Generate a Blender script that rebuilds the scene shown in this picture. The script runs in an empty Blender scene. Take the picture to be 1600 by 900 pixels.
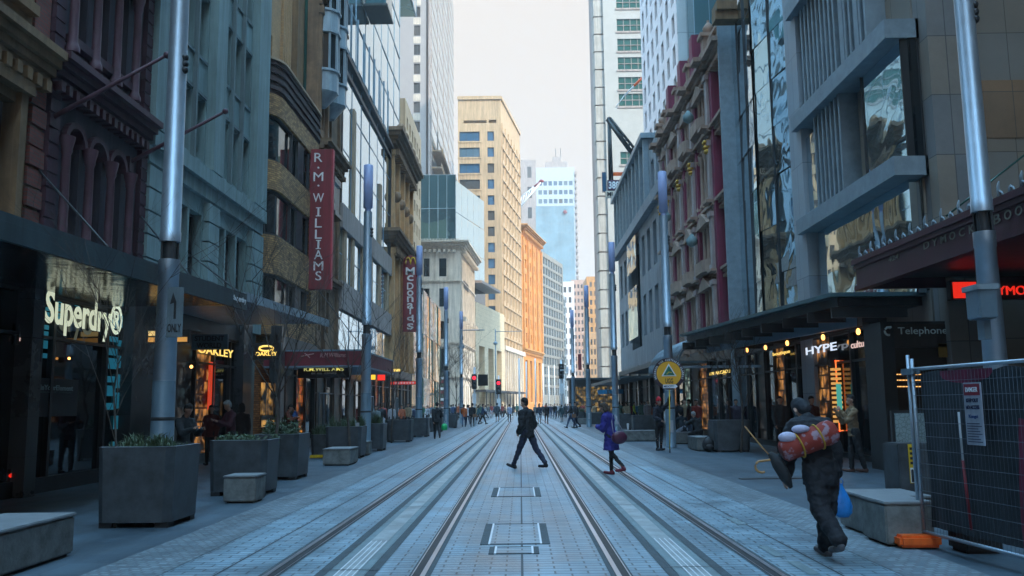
import bpy, bmesh, math, random
from mathutils import Vector, Matrix, noise
random.seed(7)
S = bpy.context.scene
COL = S.collection
R = math.radians
PI = math.pi

# ---------------------------------------------------------------- camera
F_PX = 1373.0                                   # focal length in pixels of a 1600 px wide frame
CAM_H = 1.62
_up = Vector((-110, 10293, -1373)).normalized()  # world Z seen from the camera
_fw = Vector((13, -183, -1373)).normalized()     # world Y (along the street) seen from the camera
_rt = _fw.cross(_up).normalized()
_up = _rt.cross(_fw).normalized()
CR = Matrix((_rt, _fw, _up))                     # camera -> world rotation
cam_d = bpy.data.cameras.new('camera'); cam = bpy.data.objects.new('camera', cam_d); COL.objects.link(cam)
cam_d.sensor_width = 36.0; cam_d.lens = 36.0 * F_PX / 1600.0
cam_d.clip_start = 0.1; cam_d.clip_end = 5000
cam.matrix_world = Matrix.Translation((0, 0, CAM_H)) @ CR.to_4x4()
S.camera = cam
CAM = Vector((0, 0, CAM_H))
def ray(px, py): return CR @ Vector((px - 800.0, 450.0 - py, -F_PX))
def on_x(px, py, X): d = ray(px, py); return CAM + d * (X / d.x)
def on_y(px, py, Y): d = ray(px, py); return CAM + d * (Y / d.y)
def on_z(px, py, Z=0.0): d = ray(px, py); return CAM + d * ((Z - CAM_H) / d.z)

# ---------------------------------------------------------------- sky, sun, exposure
SUN_AZ = 52.0        # degrees the sun stands to the right of straight behind the camera
SUN_EL = 36.0
W = bpy.data.worlds.new('World'); S.world = W; W.use_nodes = True
nt = W.node_tree; bg = nt.nodes['Background']
sky = nt.nodes.new('ShaderNodeTexSky'); sky.sky_type = 'NISHITA'; sky.sun_disc = False
to_sun = Vector((math.sin(R(SUN_AZ)), -math.cos(R(SUN_AZ)), math.tan(R(SUN_EL)))).normalized()
sky.sun_elevation = R(SUN_EL)
sky.sun_rotation = math.atan2(to_sun.x, to_sun.y)
sky.air_density = 1.2; sky.dust_density = 0.6; sky.ozone_density = 2.5; sky.altitude = 0
# thin bright haze veils the lower sky; the blue overhead, out of frame, is boosted as added fill
tcw = nt.nodes.new('ShaderNodeTexCoord'); sx_ = nt.nodes.new('ShaderNodeSeparateXYZ'); nt.links.new(tcw.outputs['Generated'], sx_.inputs[0])
mrw = nt.nodes.new('ShaderNodeMapRange'); mrw.interpolation_type = 'SMOOTHSTEP'; nt.links.new(sx_.outputs[2], mrw.inputs[0])
mrw.inputs[1].default_value = 0.46; mrw.inputs[2].default_value = 0.74; mrw.inputs[3].default_value = 1.0; mrw.inputs[4].default_value = 0.05
cl = nt.nodes.new('ShaderNodeTexNoise'); cl.inputs['Scale'].default_value = 2.2; cl.inputs['Detail'].default_value = 5; nt.links.new(tcw.outputs['Generated'], cl.inputs['Vector'])
clr = nt.nodes.new('ShaderNodeValToRGB'); clr.color_ramp.elements[0].position = .3; clr.color_ramp.elements[1].position = .75
clr.color_ramp.elements[0].color = (2.62, 2.44, 2.30, 1); clr.color_ramp.elements[1].color = (2.86, 2.66, 2.48, 1); nt.links.new(cl.outputs[0], clr.inputs[0])
mxw = nt.nodes.new('ShaderNodeMixRGB'); nt.links.new(mrw.outputs[0], mxw.inputs[0]); zb_ = nt.nodes.new('ShaderNodeMixRGB'); zb_.blend_type = 'MULTIPLY'; zb_.inputs[0].default_value = 1; zb_.inputs[2].default_value = (6.3, 7.6, 6.5, 1); nt.links.new(sky.outputs[0], zb_.inputs[1]); nt.links.new(zb_.outputs[0], mxw.inputs[1]); nt.links.new(clr.outputs[0], mxw.inputs[2])
nt.links.new(mxw.outputs[0], bg.inputs[0]); bg.inputs[1].default_value = 0.15
sun_d = bpy.data.lights.new('sun', 'SUN'); sun_d.energy = 2.1; sun_d.angle = R(0.5); sun_d.color = (1.0, 0.86, 0.68)
sun = bpy.data.objects.new('sun', sun_d); COL.objects.link(sun)
sun.rotation_euler = (-to_sun).to_track_quat('-Z', 'Y').to_euler(); sun.location = (60, -60, 90)
S.view_settings.view_transform = 'Standard'; S.view_settings.look = 'None'
S.view_settings.gamma = 1.0; S.view_settings.use_curve_mapping = False
S.view_settings.exposure = 1.2

# ---------------------------------------------------------------- materials
MATS = {}
GLOW = 0.38
def _new(name):
    m = bpy.data.materials.new(name); m.use_nodes = True
    n = m.node_tree.nodes; return m, n, m.node_tree.links, n['Principled BSDF']
def facade_uv(n, l):
    g = n.new('ShaderNodeNewGeometry'); s = n.new('ShaderNodeSeparateXYZ'); a = n.new('ShaderNodeMath'); a.operation = 'ADD'
    c = n.new('ShaderNodeCombineXYZ')
    l.new(g.outputs['Position'], s.inputs[0]); l.new(s.outputs[0], a.inputs[0]); l.new(s.outputs[1], a.inputs[1])
    l.new(a.outputs[0], c.inputs[0]); l.new(s.outputs[2], c.inputs[1]); return c.outputs[0]
def mat(name, col, rough=0.7, metal=0.0, var=0.25, scale=1.5, bump=0.15, bscale=30.0, spec=0.5, obj=False):
    """plain surface with real wear: two scales of noise in the colour, fine bump, streaks in roughness"""
    if name in MATS: return MATS[name]
    m, n, l, b = _new(name)
    tc = n.new('ShaderNodeTexCoord') if obj else n.new('ShaderNodeNewGeometry')
    co = tc.outputs['Object'] if obj else tc.outputs['Position']
    n1 = n.new('ShaderNodeTexNoise'); n1.inputs['Scale'].default_value = scale; n1.inputs['Detail'].default_value = 7; n1.inputs['Roughness'].default_value = 0.65
    l.new(co, n1.inputs['Vector'])
    r = n.new('ShaderNodeValToRGB'); c = Vector(col)
    r.color_ramp.elements[0].position = 0.3; r.color_ramp.elements[1].position = 0.72
    r.color_ramp.elements[0].color = (*(c * (1 - var)), 1); r.color_ramp.elements[1].color = (*[min(1, v * (1 + var)) for v in col], 1)
    l.new(n1.outputs[0], r.inputs[0]); last = r.outputs[0]
    if not obj and metal == 0 and var >= .1 and scale < 2.6:
        # rain streaks and soot running down the surface
        mp = n.new('ShaderNodeMapping'); mp.inputs['Scale'].default_value = (2.4, 2.4, .16); l.new(co, mp.inputs[0])
        s2 = n.new('ShaderNodeTexNoise'); s2.inputs['Scale'].default_value = 1.3; s2.inputs['Detail'].default_value = 6; s2.inputs['Roughness'].default_value = .7; l.new(mp.outputs[0], s2.inputs['Vector'])
        m2 = n.new('ShaderNodeMapRange'); m2.inputs[1].default_value = .32; m2.inputs[2].default_value = .62; m2.inputs[3].default_value = .68; m2.inputs[4].default_value = 1.12; l.new(s2.outputs[0], m2.inputs[0])
        mxs = n.new('ShaderNodeMixRGB'); mxs.blend_type = 'MULTIPLY'; mxs.inputs[0].default_value = 1; l.new(last, mxs.inputs[1]); l.new(m2.outputs[0], mxs.inputs[2]); last = mxs.outputs[0]
    l.new(last, b.inputs['Base Color'])
    b.inputs['Metallic'].default_value = metal; b.inputs['Specular IOR Level'].default_value = spec
    mr = n.new('ShaderNodeMapRange'); mr.inputs[3].default_value = max(0.02, rough - 0.1); mr.inputs[4].default_value = min(1, rough + 0.12)
    l.new(n1.outputs[0], mr.inputs[0]); l.new(mr.outputs[0], b.inputs['Roughness'])
    if bump > 0:
        n2 = n.new('ShaderNodeTexNoise'); n2.inputs['Scale'].default_value = bscale; n2.inputs['Detail'].default_value = 4
        l.new(co, n2.inputs['Vector'])
        bp = n.new('ShaderNodeBump'); bp.inputs['Strength'].default_value = bump; bp.inputs['Distance'].default_value = 0.02
        l.new(n2.outputs[0], bp.inputs['Height']); l.new(bp.outputs[0], b.inputs['Normal'])
    MATS[name] = m; return m
def blocks(name, c1, c2, mortar, bw, bh, msize=0.012, rough=0.8, bump=0.5, offset=0.5, var=0.5, ground=False, dirt=0.25, rot=False, spec=0.5, rlo=None):
    if name in MATS: return MATS[name]
    m, n, l, b = _new(name)
    if ground:
        g = n.new('ShaderNodeNewGeometry'); co = g.outputs['Position']
        if rot:
            mp = n.new('ShaderNodeMapping'); mp.inputs['Rotation'].default_value = (0, 0, PI / 2); l.new(co, mp.inputs[0]); co = mp.outputs[0]
    else: co = facade_uv(n, l)
    t = n.new('ShaderNodeTexBrick'); t.offset = offset
    l.new(co, t.inputs['Vector']); t.inputs['Scale'].default_value = 1
    t.inputs['Color1'].default_value = (*c1, 1); t.inputs['Color2'].default_value = (*c2, 1); t.inputs['Mortar'].default_value = (*mortar, 1)
    t.inputs['Brick Width'].default_value = bw; t.inputs['Row Height'].default_value = bh; t.inputs['Mortar Size'].default_value = msize
    t.inputs['Mortar Smooth'].default_value = 0.2; t.inputs['Bias'].default_value = 0.0
    n1 = n.new('ShaderNodeTexNoise'); n1.inputs['Scale'].default_value = 0.9 if ground else 0.5; n1.inputs['Detail'].default_value = 8; n1.inputs['Roughness'].default_value = 0.7
    g2 = n.new('ShaderNodeNewGeometry'); l.new(g2.outputs['Position'], n1.inputs['Vector'])
    mr = n.new('ShaderNodeMapRange'); mr.inputs[1].default_value = 0.3; mr.inputs[2].default_value = 0.7; mr.inputs[3].default_value = 1 - dirt; mr.inputs[4].default_value = 1 + dirt
    l.new(n1.outputs[0], mr.inputs[0])
    mx = n.new('ShaderNodeMixRGB'); mx.blend_type = 'MULTIPLY'; mx.inputs[0].default_value = 1
    l.new(t.outputs[0], mx.inputs[1]); l.new(mr.outputs[0], mx.inputs[2]); last = mx.outputs[0]
    if ground:
        # gum spots, drips and wheel polished streaks along the street
        vo = n.new('ShaderNodeTexVoronoi'); vo.inputs['Scale'].default_value = 2.6; l.new(g2.outputs['Position'], vo.inputs['Vector'])
        vr = n.new('ShaderNodeMapRange'); vr.inputs[1].default_value = .035; vr.inputs[2].default_value = .06; vr.inputs[3].default_value = .45; vr.inputs[4].default_value = 1; l.new(vo.outputs['Distance'], vr.inputs[0])
        mp2 = n.new('ShaderNodeMapping'); mp2.inputs['Scale'].default_value = (2.2, .12, 1); l.new(g2.outputs['Position'], mp2.inputs[0])
        st = n.new('ShaderNodeTexNoise'); st.inputs['Scale'].default_value = 1.0; st.inputs['Detail'].default_value = 5; l.new(mp2.outputs[0], st.inputs['Vector'])
        sr = n.new('ShaderNodeMapRange'); sr.inputs[1].default_value = .3; sr.inputs[2].default_value = .7; sr.inputs[3].default_value = .72; sr.inputs[4].default_value = 1.22; l.new(st.outputs[0], sr.inputs[0])
        mu = n.new('ShaderNodeMath'); mu.operation = 'MULTIPLY'; l.new(vr.outputs[0], mu.inputs[0]); l.new(sr.outputs[0], mu.inputs[1])
        mx2 = n.new('ShaderNodeMixRGB'); mx2.blend_type = 'MULTIPLY'; mx2.inputs[0].default_value = 1; l.new(last, mx2.inputs[1]); l.new(mu.outputs[0], mx2.inputs[2]); last = mx2.outputs[0]
    l.new(last, b.inputs['Base Color'])
    m2 = n.new('ShaderNodeMapRange'); m2.inputs[1].default_value = .3; m2.inputs[2].default_value = .7
    m2.inputs[3].default_value = rlo if rlo else rough - 0.12; m2.inputs[4].default_value = min(1, rough + 0.1)
    l.new(n1.outputs[0], m2.inputs[0]); l.new(m2.outputs[0], b.inputs['Roughness'])
    b.inputs['Specular IOR Level'].default_value = spec
    n2 = n.new('ShaderNodeTexNoise'); n2.inputs['Scale'].default_value = 25; n2.inputs['Detail'].default_value = 4; l.new(g2.outputs['Position'], n2.inputs['Vector'])
    iv = n.new('ShaderNodeMath'); iv.operation = 'MULTIPLY_ADD'; iv.inputs[1].default_value = -0.8
    l.new(t.outputs['Fac'], iv.inputs[0]); l.new(n2.outputs[0], iv.inputs[2])
    bp = n.new('ShaderNodeBump'); bp.inputs['Strength'].default_value = bump; bp.inputs['Distance'].default_value = 0.012
    l.new(iv.outputs[0], bp.inputs['Height']); l.new(bp.outputs[0], b.inputs['Normal'])
    MATS[name] = m; return m
def glass(name, col, metal=0.0, rough=0.04, wave=0.0, wscale=0.6, spec=0.8):
    if name in MATS: return MATS[name]
    m, n, l, b = _new(name)
    b.inputs['Base Color'].default_value = (*col, 1); b.inputs['Metallic'].default_value = metal
    b.inputs['Roughness'].default_value = rough; b.inputs['Specular IOR Level'].default_value = spec
    if wave:
        g = n.new('ShaderNodeNewGeometry'); t = n.new('ShaderNodeTexNoise'); t.inputs['Scale'].default_value = wscale; t.inputs['Detail'].default_value = 1.5
        t.inputs['Distortion'].default_value = 0.6
        l.new(g.outputs['Position'], t.inputs['Vector'])
        bp = n.new('ShaderNodeBump'); bp.inputs['Strength'].default_value = 1; bp.inputs['Distance'].default_value = wave
        l.new(t.outputs[0], bp.inputs['Height']); l.new(bp.outputs[0], b.inputs['Normal'])
    MATS[name] = m; return m
def glow(name, col, strength):
    if name in MATS: return MATS[name]
    m, n, l, b = _new(name)
    b.inputs['Base Color'].default_value = (*col, 1); b.inputs['Emission Color'].default_value = (*col, 1)
    b.inputs['Emission Strength'].default_value = strength * GLOW; b.inputs['Roughness'].default_value = 0.5
    MATS[name] = m; return m
def lit_interior(name, cols, strength, scale=3.0):
    """a lit shop interior seen through its window: shelves and stock glowing unevenly"""
    if name in MATS: return MATS[name]
    m, n, l, b = _new(name)
    co = facade_uv(n, l)
    t = n.new('ShaderNodeTexBrick'); t.inputs['Scale'].default_value = scale; l.new(co, t.inputs['Vector'])
    t.inputs['Color1'].default_value = (*cols[0], 1); t.inputs['Color2'].default_value = (*cols[1], 1); t.inputs['Mortar'].default_value = (0.01, 0.008, 0.006, 1)
    t.inputs['Mortar Size'].default_value = 0.06; t.inputs['Brick Width'].default_value = 0.7; t.inputs['Row Height'].default_value = 0.9
    v = n.new('ShaderNodeTexNoise'); v.inputs['Scale'].default_value = 2.3; v.inputs['Detail'].default_value = 6; l.new(co, v.inputs['Vector'])
    r = n.new('ShaderNodeValToRGB'); r.color_ramp.elements[0].position = .45; r.color_ramp.elements[1].position = .68
    l.new(v.outputs[0], r.inputs[0])
    mx = n.new('ShaderNodeMixRGB'); mx.blend_type = 'MULTIPLY'; mx.inputs[0].default_value = 1
    l.new(t.outputs[0], mx.inputs[1]); l.new(r.outputs[0], mx.inputs[2])
    b.inputs['Base Color'].default_value = (.03, .025, .02, 1); l.new(mx.outputs[0], b.inputs['Emission Color']); b.inputs['Emission Strength'].default_value = strength * GLOW
    MATS[name] = m; return m

M_BURG = mat('burgundy_paint', (.06, .02, .032), .6, var=.3, scale=2)
M_BURG_L = mat('burgundy_paint_worn', (.085, .035, .05), .6, var=.3, scale=3)
M_BURG_WALL = mat('mauve_render', (.055, .04, .055), .75, var=.25, scale=1.2)
M_TEAL = mat('grey_green_stone', (.18, .25, .25), .75, var=.14, scale=.8)
M_TEAL_D = mat('grey_green_spandrel', (.13, .17, .175), .75, var=.14)
M_BRICK = blocks('brown_brick', (.50, .27, .105), (.20, .105, .045), (.10, .07, .05), .26, .085, .01, .85, .6, dirt=.3)
M_BRICK_D = blocks('dark_brick', (.08, .045, .04), (.05, .03, .028), (.04, .03, .03), .26, .085, .01, .85, .6)
M_TANBRICK = blocks('tan_brick', (.48, .27, .12), (.40, .22, .10), (.28, .18, .11), .24, .08, .01, .85, .4)
M_OCHRE = mat('ochre_stone', (.22, .13, .065), .8, var=.3, scale=1.2)
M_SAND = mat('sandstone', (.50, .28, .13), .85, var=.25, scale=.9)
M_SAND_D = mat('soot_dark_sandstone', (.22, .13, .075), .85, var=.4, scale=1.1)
M_REDBRICK = blocks('red_brick', (.22, .06, .045), (.16, .045, .035), (.1, .07, .06), .24, .08, .01, .85, .5)
M_CONC = mat('grey_concrete', (.36, .29, .26), .75, var=.15, scale=1.2)
M_CONC_W = mat('warm_concrete', (.40, .27, .17), .75, var=.15, scale=1.2)
M_GREYPANEL = blocks('grey_stone_cladding', (.19, .22, .25), (.24, .275, .31), (.07, .08, .09), 1.1, 1.6, .012, .5, .15, dirt=.1)
M_GREYFIN = mat('pale_grey_fin', (.21, .26, .29), .55, var=.2, scale=3)
M_SLAB = blocks('sandstone_panels', (.21, .19, .165), (.23, .18, .13), (.08, .07, .06), 1.3, 1.55, .01, .6, .1, offset=0, dirt=.12)
M_WHITE = mat('white_render', (.72, .66, .66), .7, var=.08, scale=.5)
M_CREAM = mat('cream_stone', (.66, .57, .47), .8, var=.12, scale=.6)
M_CREAM_D = mat('cream_stone_trim', (.54, .45, .36), .8, var=.18, scale=.8)
M_TAN = mat('tan_concrete', (.50, .34, .20), .8, var=.1, scale=.3)
M_ORANGE = mat('orange_sandstone', (.66, .25, .055), .8, var=.14, scale=.4)
M_ORANGE_D = mat('weathered_orange_sandstone', (.55, .25, .07), .8, var=.2, scale=.6)
M_ROOF = mat('roof_grey', (.12, .12, .13), .9)
M_DARK = mat('near_black_metal', (.018, .02, .022), .45, var=.3, bump=.05)
M_FRAME = mat('dark_window_frame', (.03, .032, .035), .5, bump=.03)
M_BROWNFRAME = mat('brown_window_frame', (.07, .04, .025), .5, bump=.03)
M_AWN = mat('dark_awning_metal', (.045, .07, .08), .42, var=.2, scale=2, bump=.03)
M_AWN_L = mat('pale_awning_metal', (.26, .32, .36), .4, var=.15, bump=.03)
M_AWN_T = mat('teal_awning_edge', (.05, .10, .11), .35, var=.15, bump=.03)
M_STEEL = mat('brushed_steel', (.40, .47, .54), .46, metal=.8, var=.1, scale=4, bump=.03, bscale=80)
M_STEEL_P = mat('painted_pole_grey', (.17, .25, .31), .42, metal=.3, var=.12, scale=3, bump=.02)
M_LUM = mat('lilac_luminaire', (.36, .40, .62), .4, var=.06, bump=0)
M_RAIL = mat('polished_rail_steel', (.62, .60, .64), .32, metal=1.0, var=.08, scale=1, bump=0)
M_GROOVE = mat('rail_groove', (.015, .015, .018), .6, bump=.1)
M_PLANTER = mat('charcoal_planter', (.045, .054, .062), .5, var=.5, scale=3.5, bump=.12)
M_PLANTER_E = mat('planter_edge', (.16, .19, .22), .4, var=.15, bump=.03)
M_BENCH = mat('cast_concrete', (.15, .16, .155), .7, var=.5, scale=5, bump=.2)
M_BENCH_T = mat('worn_concrete_top', (.20, .215, .225), .55, var=.2, scale=5, bump=.1)
M_SOIL = mat('soil', (.03, .022, .016), .95, bump=.4)
M_BARK = mat('grey_brown_bark', (.075, .06, .05), .9, var=.4, scale=8, bump=.4)
M_WIN = glass('dark_window_glass', (.012, .018, .022), rough=.03, spec=.9)
M_WINB = glass('blue_window_glass', (.06, .15, .26), metal=.35, rough=.04, wave=.01, wscale=.8)
M_WINC = glass('curtained_window_glass', (.07, .065, .06), rough=.12, spec=.7)
M_WINC2 = glass('half_lit_window_glass', (.03, .035, .035), rough=.07, wave=.01, spec=.8)
M_WINB2 = glass('pale_blue_window_glass', (.16, .26, .34), metal=.5, rough=.06, wave=.015, wscale=.6)
M_WING = glass('green_window_glass', (.03, .12, .10), metal=.3, rough=.05)
M_CURT = glass('sky_mirror_glass', (.42, .60, .70), metal=.95, rough=.02, wave=.006, wscale=.35)
M_CURT2 = glass('wavy_mirror_glass', (.55, .68, .74), metal=.97, rough=.02, wave=.022, wscale=.5)
M_SHOPG = glass('black_shop_glass', (.006, .010, .013), rough=.03, wave=.004, wscale=.8, spec=.7)
M_TEALG = glass('teal_glass', (.03, .12, .15), metal=.4, rough=.05, wave=.02, wscale=.5)
M_GOLD = mat('gilded_plaster', (.55, .30, .05), .35, metal=.7, var=.2, bump=.1)
M_RED = mat('red_sign_paint', (.22, .022, .028), .5, var=.12, scale=.6, bump=.02)
M_REDAWN = mat('maroon_awning', (.17, .02, .03), .55, var=.15, bump=.05)
M_OFFW = mat('off_white_lettering', (.75, .70, .66), .5, var=.05, bump=0)
M_WHITEP = mat('white_sign_face', (.72, .74, .76), .5, var=.05, bump=0)
M_YEL = mat('yellow_paint', (.75, .50, .02), .5, var=.1, bump=.02)
M_BLACK = mat('flat_black', (.01, .01, .012), .6, var=.1, bump=0)
M_ORNP = mat('orange_plastic', (.85, .13, .015), .4, var=.1, bump=.02)
M_LEAF = mat('dull_green_leaf', (.06, .10, .045), .6, var=.5, scale=9, bump=0)
M_LEAF2 = mat('grey_green_leaf', (.09, .13, .08), .6, var=.4, scale=9, bump=0)

# ---------------------------------------------------------------- mesh helpers
class MB:
    """collects faces with a material index; build() links them as one mesh object"""
    def __init__(s): s.v = []; s.f = []; s.m = []; s.M = Matrix.Identity(4); s.smooth = []
    def add(s, vs, fs, mi=0, smooth=False):
        k = len(s.v); s.v += [s.M @ Vector(v) for v in vs]
        for f in fs: s.f.append([i + k for i in f]); s.m.append(mi); s.smooth.append(smooth)
    def quad(s, a, b, c, d, mi=0): s.add([a, b, c, d], [(0, 1, 2, 3)], mi)
    def box(s, x0, x1, y0, y1, z0, z1, mi=0):
        s.add([(x0, y0, z0), (x1, y0, z0), (x1, y1, z0), (x0, y1, z0), (x0, y0, z1), (x1, y0, z1), (x1, y1, z1), (x0, y1, z1)],
              [(0, 3, 2, 1), (4, 5, 6, 7), (0, 1, 5, 4), (1, 2, 6, 5), (2, 3, 7, 6), (3, 0, 4, 7)], mi)
    def prism(s, pts, z0, z1, mi=0, smooth=False):
        n = len(pts); s.add([(p[0], p[1], z0) for p in pts] + [(p[0], p[1], z1) for p in pts],
              [tuple(range(n))[::-1], tuple(range(n, 2 * n))], mi)
        s.add([(p[0], p[1], z0) for p in pts] + [(p[0], p[1], z1) for p in pts], [(i, (i + 1) % n, n + (i + 1) % n, n + i) for i in range(n)], mi, smooth)
    def lathe(s, prof, n=16, c=(0, 0, 0), mi=0, smooth=True):
        vs = []; fs = []
        for r, z in prof:
            for i in range(n): a = 2 * PI * i / n; vs.append((c[0] + r * math.cos(a), c[1] + r * math.sin(a), c[2] + z))
        for j in range(len(prof) - 1):
            for i in range(n): k = (i + 1) % n; fs.append((j * n + i, j * n + k, (j + 1) * n + k, (j + 1) * n + i))
        s.add(vs, fs, mi, smooth); e = len(prof) - 1
        s.add([vs[i] for i in range(n)], [tuple(range(n))[::-1]], mi); s.add([vs[e * n + i] for i in range(n)], [tuple(range(n))], mi)
    def tube(s, pts, rad, n=8, mi=0, smooth=True):
        P = [Vector(p) for p in pts]; rs = rad if isinstance(rad, (list, tuple)) else [rad] * len(P)
        vs = []; fs = []
        for i, p in enumerate(P):
            d = (P[min(i + 1, len(P) - 1)] - P[max(i - 1, 0)]).normalized()
            a = Vector((0, 0, 1)) if abs(d.z) < .9 else Vector((1, 0, 0))
            e1 = d.cross(a).normalized(); e2 = d.cross(e1)
            for k in range(n): t = 2 * PI * k / n; vs.append(tuple(p + (e1 * math.cos(t) + e2 * math.sin(t)) * rs[i]))
        for i in range(len(P) - 1):
            for k in range(n): q = (k + 1) % n; fs.append((i * n + k, i * n + q, (i + 1) * n + q, (i + 1) * n + k))
        fs.append(tuple(range(n))); fs.append(tuple(range((len(P) - 1) * n, len(P) * n))[::-1])
        s.add(vs, fs, mi, smooth)
    def ball(s, c, r, n=10, mi=0, sx=1, sy=1, sz=1):
        prof = [(r * math.sin(PI * i / n), -r * math.cos(PI * i / n)) for i in range(n + 1)]
        k = len(s.v); s.lathe(prof, n + 2, (0, 0, 0), mi)
        c = Vector(c)
        for i in range(k, len(s.v)):
            v = s.M.inverted() @ s.v[i]; s.v[i] = s.M @ Vector((v.x * sx + c.x, v.y * sy + c.y, v.z * sz + c.z))
    def build(s, name, mats, parent=None, local=False, bevel=0, origin=None):
        if not isinstance(mats, (list, tuple)): mats = [mats]
        if local: off = Vector((0, 0, 0))
        elif parent is not None: off = WP[parent.name]
        elif origin is not None: off = Vector(origin)
        else:
            xs = [v.x for v in s.v]; ys = [v.y for v in s.v]; zs = [v.z for v in s.v]
            off = Vector(((min(xs) + max(xs)) / 2, (min(ys) + max(ys)) / 2, min(zs)))
        me = bpy.data.meshes.new(name); me.from_pydata([tuple(v - off) for v in s.v], [], s.f)
        for m in mats: me.materials.append(m)
        me.polygons.foreach_set('material_index', s.m); me.polygons.foreach_set('use_smooth', s.smooth); me.update()
        bm = bmesh.new(); bm.from_mesh(me)
        if bevel:
            bmesh.ops.remove_doubles(bm, verts=bm.verts, dist=1e-5)
            bmesh.ops.bevel(bm, geom=[e for e in bm.edges if len(e.link_faces) == 2 and e.calc_face_angle(0) > .5], offset=bevel, segments=2, affect='EDGES', clamp_overlap=True)
        bmesh.ops.recalc_face_normals(bm, faces=bm.faces) if s.recalc else None
        bm.to_mesh(me); bm.free()
        o = bpy.data.objects.new(name, me); COL.objects.link(o)
        if parent is not None: o.parent = parent
        if not local and parent is None: o.location = off
        WP[o.name] = off.copy()
        return o
    recalc = True
WP = {}
def thing(name, label, cat, loc=(0, 0, 0), rz=0.0, group=None):
    o = bpy.data.objects.new(name, None); COL.objects.link(o); o.empty_display_size = .3
    o.location = loc; o.rotation_euler = (0, 0, rz); o['label'] = label; o['category'] = cat
    if group: o['group'] = group
    WP[o.name] = Vector(loc); return o
def tag(o, label, cat, group=None):
    o['label'] = label; o['category'] = cat
    if group: o['group'] = group
    return o
def struct(o): o['kind'] = 'structure'; return o
def copy_tree(o, parent=None):
    c = o.copy(); COL.objects.link(c); c.parent = parent
    for ch in list(o.children): copy_tree(ch, c)
    return c
def evaluated_mesh(o):
    """mesh of a text or modified object, evaluated in a small scene of its own so that the big one is not updated each time"""
    sc = bpy.data.scenes.get('workshop') or bpy.data.scenes.new('workshop'); sc.collection.objects.link(o); vl = sc.view_layers[0]; vl.update()
    me = bpy.data.meshes.new_from_object(o.evaluated_get(vl.depsgraph)); sc.collection.objects.unlink(o); bpy.data.objects.remove(o); return me
def fit_text(name, s, m, M, w, h, parent=None, ext=.02, bold=0.02, spacing=1.0, shear=0, line=1.0):
    """lettering scaled to w x h, centred on M (local x right, -y outwards)"""
    cu = bpy.data.curves.new(name, 'FONT'); cu.body = s; cu.size = 1; cu.extrude = 0; cu.align_x = 'CENTER'; cu.offset = bold; cu.space_character = spacing; cu.resolution_u = 4; cu.shear = shear; cu.space_line = line
    cu.extrude = .01
    me = evaluated_mesh(bpy.data.objects.new(name, cu)); bpy.data.curves.remove(cu)
    xs = [v.co.x for v in me.vertices]; ys = [v.co.y for v in me.vertices]
    cx, cy = (min(xs) + max(xs)) / 2, (min(ys) + max(ys)) / 2
    K = M @ UPR @ Matrix.Diagonal((w / (max(xs) - min(xs)), h / (max(ys) - min(ys)), ext / .01, 1)) @ Matrix.Translation((-cx, -cy, 0))
    off = WP[parent.name] if parent is not None else M.translation.copy()
    me.transform(Matrix.Translation(-off) @ K); me.materials.clear(); me.materials.append(m); me.name = name
    o = bpy.data.objects.new(name, me); COL.objects.link(o)
    if parent is not None: o.parent = parent
    else: o.location = off
    WP[o.name] = off.copy(); return o
# frames: local x = along face (viewer's right), local -y = outwards, local z = up
def frame(x, y, z, rz): return Matrix.Translation((x, y, z)) @ Matrix.Rotation(rz, 4, 'Z')
UPR = Matrix.Rotation(PI / 2, 4, 'X')            # lettering upright, facing local -y
LEFT, RIGHT, FRONT = PI / 2, -PI / 2, 0.0        # a wall on the left side of the street, on the right side, facing the camera

def wall_face(mb, M, Wd, z0, z1, rects, reveal=.25, mi=0):
    mb.M = M
    us = sorted({0.0, Wd} | {r[0] for r in rects} | {r[1] for r in rects}); zs = sorted({z0, z1} | {r[2] for r in rects} | {r[3] for r in rects})
    us = [u for u in us if -1e-6 <= u <= Wd + 1e-6]; zs = [z for z in zs if z0 - 1e-6 <= z <= z1 + 1e-6]
    for j in range(len(zs) - 1):
        zc = (zs[j] + zs[j + 1]) / 2; run = None
        row = [r for r in rects if r[2] < zc < r[3]]
        for i in range(len(us) - 1):
            uc = (us[i] + us[i + 1]) / 2
            hole = any(r[0] < uc < r[1] for r in row)
            if not hole and run is None: run = us[i]
            if run is not None and (hole or i == len(us) - 2):
                e = us[i] if hole else us[i + 1]
                mb.quad((run, 0, zs[j]), (e, 0, zs[j]), (e, 0, zs[j + 1]), (run, 0, zs[j + 1]), mi); run = None
    for a, b, c, d in [r[:4] for r in rects]:
        mb.quad((a, 0, c), (a, reveal, c), (a, reveal, d), (a, 0, d), mi); mb.quad((b, 0, d), (b, reveal, d), (b, reveal, c), (b, 0, c), mi)
        mb.quad((a, 0, c), (b, 0, c), (b, reveal, c), (a, reveal, c), mi); mb.quad((a, 0, d), (a, reveal, d), (b, reveal, d), (b, 0, d), mi)
    mb.M = Matrix.Identity(4)
WCACHE = {}; WRND = random.Random(3)
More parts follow.
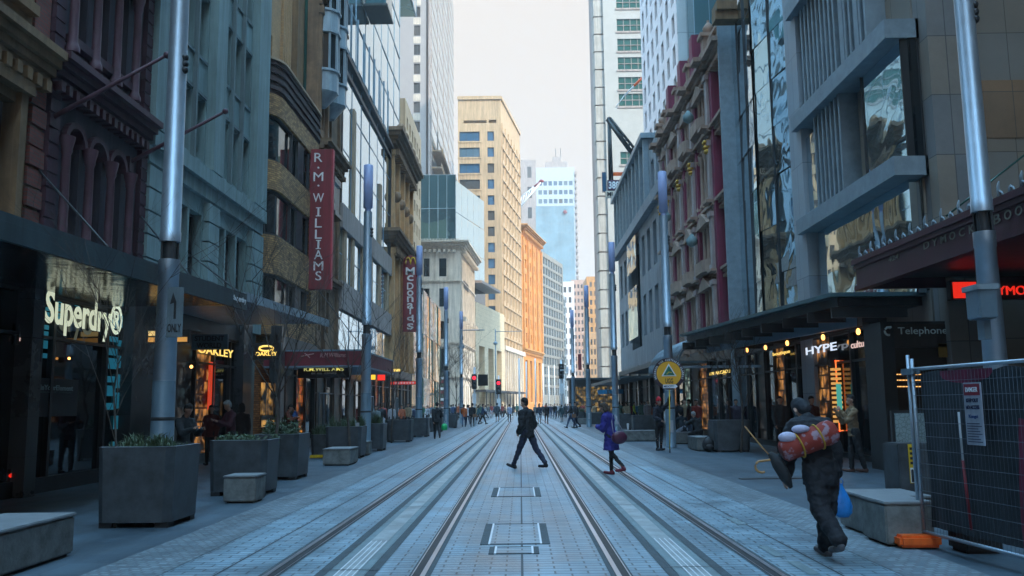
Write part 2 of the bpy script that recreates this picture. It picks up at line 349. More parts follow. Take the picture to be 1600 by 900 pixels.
def window(root, M, r, reveal, style='sash', fm=None, gm=None, near=False, sill=False):
    """one window: frame (with sill) and pane; r = (u0,u1,z0,z1)"""
    w = r[1] - r[0]; h = r[3] - r[2]; fm = fm or M_FRAME
    gm = gm or WRND.choice((M_WIN, M_WIN, M_WIN, M_WINC, M_WINC2))
    if gm is M_WINB: gm = WRND.choice((M_WINB, M_WINB, M_WINB2, M_WINC))
    key = (round(w, 2), round(h, 2), style, fm.name, gm.name, near, sill)
    if key not in WCACHE:
        mb = MB(); mb.recalc = True; t = min(.07, w * .08)
        mb.box(-w / 2, -w / 2 + t, -.05, .06, 0, h); mb.box(w / 2 - t, w / 2, -.05, .06, 0, h)
        mb.box(-w / 2 + t, w / 2 - t, -.05, .06, 0, t); mb.box(-w / 2 + t, w / 2 - t, -.05, .06, h - t, h)
        if style == 'sash': mb.box(-w / 2 + t, w / 2 - t, -.04, .05, h * .5 - t / 2, h * .5 + t / 2)
        if style == 'tri':
            for q in (-1 / 6, 1 / 6): mb.box(w * q - t / 2, w * q + t / 2, -.04, .05, t, h - t)
        if style == 'two': mb.box(-t / 2, t / 2, -.04, .05, t, h - t)
        if sill: mb.box(-w / 2 - .08, w / 2 + .08, -.05 - reveal - .08, -.052, -.1, -.002)
        o = mb.build('window', fm if near else [fm, gm], root, local=True)
        g = MB(); g.quad((-w / 2 + t, 0.01, t), (w / 2 - t, 0.01, t), (w / 2 - t, 0.01, h - t), (-w / 2 + t, 0.01, h - t))
        if near:
            p = g.build('pane', gm, o, local=True)
        else:
            bm = bmesh.new(); bm.from_mesh(o.data); vs = [bm.verts.new(v) for v in g.v]; f = bm.faces.new(vs); f.material_index = 1; bm.to_mesh(o.data); bm.free()
        WCACHE[key] = o
    else:
        src = WCACHE[key]; o = src.copy(); COL.objects.link(o); o.parent = root
        for ch in src.children: c = ch.copy(); COL.objects.link(c); c.parent = o
    pos = M @ Vector(((r[0] + r[1]) / 2, reveal, r[2])) - WP[root.name]
    o.location = pos; o.rotation_euler = (0, 0, M.to_euler().z); return o
def grid(u0, u1, n, z0, z1, m, wf=.6, hf=.6, zo=.25):
    """n columns, m storeys of openings filling wf x hf of each cell"""
    out = []; cu = (u1 - u0) / n; cz = (z1 - z0) / m
    for j in range(m):
        for i in range(n):
            out.append((u0 + cu * (i + .5 - wf / 2), u0 + cu * (i + .5 + wf / 2), z0 + cz * (j + zo), z0 + cz * (j + zo + hf)))
    return out
def shell(mb, M, Wd, z0, z1, depth, reveal=.25, mi=0, roof=1):
    """body behind a wall face"""
    mb.M = M; e = .004
    mb.box(e, Wd - e, reveal + .06, depth, z0, z1 - .02, mi)
    mb.quad((0, 0, z0), (0, 0, z1), (0, reveal + .06, z1), (0, reveal + .06, z0), mi); mb.quad((Wd, 0, z0), (Wd, reveal + .06, z0), (Wd, reveal + .06, z1), (Wd, 0, z1), mi)
    mb.quad((0, 0, z1), (Wd, 0, z1), (Wd, reveal + .3, z1), (0, reveal + .3, z1), mi)
    mb.M = Matrix.Identity(4)
def cornice(mb, M, u0, u1, z, h, proj, steps=3, dent=0, mi=0, ends=0):
    mb.M = M
    for i in range(steps):
        p = proj * (i + 1) / steps; a = z + h * i / steps; b = z + h * (i + 1) / steps
        mb.box(u0 - (p if ends & 1 else 0), u1 + (p if ends & 2 else 0), -p, .02, a, b + (.0 if i < steps - 1 else 0), mi)
    if dent:
        n = int((u1 - u0) / dent)
        for i in range(n): u = u0 + (i + .25) * dent; mb.box(u, u + dent * .5, -proj * .62, -.001, z - h * .35, z - .002, mi)
    mb.M = Matrix.Identity(4)
def pilaster(mb, M, u, w, z0, z1, p=.15, cap=.3, mi=0):
    mb.M = M; mb.box(u - w / 2, u + w / 2, -p, .01, z0 + cap, z1 - cap, mi)
    mb.box(u - w / 2 - .06, u + w / 2 + .06, -p - .06, .01, z0, z0 + cap - .002, mi); mb.box(u - w / 2 - .07, u + w / 2 + .07, -p - .08, .01, z1 - cap + .002, z1 - .002, mi)
    mb.M = Matrix.Identity(4)
def column(mb, M, u, z0, z1, r=.13, out=.16, mi=0, n=10):
    mb.M = M; h = z1 - z0
    mb.lathe([(r * 1.5, 0), (r * 1.5, .1), (r * 1.15, .18), (r, .25), (r * .88, h - .4), (r * 1.15, h - .33), (r * 1.1, h - .28), (r * 1.5, h - .1), (r * 1.6, h)], n, (u, -out, z0), mi)
    mb.M = Matrix.Identity(4)
def arch(mb, M, u, w, zs, band=.14, p=.12, reveal=.3, mi=0, fill=None):
    """semicircular head sitting on the springing line zs over an opening w wide: fills the spandrels of a square opening and adds a hood"""
    r = w / 2; n = 10; mb.M = M
    for i in range(n):
        a0 = PI * i / n; a1 = PI * (i + 1) / n
        c0, s0, c1, s1 = math.cos(a0), math.sin(a0), math.cos(a1), math.sin(a1)
        q0 = (u + r * c0, zs + r * s0); q1 = (u + r * c1, zs + r * s1)
        mb.quad((q0[0], .0, q0[1]), (q0[0], 0, zs + r), (q1[0], 0, zs + r), (q1[0], 0, q1[1]), mi)
        mb.quad((q0[0], .0, q0[1]), (q1[0], 0, q1[1]), (q1[0], reveal, q1[1]), (q0[0], reveal, q0[1]), mi)
        R1 = r + band; b0 = (u + R1 * c0, zs + R1 * s0); b1 = (u + R1 * c1, zs + R1 * s1)
        mb.quad((q0[0], -p, q0[1]), (b0[0], -p, b0[1]), (b1[0], -p, b1[1]), (q1[0], -p, q1[1]), mi)
        mb.quad((b0[0], -p, b0[1]), (b0[0], 0, b0[1]), (b1[0], 0, b1[1]), (b1[0], -p, b1[1]), mi)
        mb.quad((q0[0], -p, q0[1]), (q1[0], -p, q1[1]), (q1[0], 0, q1[1]), (q0[0], 0, q0[1]), mi)
    mb.M = Matrix.Identity(4)
def at_px(px, X, py=600): return on_x(px, py, X).y       # distance along the street where a facade plane X crosses image column px
# ================================================================ ground
def bend(y): return 0.0 if y < 150 else 0.135 * ((y - 150) if y > 170 else (y - 150) ** 2 / 40.0 * 1.0 + 0) if y < 170 else 0.135 * (y - 160)
YS = [-60, -20, 0, 20, 40, 60, 90, 120, 150, 155, 160, 165, 170, 200, 240, 300, 400]
def strip(name, x0, x1, z, m, ys=None, zt=None):
    mb = MB(); ys = ys or YS
    for a, b in zip(ys, ys[1:]):
        mb.quad((x0 + bend(a), a, z), (x1 + bend(a), a, z), (x1 + bend(b), b, z), (x0 + bend(b), b, z))
    o = mb.build(name, m, origin=(0, 0, 0)); return struct(o)
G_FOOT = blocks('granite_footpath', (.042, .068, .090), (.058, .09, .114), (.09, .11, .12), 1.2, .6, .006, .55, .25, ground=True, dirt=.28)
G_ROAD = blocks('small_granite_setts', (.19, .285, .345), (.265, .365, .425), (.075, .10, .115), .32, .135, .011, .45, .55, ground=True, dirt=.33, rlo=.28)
G_COB = blocks('rough_cobble_band', (.10, .14, .165), (.20, .26, .285), (.12, .14, .16), .11, .10, .015, .6, 1.0, ground=True, dirt=.25)
G_DARK = mat('dark_asphalt_band', (.055, .075, .085), .7, var=.35, scale=6, bump=.4, bscale=90)
G_CEN = mat('worn_power_strip', (.33, .37, .38), .45, var=.32, scale=2.2, bump=.1)
G_GRN = mat('grey_green_band', (.17, .23, .245), .6, var=.25, scale=3, bump=.15)
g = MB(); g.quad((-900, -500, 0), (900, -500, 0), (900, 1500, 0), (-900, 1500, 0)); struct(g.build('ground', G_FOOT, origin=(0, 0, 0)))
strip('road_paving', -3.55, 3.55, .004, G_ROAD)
strip('cobble_strip', -4.35, -3.56, .004, G_COB); strip('cobble_strip', 3.56, 4.35, .004, G_COB)
EXPJ = mat('joint_line', (.07, .085, .095), .7, bump=0)
for x in (0.0, -3.0, 3.0): strip('paving_joint', x - .012, x + .012, .0085, EXPJ)
for c in (-1.72, 1.68):
    for s in (-1, 1):
        x = c + s * .735
        strip('rail_bed', x - .105, x + .105, .008, G_DARK)
        strip('rail_groove', x - s * .035 - .032, x - s * .035 + .032, .012, M_GROOVE)
        strip('rail', x + s * .03 - .024, x + s * .03 + .024, .016, M_RAIL); strip('rail', x - s * .075 - .006, x - s * .075 + .006, .016, M_RAIL)
        strip('track_band', c + s * .245 - .05, c + s * .245 + .05, .008, G_DARK)
    strip('track_slab', c - .19, c + .19, .008, G_GRN)
    strip('power_strip', c - .105, c + .105, .012, G_CEN)
# slatted sections and cross joints of the power strips
for c in (-1.72, 1.68):
    for (ya, yb) in ((8.2, 10.9),):
        for k in range(4):
            x = c - .09 + k * .06; strip('power_strip_slat', x - .007, x + .007, .016, M_WHITEP, [ya, yb])
    for k in range(14):
        y = 9 + k * 5.5; strip('power_strip_joint', c - .30, c + .30, .0165, EXPJ, [y, y + .025])
for k in range(16):
    y = 8.4 + k * 4.2; mb = MB(); mb.quad((-3.5, y, .0088), (3.5, y, .0088), (3.5, y + .012, .0088), (-3.5, y + .012, .0088)); struct(mb.build('paving_joint', EXPJ, origin=(0, y, 0)))
# inspection covers between the tracks
def cover(x0, x1, y0, y1, label):
    t = thing('inspection_cover', label, 'cover', ((x0 + x1) / 2, y0, 0), group='inspection covers set flush between the tracks')
    a = MB(); b = MB(); w = (x1 - x0) * .13
    a.box(x0, x0 + w, y0, y1, .001, .012); a.box(x1 - w, x1, y0, y1, .001, .012)
    for xx in (x0 + w, x1 - w): b.box(xx - .012, xx + .012, y0, y1, .002, .016)
    a.box(x0 + w, x1 - w, y0, y0 + .03, .001, .013); a.box(x0 + w, x1 - w, y1 - .03, y1, .001, .013)
    a.build('cover_end', G_DARK, t); b.build('cover_rib', M_WHITEP, t)
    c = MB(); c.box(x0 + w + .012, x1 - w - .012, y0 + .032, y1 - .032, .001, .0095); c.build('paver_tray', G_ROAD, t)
p = [on_z(750, 852), on_z(860, 852), on_z(750, 820)]; cover(p[0].x, p[1].x, p[0].y, p[2].y, 'large square inspection cover with paver infill and dark ends')
p = [on_z(763, 867), on_z(843, 867), on_z(763, 856)]; cover(p[0].x, p[1].x, p[0].y, p[2].y, 'narrow inspection cover just in front of the large square one')
p = [on_z(767, 777), on_z(846, 777), on_z(767, 763)]; cover(p[0].x, p[1].x, p[0].y, p[2].y, 'smaller inspection cover farther up the street beside the walking man')
# pale worn dashes and a dark drain on the right
for (px, py) in ((1150, 815), (1205, 862), (1255, 888)):
    q = on_z(px, py); mb = MB(); mb.quad((q.x - .06, q.y - .35, .009), (q.x + .06, q.y - .35, .009), (q.x + .06, q.y + .35, .009), (q.x - .06, q.y + .35, .009)); struct(mb.build('road_marking', G_GRN, origin=(q.x, q.y, 0)))
q = on_z(1200, 748); mb = MB(); mb.box(q.x - .6, q.x + .9, q.y - .12, q.y + .12, .001, .012); tag(mb.build('drain_grate', M_DARK), 'dark flush drain slot in the right footpath behind the blue bag man', 'drain')

# ================================================================ left side of the street
XL, XR = -9.8, 9.8
def yL(px, py=600): return at_px(px, XL, py)
def yR(px, py=600): return at_px(px, XR, py)

# ---- ochre and red brick building at the frame's left edge
y0, y1 = 11.0, yL(64, 250) - .02
b = thing('corner_building', 'ochre stone and red brick building at the far left edge above the dark awning', 'building', (XL, y0, 0))
Wd = y1 - y0; Mf = frame(XL, y0, 0, LEFT); mb = MB()
rc = [(Wd - 2.3, Wd - 1.0, 5.2, 7.6), (Wd - 4.6, Wd - 3.3, 5.2, 7.6), (Wd - 2.3, Wd - 1.0, 9.7, 12.2), (Wd - 4.6, Wd - 3.3, 9.7, 12.2)]
wall_face(mb, Mf, Wd, 0, 14, rc, .3); shell(mb, Mf, Wd, 0, 14, 12, .3)
mb.build('wall', M_OCHRE, b)
t = MB()
for r in rc:
    t.M = Mf; t.box(r[0] - .22, r[0] - .003, -.12, .01, r[2], r[3] + .2); t.box(r[1] + .003, r[1] + .22, -.12, .01, r[2], r[3] + .2)
    t.box(r[0] - .3, r[1] + .3, -.22, .01, r[3] + .203, r[3] + .45); t.box(r[0] - .3, r[1] + .3, -.2, .01, r[2] - .22, r[2] - .003); t.M = Matrix.Identity(4)
cornice(t, Mf, 0, Wd, 8.3, .7, .45, 4, .35); cornice(t, Mf, 0, Wd, 12.9, .8, .5, 4, .35)
t.build('stone_trim', M_OCHRE, b)
t = MB(); t.M = Mf
for i in range(9): t.box(Wd - .55, Wd - .02, -.06 - .03 * (i % 2), .0, 4.4 + i * .42, 4.4 + i * .42 + .36)
t.box(Wd - .6, Wd - .02, -.05, 0, 9.1, 12.8); t.M = Matrix.Identity(4); t.build('brick_pier', M_REDBRICK, b)
for r in rc: window(b, Mf, r, .3, 'sash', M_BROWNFRAME, near=True)

# ---- burgundy Italianate building
y0, y1 = yL(64, 250), yL(221, 300)
b = thing('arcaded_building', 'dark burgundy painted building with arched windows, dentil cornice and quoins', 'building', (XL, y0, 0))
Wd = y1 - y0; Mf = frame(XL, y0, 0, LEFT); mb = MB()
ac = [yL(111, 240) - y0, yL(147, 255) - y0, yL(178, 275) - y0]; aw = .72
rc = []
for u in ac:
    rc.append((u - aw / 2, u + aw / 2, 4.7, 7.75)); rc.append((u - aw / 2, u + aw / 2, 9.75, 12.35))
wall_face(mb, Mf, Wd, 0, 14.2, rc, .4); shell(mb, Mf, Wd, 0, 14.2, 14, .4)
mb.build('wall', M_BURG_WALL, b)
t = MB()
for u in ac: arch(t, Mf, u, aw, 7.75 - aw / 2, .13, .13, .4); arch(t, Mf, u, aw, 12.35 - aw / 2, .13, .13, .4)
for u in ac: t.M = Mf; t.box(u - aw / 2 - .15, u + aw / 2 + .15, -.16, .01, 9.55, 9.74); t.M = Matrix.Identity(4)
cornice(t, Mf, 0, Wd, 8.45, .62, .5, 4, .3, ends=0); cornice(t, Mf, 0, Wd, 13.0, 1.0, .85, 5, .45); t.M = Mf
t.box(0, Wd, -.08, .01, 4.45, 4.68); t.M = Matrix.Identity(4)
t.build('cornice', M_BURG, b)
for r in rc: window(b, Mf, (r[0], r[1], r[2], r[3]), .38, 'sash', M_DARK, near=True)
sp = (ac[2] - ac[0]) / 2
for k in range(4):
    u = ac[0] - sp / 2 + k * sp
    for (za, zb) in ((4.7, 7.42), (9.3, 12.02)):
        c = MB(); column(c, Mf, u, za, zb, .105, .17); c.build('column', M_BURG_L, b)
for u, nm in ((.22, 0), (Wd - .16, 1)):
    t = MB(); t.M = Mf
    for i in range(12):
        z = 4.6 + i * .32
        t.box(u - .2, u + (.2 if nm == 0 else .15), -.13, .01, z, z + .27)
    t.box(u - .19, u + (.19 if nm == 0 else .14), -.10, .0, 4.6, 8.4); t.M = Matrix.Identity(4); t.build('quoins', M_BURG, b)
    t = MB(); t.M = Mf
    for i in range(12): z = 9.2 + i * .32; t.box(u - .2, u + (.2 if nm == 0 else .15), -.13, .01, z, z + .27)
    t.box(u - .19, u + (.19 if nm == 0 else .14), -.10, .0, 9.2, 13.0); t.M = Matrix.Identity(4); t.build('quoins', M_BURG, b)

# ---- flagpoles on the burgundy building
def flagpole(bx, tip, label):
    a = on_x(*bx, XL); bq = on_y(*tip, a.y)
    t = thing('flagpole', label, 'flagpole', a, group='burgundy flagpoles leaning out over the footpath')
    mb = MB(); d = (bq - a); mb.tube([a, a + d * .5, bq], [.055, .045, .035], 10); mb.build('pole', M_BURG_L, t)
    mb = MB(); mb.ball(bq, .075, 8); mb.build('finial', M_BURG_L, t)
    mb = MB(); mb.box(a.x - .02, a.x + .1, a.y - .12, a.y + .12, a.z - .22, a.z + .15); mb.build('bracket', M_BURG, t)
flagpole((76, 187), (261, 86), 'burgundy flagpole on the left, in front of the upper arches')
flagpole((200, 255), (352, 174), 'burgundy flagpole crossing behind the nearest left lamp post')

# ---- grey green stone bank building
y0, y1 = yL(221, 300) + .01, yL(402, 430)
b = thing('stone_building', 'grey green stone building with tall recessed window bays behind the lamp post', 'building', (XL, y0, 0))
Wd = y1 - y0; Mf = frame(XL, y0, 0, LEFT); mb = MB(); rc = []
bays = [(yL(254, 150) - y0, yL(320, 200) - y0), (yL(340, 220) - y0, yL(388, 240) - y0)]
wins = []
for (ua, ub) in bays:
    w3 = (ub - ua - .3) / 3
    for k in range(3):
        u = ua + k * (w3 + .15)
        for f in range(5): z = 9.25 + f * 3.25; wins.append((u, u + w3, z, z + 1.95))
        wins.append((u, u + w3, 5.0, 7.55))
rects = [w for w in wins]
wall_face(mb, Mf, Wd, 0, 27, rects, .32); shell(mb, Mf, Wd, 0, 27, 18, .32)
mb.build('wall', M_TEAL, b)
t = MB(); t.M = Mf
# raised pilasters leave the bays sunk
edges = [0] + [v for bb in bays for v in (bb[0] - .12, bb[1] + .12)] + [Wd]
for i in range(0, len(edges), 2): t.box(edges[i] + .003, edges[i + 1] - .003, -.28, -.001, 9.02, 26.9)
for i in range(0, len(edges), 2):
    for k in range(6): t.box(edges[i] + .003, edges[i + 1] - .003, -.2, -.001, 4.3 + k * .62, 4.3 + k * .62 + .57)
t.box(0, Wd, -.16, -.001, 8.08, 8.5); t.box(0, Wd, -.3, -.001, 8.505, 8.95)
t.M = Matrix.Identity(4); t.build('pilasters', M_TEAL, b)
t = MB(); t.M = Mf
for (ua, ub) in bays:
    for f in range(5):
        z = 9.25 + f * 3.25 + 1.98
        t.box(ua, ub, -.05, -.001, z, z + .1); t.box(ua, ub, -.05, -.001, z + 1.12, z + 1.22)
    for k in (1, 2): u = ua + k * (ub - ua) / 3; t.box(u - .06, u + .06, -.14, -.002, 9.1, 26.5)
t.M = Matrix.Identity(4); t.build('mullions', M_TEAL_D, b)
for r in wins: window(b, Mf, r, .3, 'sash', M_FRAME, near=False)

# ---- bowed brown brick building
ya, yb = yL(402, 430) + .15, 41.3
b = thing('bowed_brick_building', 'brown brick corner building with rounded bay, wrap-around windows and ribbed dark parapet', 'building', (-9.6, (ya + yb) / 2, 0))
def bow(o=0.0):
    pts = [(-12.5, ya + o)]
    for i in range(9):
        a = -PI / 2 + (PI / 2) * i / 8; pts.append((-10.7 + (1.35 - o) * math.cos(a), ya + 1.35 + (1.35 - o) * math.sin(a)))
    for i in range(9):
        a = (PI / 2) * i / 8; pts.append((-10.7 + (1.35 - o) * math.cos(a), yb - 1.35 + (1.35 - o) * math.sin(a)))
    pts.append((-12.5, yb - o)); return pts
mb = MB(); lv = [(4.4, 5.2), (6.75, 8.25), (10.05, 11.2), (13.05, 13.9)]
for a, c in lv: mb.prism(bow(), a, c)
mb.prism(bow(.6), 0, 13.9); mb.build('wall', M_BRICK, b)
mb = MB()
for i in range(8): mb.prism(bow(-.06 if i % 2 else .02), 13.9 + i * .17 + .002, 13.9 + (i + 1) * .17)
mb.build('parapet', M_BRICK_D, b)
mb = MB(); mb.prism(bow(-.12), 15.262, 15.36); mb.build('coping', M_CONC_W, b)
for (a, c) in ((5.2, 6.75), (8.25, 10.05), (11.2, 13.05)):
    f = MB(); f.prism(bow(.12), a + .001, a + .1); f.prism(bow(.12), c - .1, c - .001)
    P = bow(.11)
    for i in range(1, len(P) - 1):
        if i in (5, 10) : f.M = Matrix.Translation((P[i][0], P[i][1], 0)); f.box(-.06, .06, -.06, .06, a + .002, c - .002); f.M = Matrix.Identity(4)
    for i in (9,):
        for k in (1, 2, 3): yy = P[9][1] + (P[10][1] - P[9][1]) * k / 4; f.box(P[9][0] - .05, P[9][0] + .06, yy - .5 if k == 2 else yy - .05, yy + .5 if k == 2 else yy + .05, a + .101, c - .101)
    w = f.build('window', M_FRAME, b); gg = MB(); gg.prism(bow(.2), a, c); gg.build('pane', M_WIN, w)
    br = MB()
    for k in range(0, 18): pass
mb = MB()
for (a, c) in ((5.2, 6.75), (8.25, 10.05), (11.2, 13.05)):
    P = bow(.002); mb.prism([P[0], P[1], P[2], P[3], P[4], (-12.5, P[4][1])], a, c); mb.prism([(-12.5, yb - 2.2), (P[10][0], yb - 2.2)] + P[10:], a, c)
mb.build('brick_pier', M_BRICK, b)
# tall tan brick block set behind the bow
b = thing('tan_brick_block', 'tall tan brick block with ribbed corner rising behind the bowed brick building', 'building', (-10.9, 33.4, 0))
Mf = frame(-10.9, 33.4, 0, LEFT); mb = MB(); rc = [(.6 + k * 2.1, 1.9 + k * 2.1, z, z + 1.9) for k in range(2) for z in (16.2, 20.0, 23.8, 27.6)]
wall_face(mb, Mf, 9.0, 13.5, 34, rc, .3); shell(mb, Mf, 9.0, 13.5, 34, 12, .3); mb.build('wall', M_TANBRICK, b)
mb = MB(); mb.M = Mf
for k in range(5): mb.box(5.3 + k * .3, 5.48 + k * .3, -.14, -.001, 13.6, 33.9)
mb.build('brick_ribs', M_TANBRICK, b); mb = MB(); mb.M = Mf; mb.box(7.2, 8.9, -.3, -.001, 13.6, 33.9); mb.build('render_panel', M_OCHRE, b)
for r in rc: window(b, Mf, r, .3, 'two')
mb = MB(); mb.tube([(-10.55, 41.9, 13.6), (-10.55, 41.9, 34)], .09, 8); mb.build('downpipe', M_WING, b)

# ---- ornate oriel building
y0, y1 = 41.9, yL(526)
b = thing('oriel_building', 'narrow ornate building with white octagonal oriel bays and dark cornice beside tall red sign', 'building', (XL, y0, 0))
Wd = y1 - y0; Mf = frame(XL - .1, y0, 0, LEFT); mb = MB(); rc = [(.5, 1.5, z, z + 2.1) for z in (5.4, 8.6, 11.8, 15.6, 19)] + [(2.3, 3.4, z, z + 2.1) for z in (5.4, 8.6, 11.8, 15.6, 19)]
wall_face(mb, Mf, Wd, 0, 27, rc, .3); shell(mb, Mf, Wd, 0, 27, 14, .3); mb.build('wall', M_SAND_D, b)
for r in rc: window(b, Mf, r, .3, 'sash', M_BROWNFRAME)
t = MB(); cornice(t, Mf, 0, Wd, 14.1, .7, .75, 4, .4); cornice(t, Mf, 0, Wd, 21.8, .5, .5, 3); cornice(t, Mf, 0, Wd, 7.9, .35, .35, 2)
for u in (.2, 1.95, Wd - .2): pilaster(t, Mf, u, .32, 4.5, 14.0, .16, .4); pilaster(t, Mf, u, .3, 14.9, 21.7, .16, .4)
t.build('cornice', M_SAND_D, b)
for u in (1.0, 2.95):
    for (za, zb) in ((17.4, 26.5),):
        o = MB(); o.M = Mf @ Matrix.Translation((u, 0, 0))
        oct_ = [(-.75, 0), (-.6, -.5), (-.25, -.8), (.25, -.8), (.6, -.5), (.75, 0)]
        for z in (17.4, 20.6, 23.8): o.prism(oct_, z, z + 1.05)
        for z in (18.45, 21.65, 24.85):
            for (qx, qy) in oct_: o.box(qx * .96 - .05, qx * .96 + .05, qy * .96 - .05, qy * .96 + .05, z, z + 2.15)
        for z in (18.42, 20.45, 21.6, 23.7): o.prism([(x * 1.1, y * 1.1) for x, y in oct_], z, z + .12)
        o.lathe([(.25, -.7), (.4, -.5), (.65, -.2), (.8, 0)], 12, (0, 0, 17.4)); o.M = Matrix.Identity(4)
        ob = o.build('oriel', M_AWN_L, b); g_ = MB(); g_.M = Mf @ Matrix.Translation((u, 0, 0)); g_.prism([(x * .85, y * .85) for x, y in oct_], 18.4, 26.5); g_.build('pane', M_WIN, ob)
ob = MB(); ob.M = Mf @ Matrix.Translation((2.0, 0, 0)); ob.prism([(-1.2, 0), (-.8, -.7), (.8, -.7), (1.2, 0)], 12.9, 13.2); ob.prism([(-1.1, 0), (-.75, -.6), (.75, -.6), (1.1, 0)], 11.4, 12.9); ob.prism([(-1.25, 0), (-.85, -.75), (.85, -.75), (1.25, 0)], 11.2, 11.4)
ob.build('hooded_bay', M_WIN, b)

# ---- glass fronted store with concrete frame
y0, y1 = yL(526) + .02, yL(607)
b = thing('glass_fronted_store', 'glass fronted store with heavy concrete bands and posts and a sloping black roof edge', 'building', (XL, y0, 0))
Wd = y1 - y0; Mf = frame(XL, y0, 0, LEFT)
mb = MB(); mb.M = Mf; mb.box(.01, Wd - .01, .35, 14, 0, 21.3); mb.build('core', M_CONC, b)
zs = [4.6, 6.9, 8.5, 11.3, 12.9, 16, 18.8, 21.4]
n = 6
for k in range(n):
    for (za, zb) in ((4.6, 6.85), (8.5, 11.4), (12.8, 21.3)):
        gmb = MB(); gmb.M = Mf; u0 = Wd * k / n; u1 = Wd * (k + 1) / n; r_ = random.uniform(-.012, .012); r2 = random.uniform(-.012, .012)
        gmb.quad((u0 + .02, r_, za), (u1 - .02, -r_, za), (u1 - .02, -r_ + r2, zb), (u0 + .02, r_ + r2, zb))
        gmb.build('glazing', M_CURT if zb > 8 else M_CURT2, b)
fr = MB(); fr.M = Mf
for (za, zb, p) in ((6.9, 8.45, .2), (11.4, 12.75, .2)): fr.box(0, Wd, -p, .3, za, zb)
fr.M = Matrix.Identity(4); fr.build('concrete_band', M_CONC, b)
for px, za, zb in ((546, 12.76, 19.2), (590, 12.76, 17.2), (533, 8.46, 11.39), (546, 8.46, 11.39), (562, 8.46, 11.39), (576, 8.46, 11.39), (590, 8.46, 11.39), (602, 8.46, 11.39)):
    po = MB(); po.M = Mf; u = yL(px) - y0; po.box(u - .35, u + .35, -.14, .3, za, zb); po.build('concrete_post', M_CONC_W, b)
ed = MB(); ed.M = Mf; ed.box(0, Wd, -.25, .3, 21.35, 21.6); ed.box(0, Wd, -.12, .3, 20.5, 20.75); ed.box(Wd - .25, Wd, -.1, .3, 12.8, 21.3); ed.box(.0, .2, -.1, .3, 12.8, 21.3); ed.build('black_roof_edge', M_DARK, b)
fn = MB(); fn.M = Mf
for k in range(1, 9): u = Wd * k / 9; fn.box(u - .03, u + .03, -.16, -.05, 21.7, 25.2)
fn.build('glass_fins', M_STEEL_P, b)
ms = MB(); ms.M = Mf
for k in range(1, n): ms.box(Wd * k / n - .02, Wd * k / n + .02, -.03, .09, 4.6, 21.3)
for z in (16, 18.8, 10): ms.box(0, Wd, -.028, .085, z - .02, z + .02)
ms.build('mullions', M_STEEL_P, b)

def curtain(name, label, Mf, Wd, z0, z1, depth, nu, nz, gm, mm, jit=.02, group=None, side=None, cat='building'):
    """curtain walled block: glazing strip per storey, mullion net, body"""
    o = Mf.translation; b = thing(name, label, cat, (o.x, o.y, 0), group=group)
    mb = MB(); mb.M = Mf; mb.box(.01, Wd - .01, .15, depth, 0 if z0 < 5 else z0, z1 - .05); mb.build('core', M_TEALG if side is None else side, b)
    nb = min(nz, 40)
    for j in range(nz):
        gl = MB(); gl.M = Mf; za = z0 + (z1 - z0) * j / nz; zb = z0 + (z1 - z0) * (j + 1) / nz
        for i in range(nu):
            a = Wd * i / nu; c = Wd * (i + 1) / nu; r1, r2, r3 = [random.uniform(-jit, jit) for _ in range(3)]
            gl.quad((a, r1, za), (c, r2, za), (c, r2 + r3, zb), (a, r1 + r3, zb))
        gl.build('glazing', gm, b)
    ms = MB(); ms.M = Mf
    for i in range(nu + 1): u = Wd * i / nu; ms.box(u - .03, u + .03, -.035, .1, z0, z1)
    for j in range(nz + 1): z = z0 + (z1 - z0) * j / nz; ms.box(0, Wd, -.045, .08, z - .03, z + .03)
    ms.build('mullions', mm, b); return b
curtain('glass_tower', 'pale blue mirrored glass tower rising above the glass fronted store on the left', frame(-11.2, 47.5, 0, LEFT), at_px(621, -11.2) - 47.5, 22.0, 92, 20, 9, 22, M_CURT, M_STEEL_P, .012)
bx = MB(); q = on_x(585, 20, -10.6); bx.box(-11.15, -9.4, q.y - 1.6, q.y + 1.6, q.z - .2, q.z); bx.box(-11.0, -9.5, q.y - 1.5, q.y + 1.5, q.z, q.z + 2.2, 1)
tag(bx.build('cantilevered_glass_box', [M_DARK, M_TEALG]), 'small teal glass box jutting out high on the mirrored glass tower', 'glass box')
curtain('slab_tower', 'slim pale glazed slab between the mirrored tower and the ribbed concrete tower', frame(-13.5, at_px(621, -13.5), 0, LEFT), 16, 54, 92, 14, 5, 12, M_CURT, M_STEEL_P, .01)

# ---- soot darkened sandstone building
y0, y1 = yL(607) + .02, yL(640)
b = thing('sandstone_building', 'ornate brown sandstone building with dark cornices and carved brackets past the glass store', 'building', (XL, y0, 0))
Wd = y1 - y0; Mf = frame(XL, y0, 0, LEFT); mb = MB(); rc = grid(.4, Wd - .3, 4, 5, 13.6, 2, .42, .62, .2) + grid(.4, Wd - .3, 4, 15.3, 21.2, 2, .42, .62, .2)
wall_face(mb, Mf, Wd, 0, 22, rc, .4); shell(mb, Mf, Wd, 0, 22, 12, .4); mb.build('wall', M_SAND, b)
t = MB(); cornice(t, Mf, 0, Wd, 13.7, 1.3, .9, 5, .6, ends=3); cornice(t, Mf, 0, Wd, 21.4, 1.4, 1.1, 5, .6, ends=3)
t.M = Mf
for k in range(6): t.ball((.7 + k * (Wd - 1.4) / 5, -.7, 23.1), .4, 8, sz=1.2)
for k in range(4): t.ball((1.6 + k * 2.7, -.3, 17.9), .35, 8, sz=1.3)
t.M = Matrix.Identity(4); t.build('cornice', M_SAND_D, b)
t = MB()
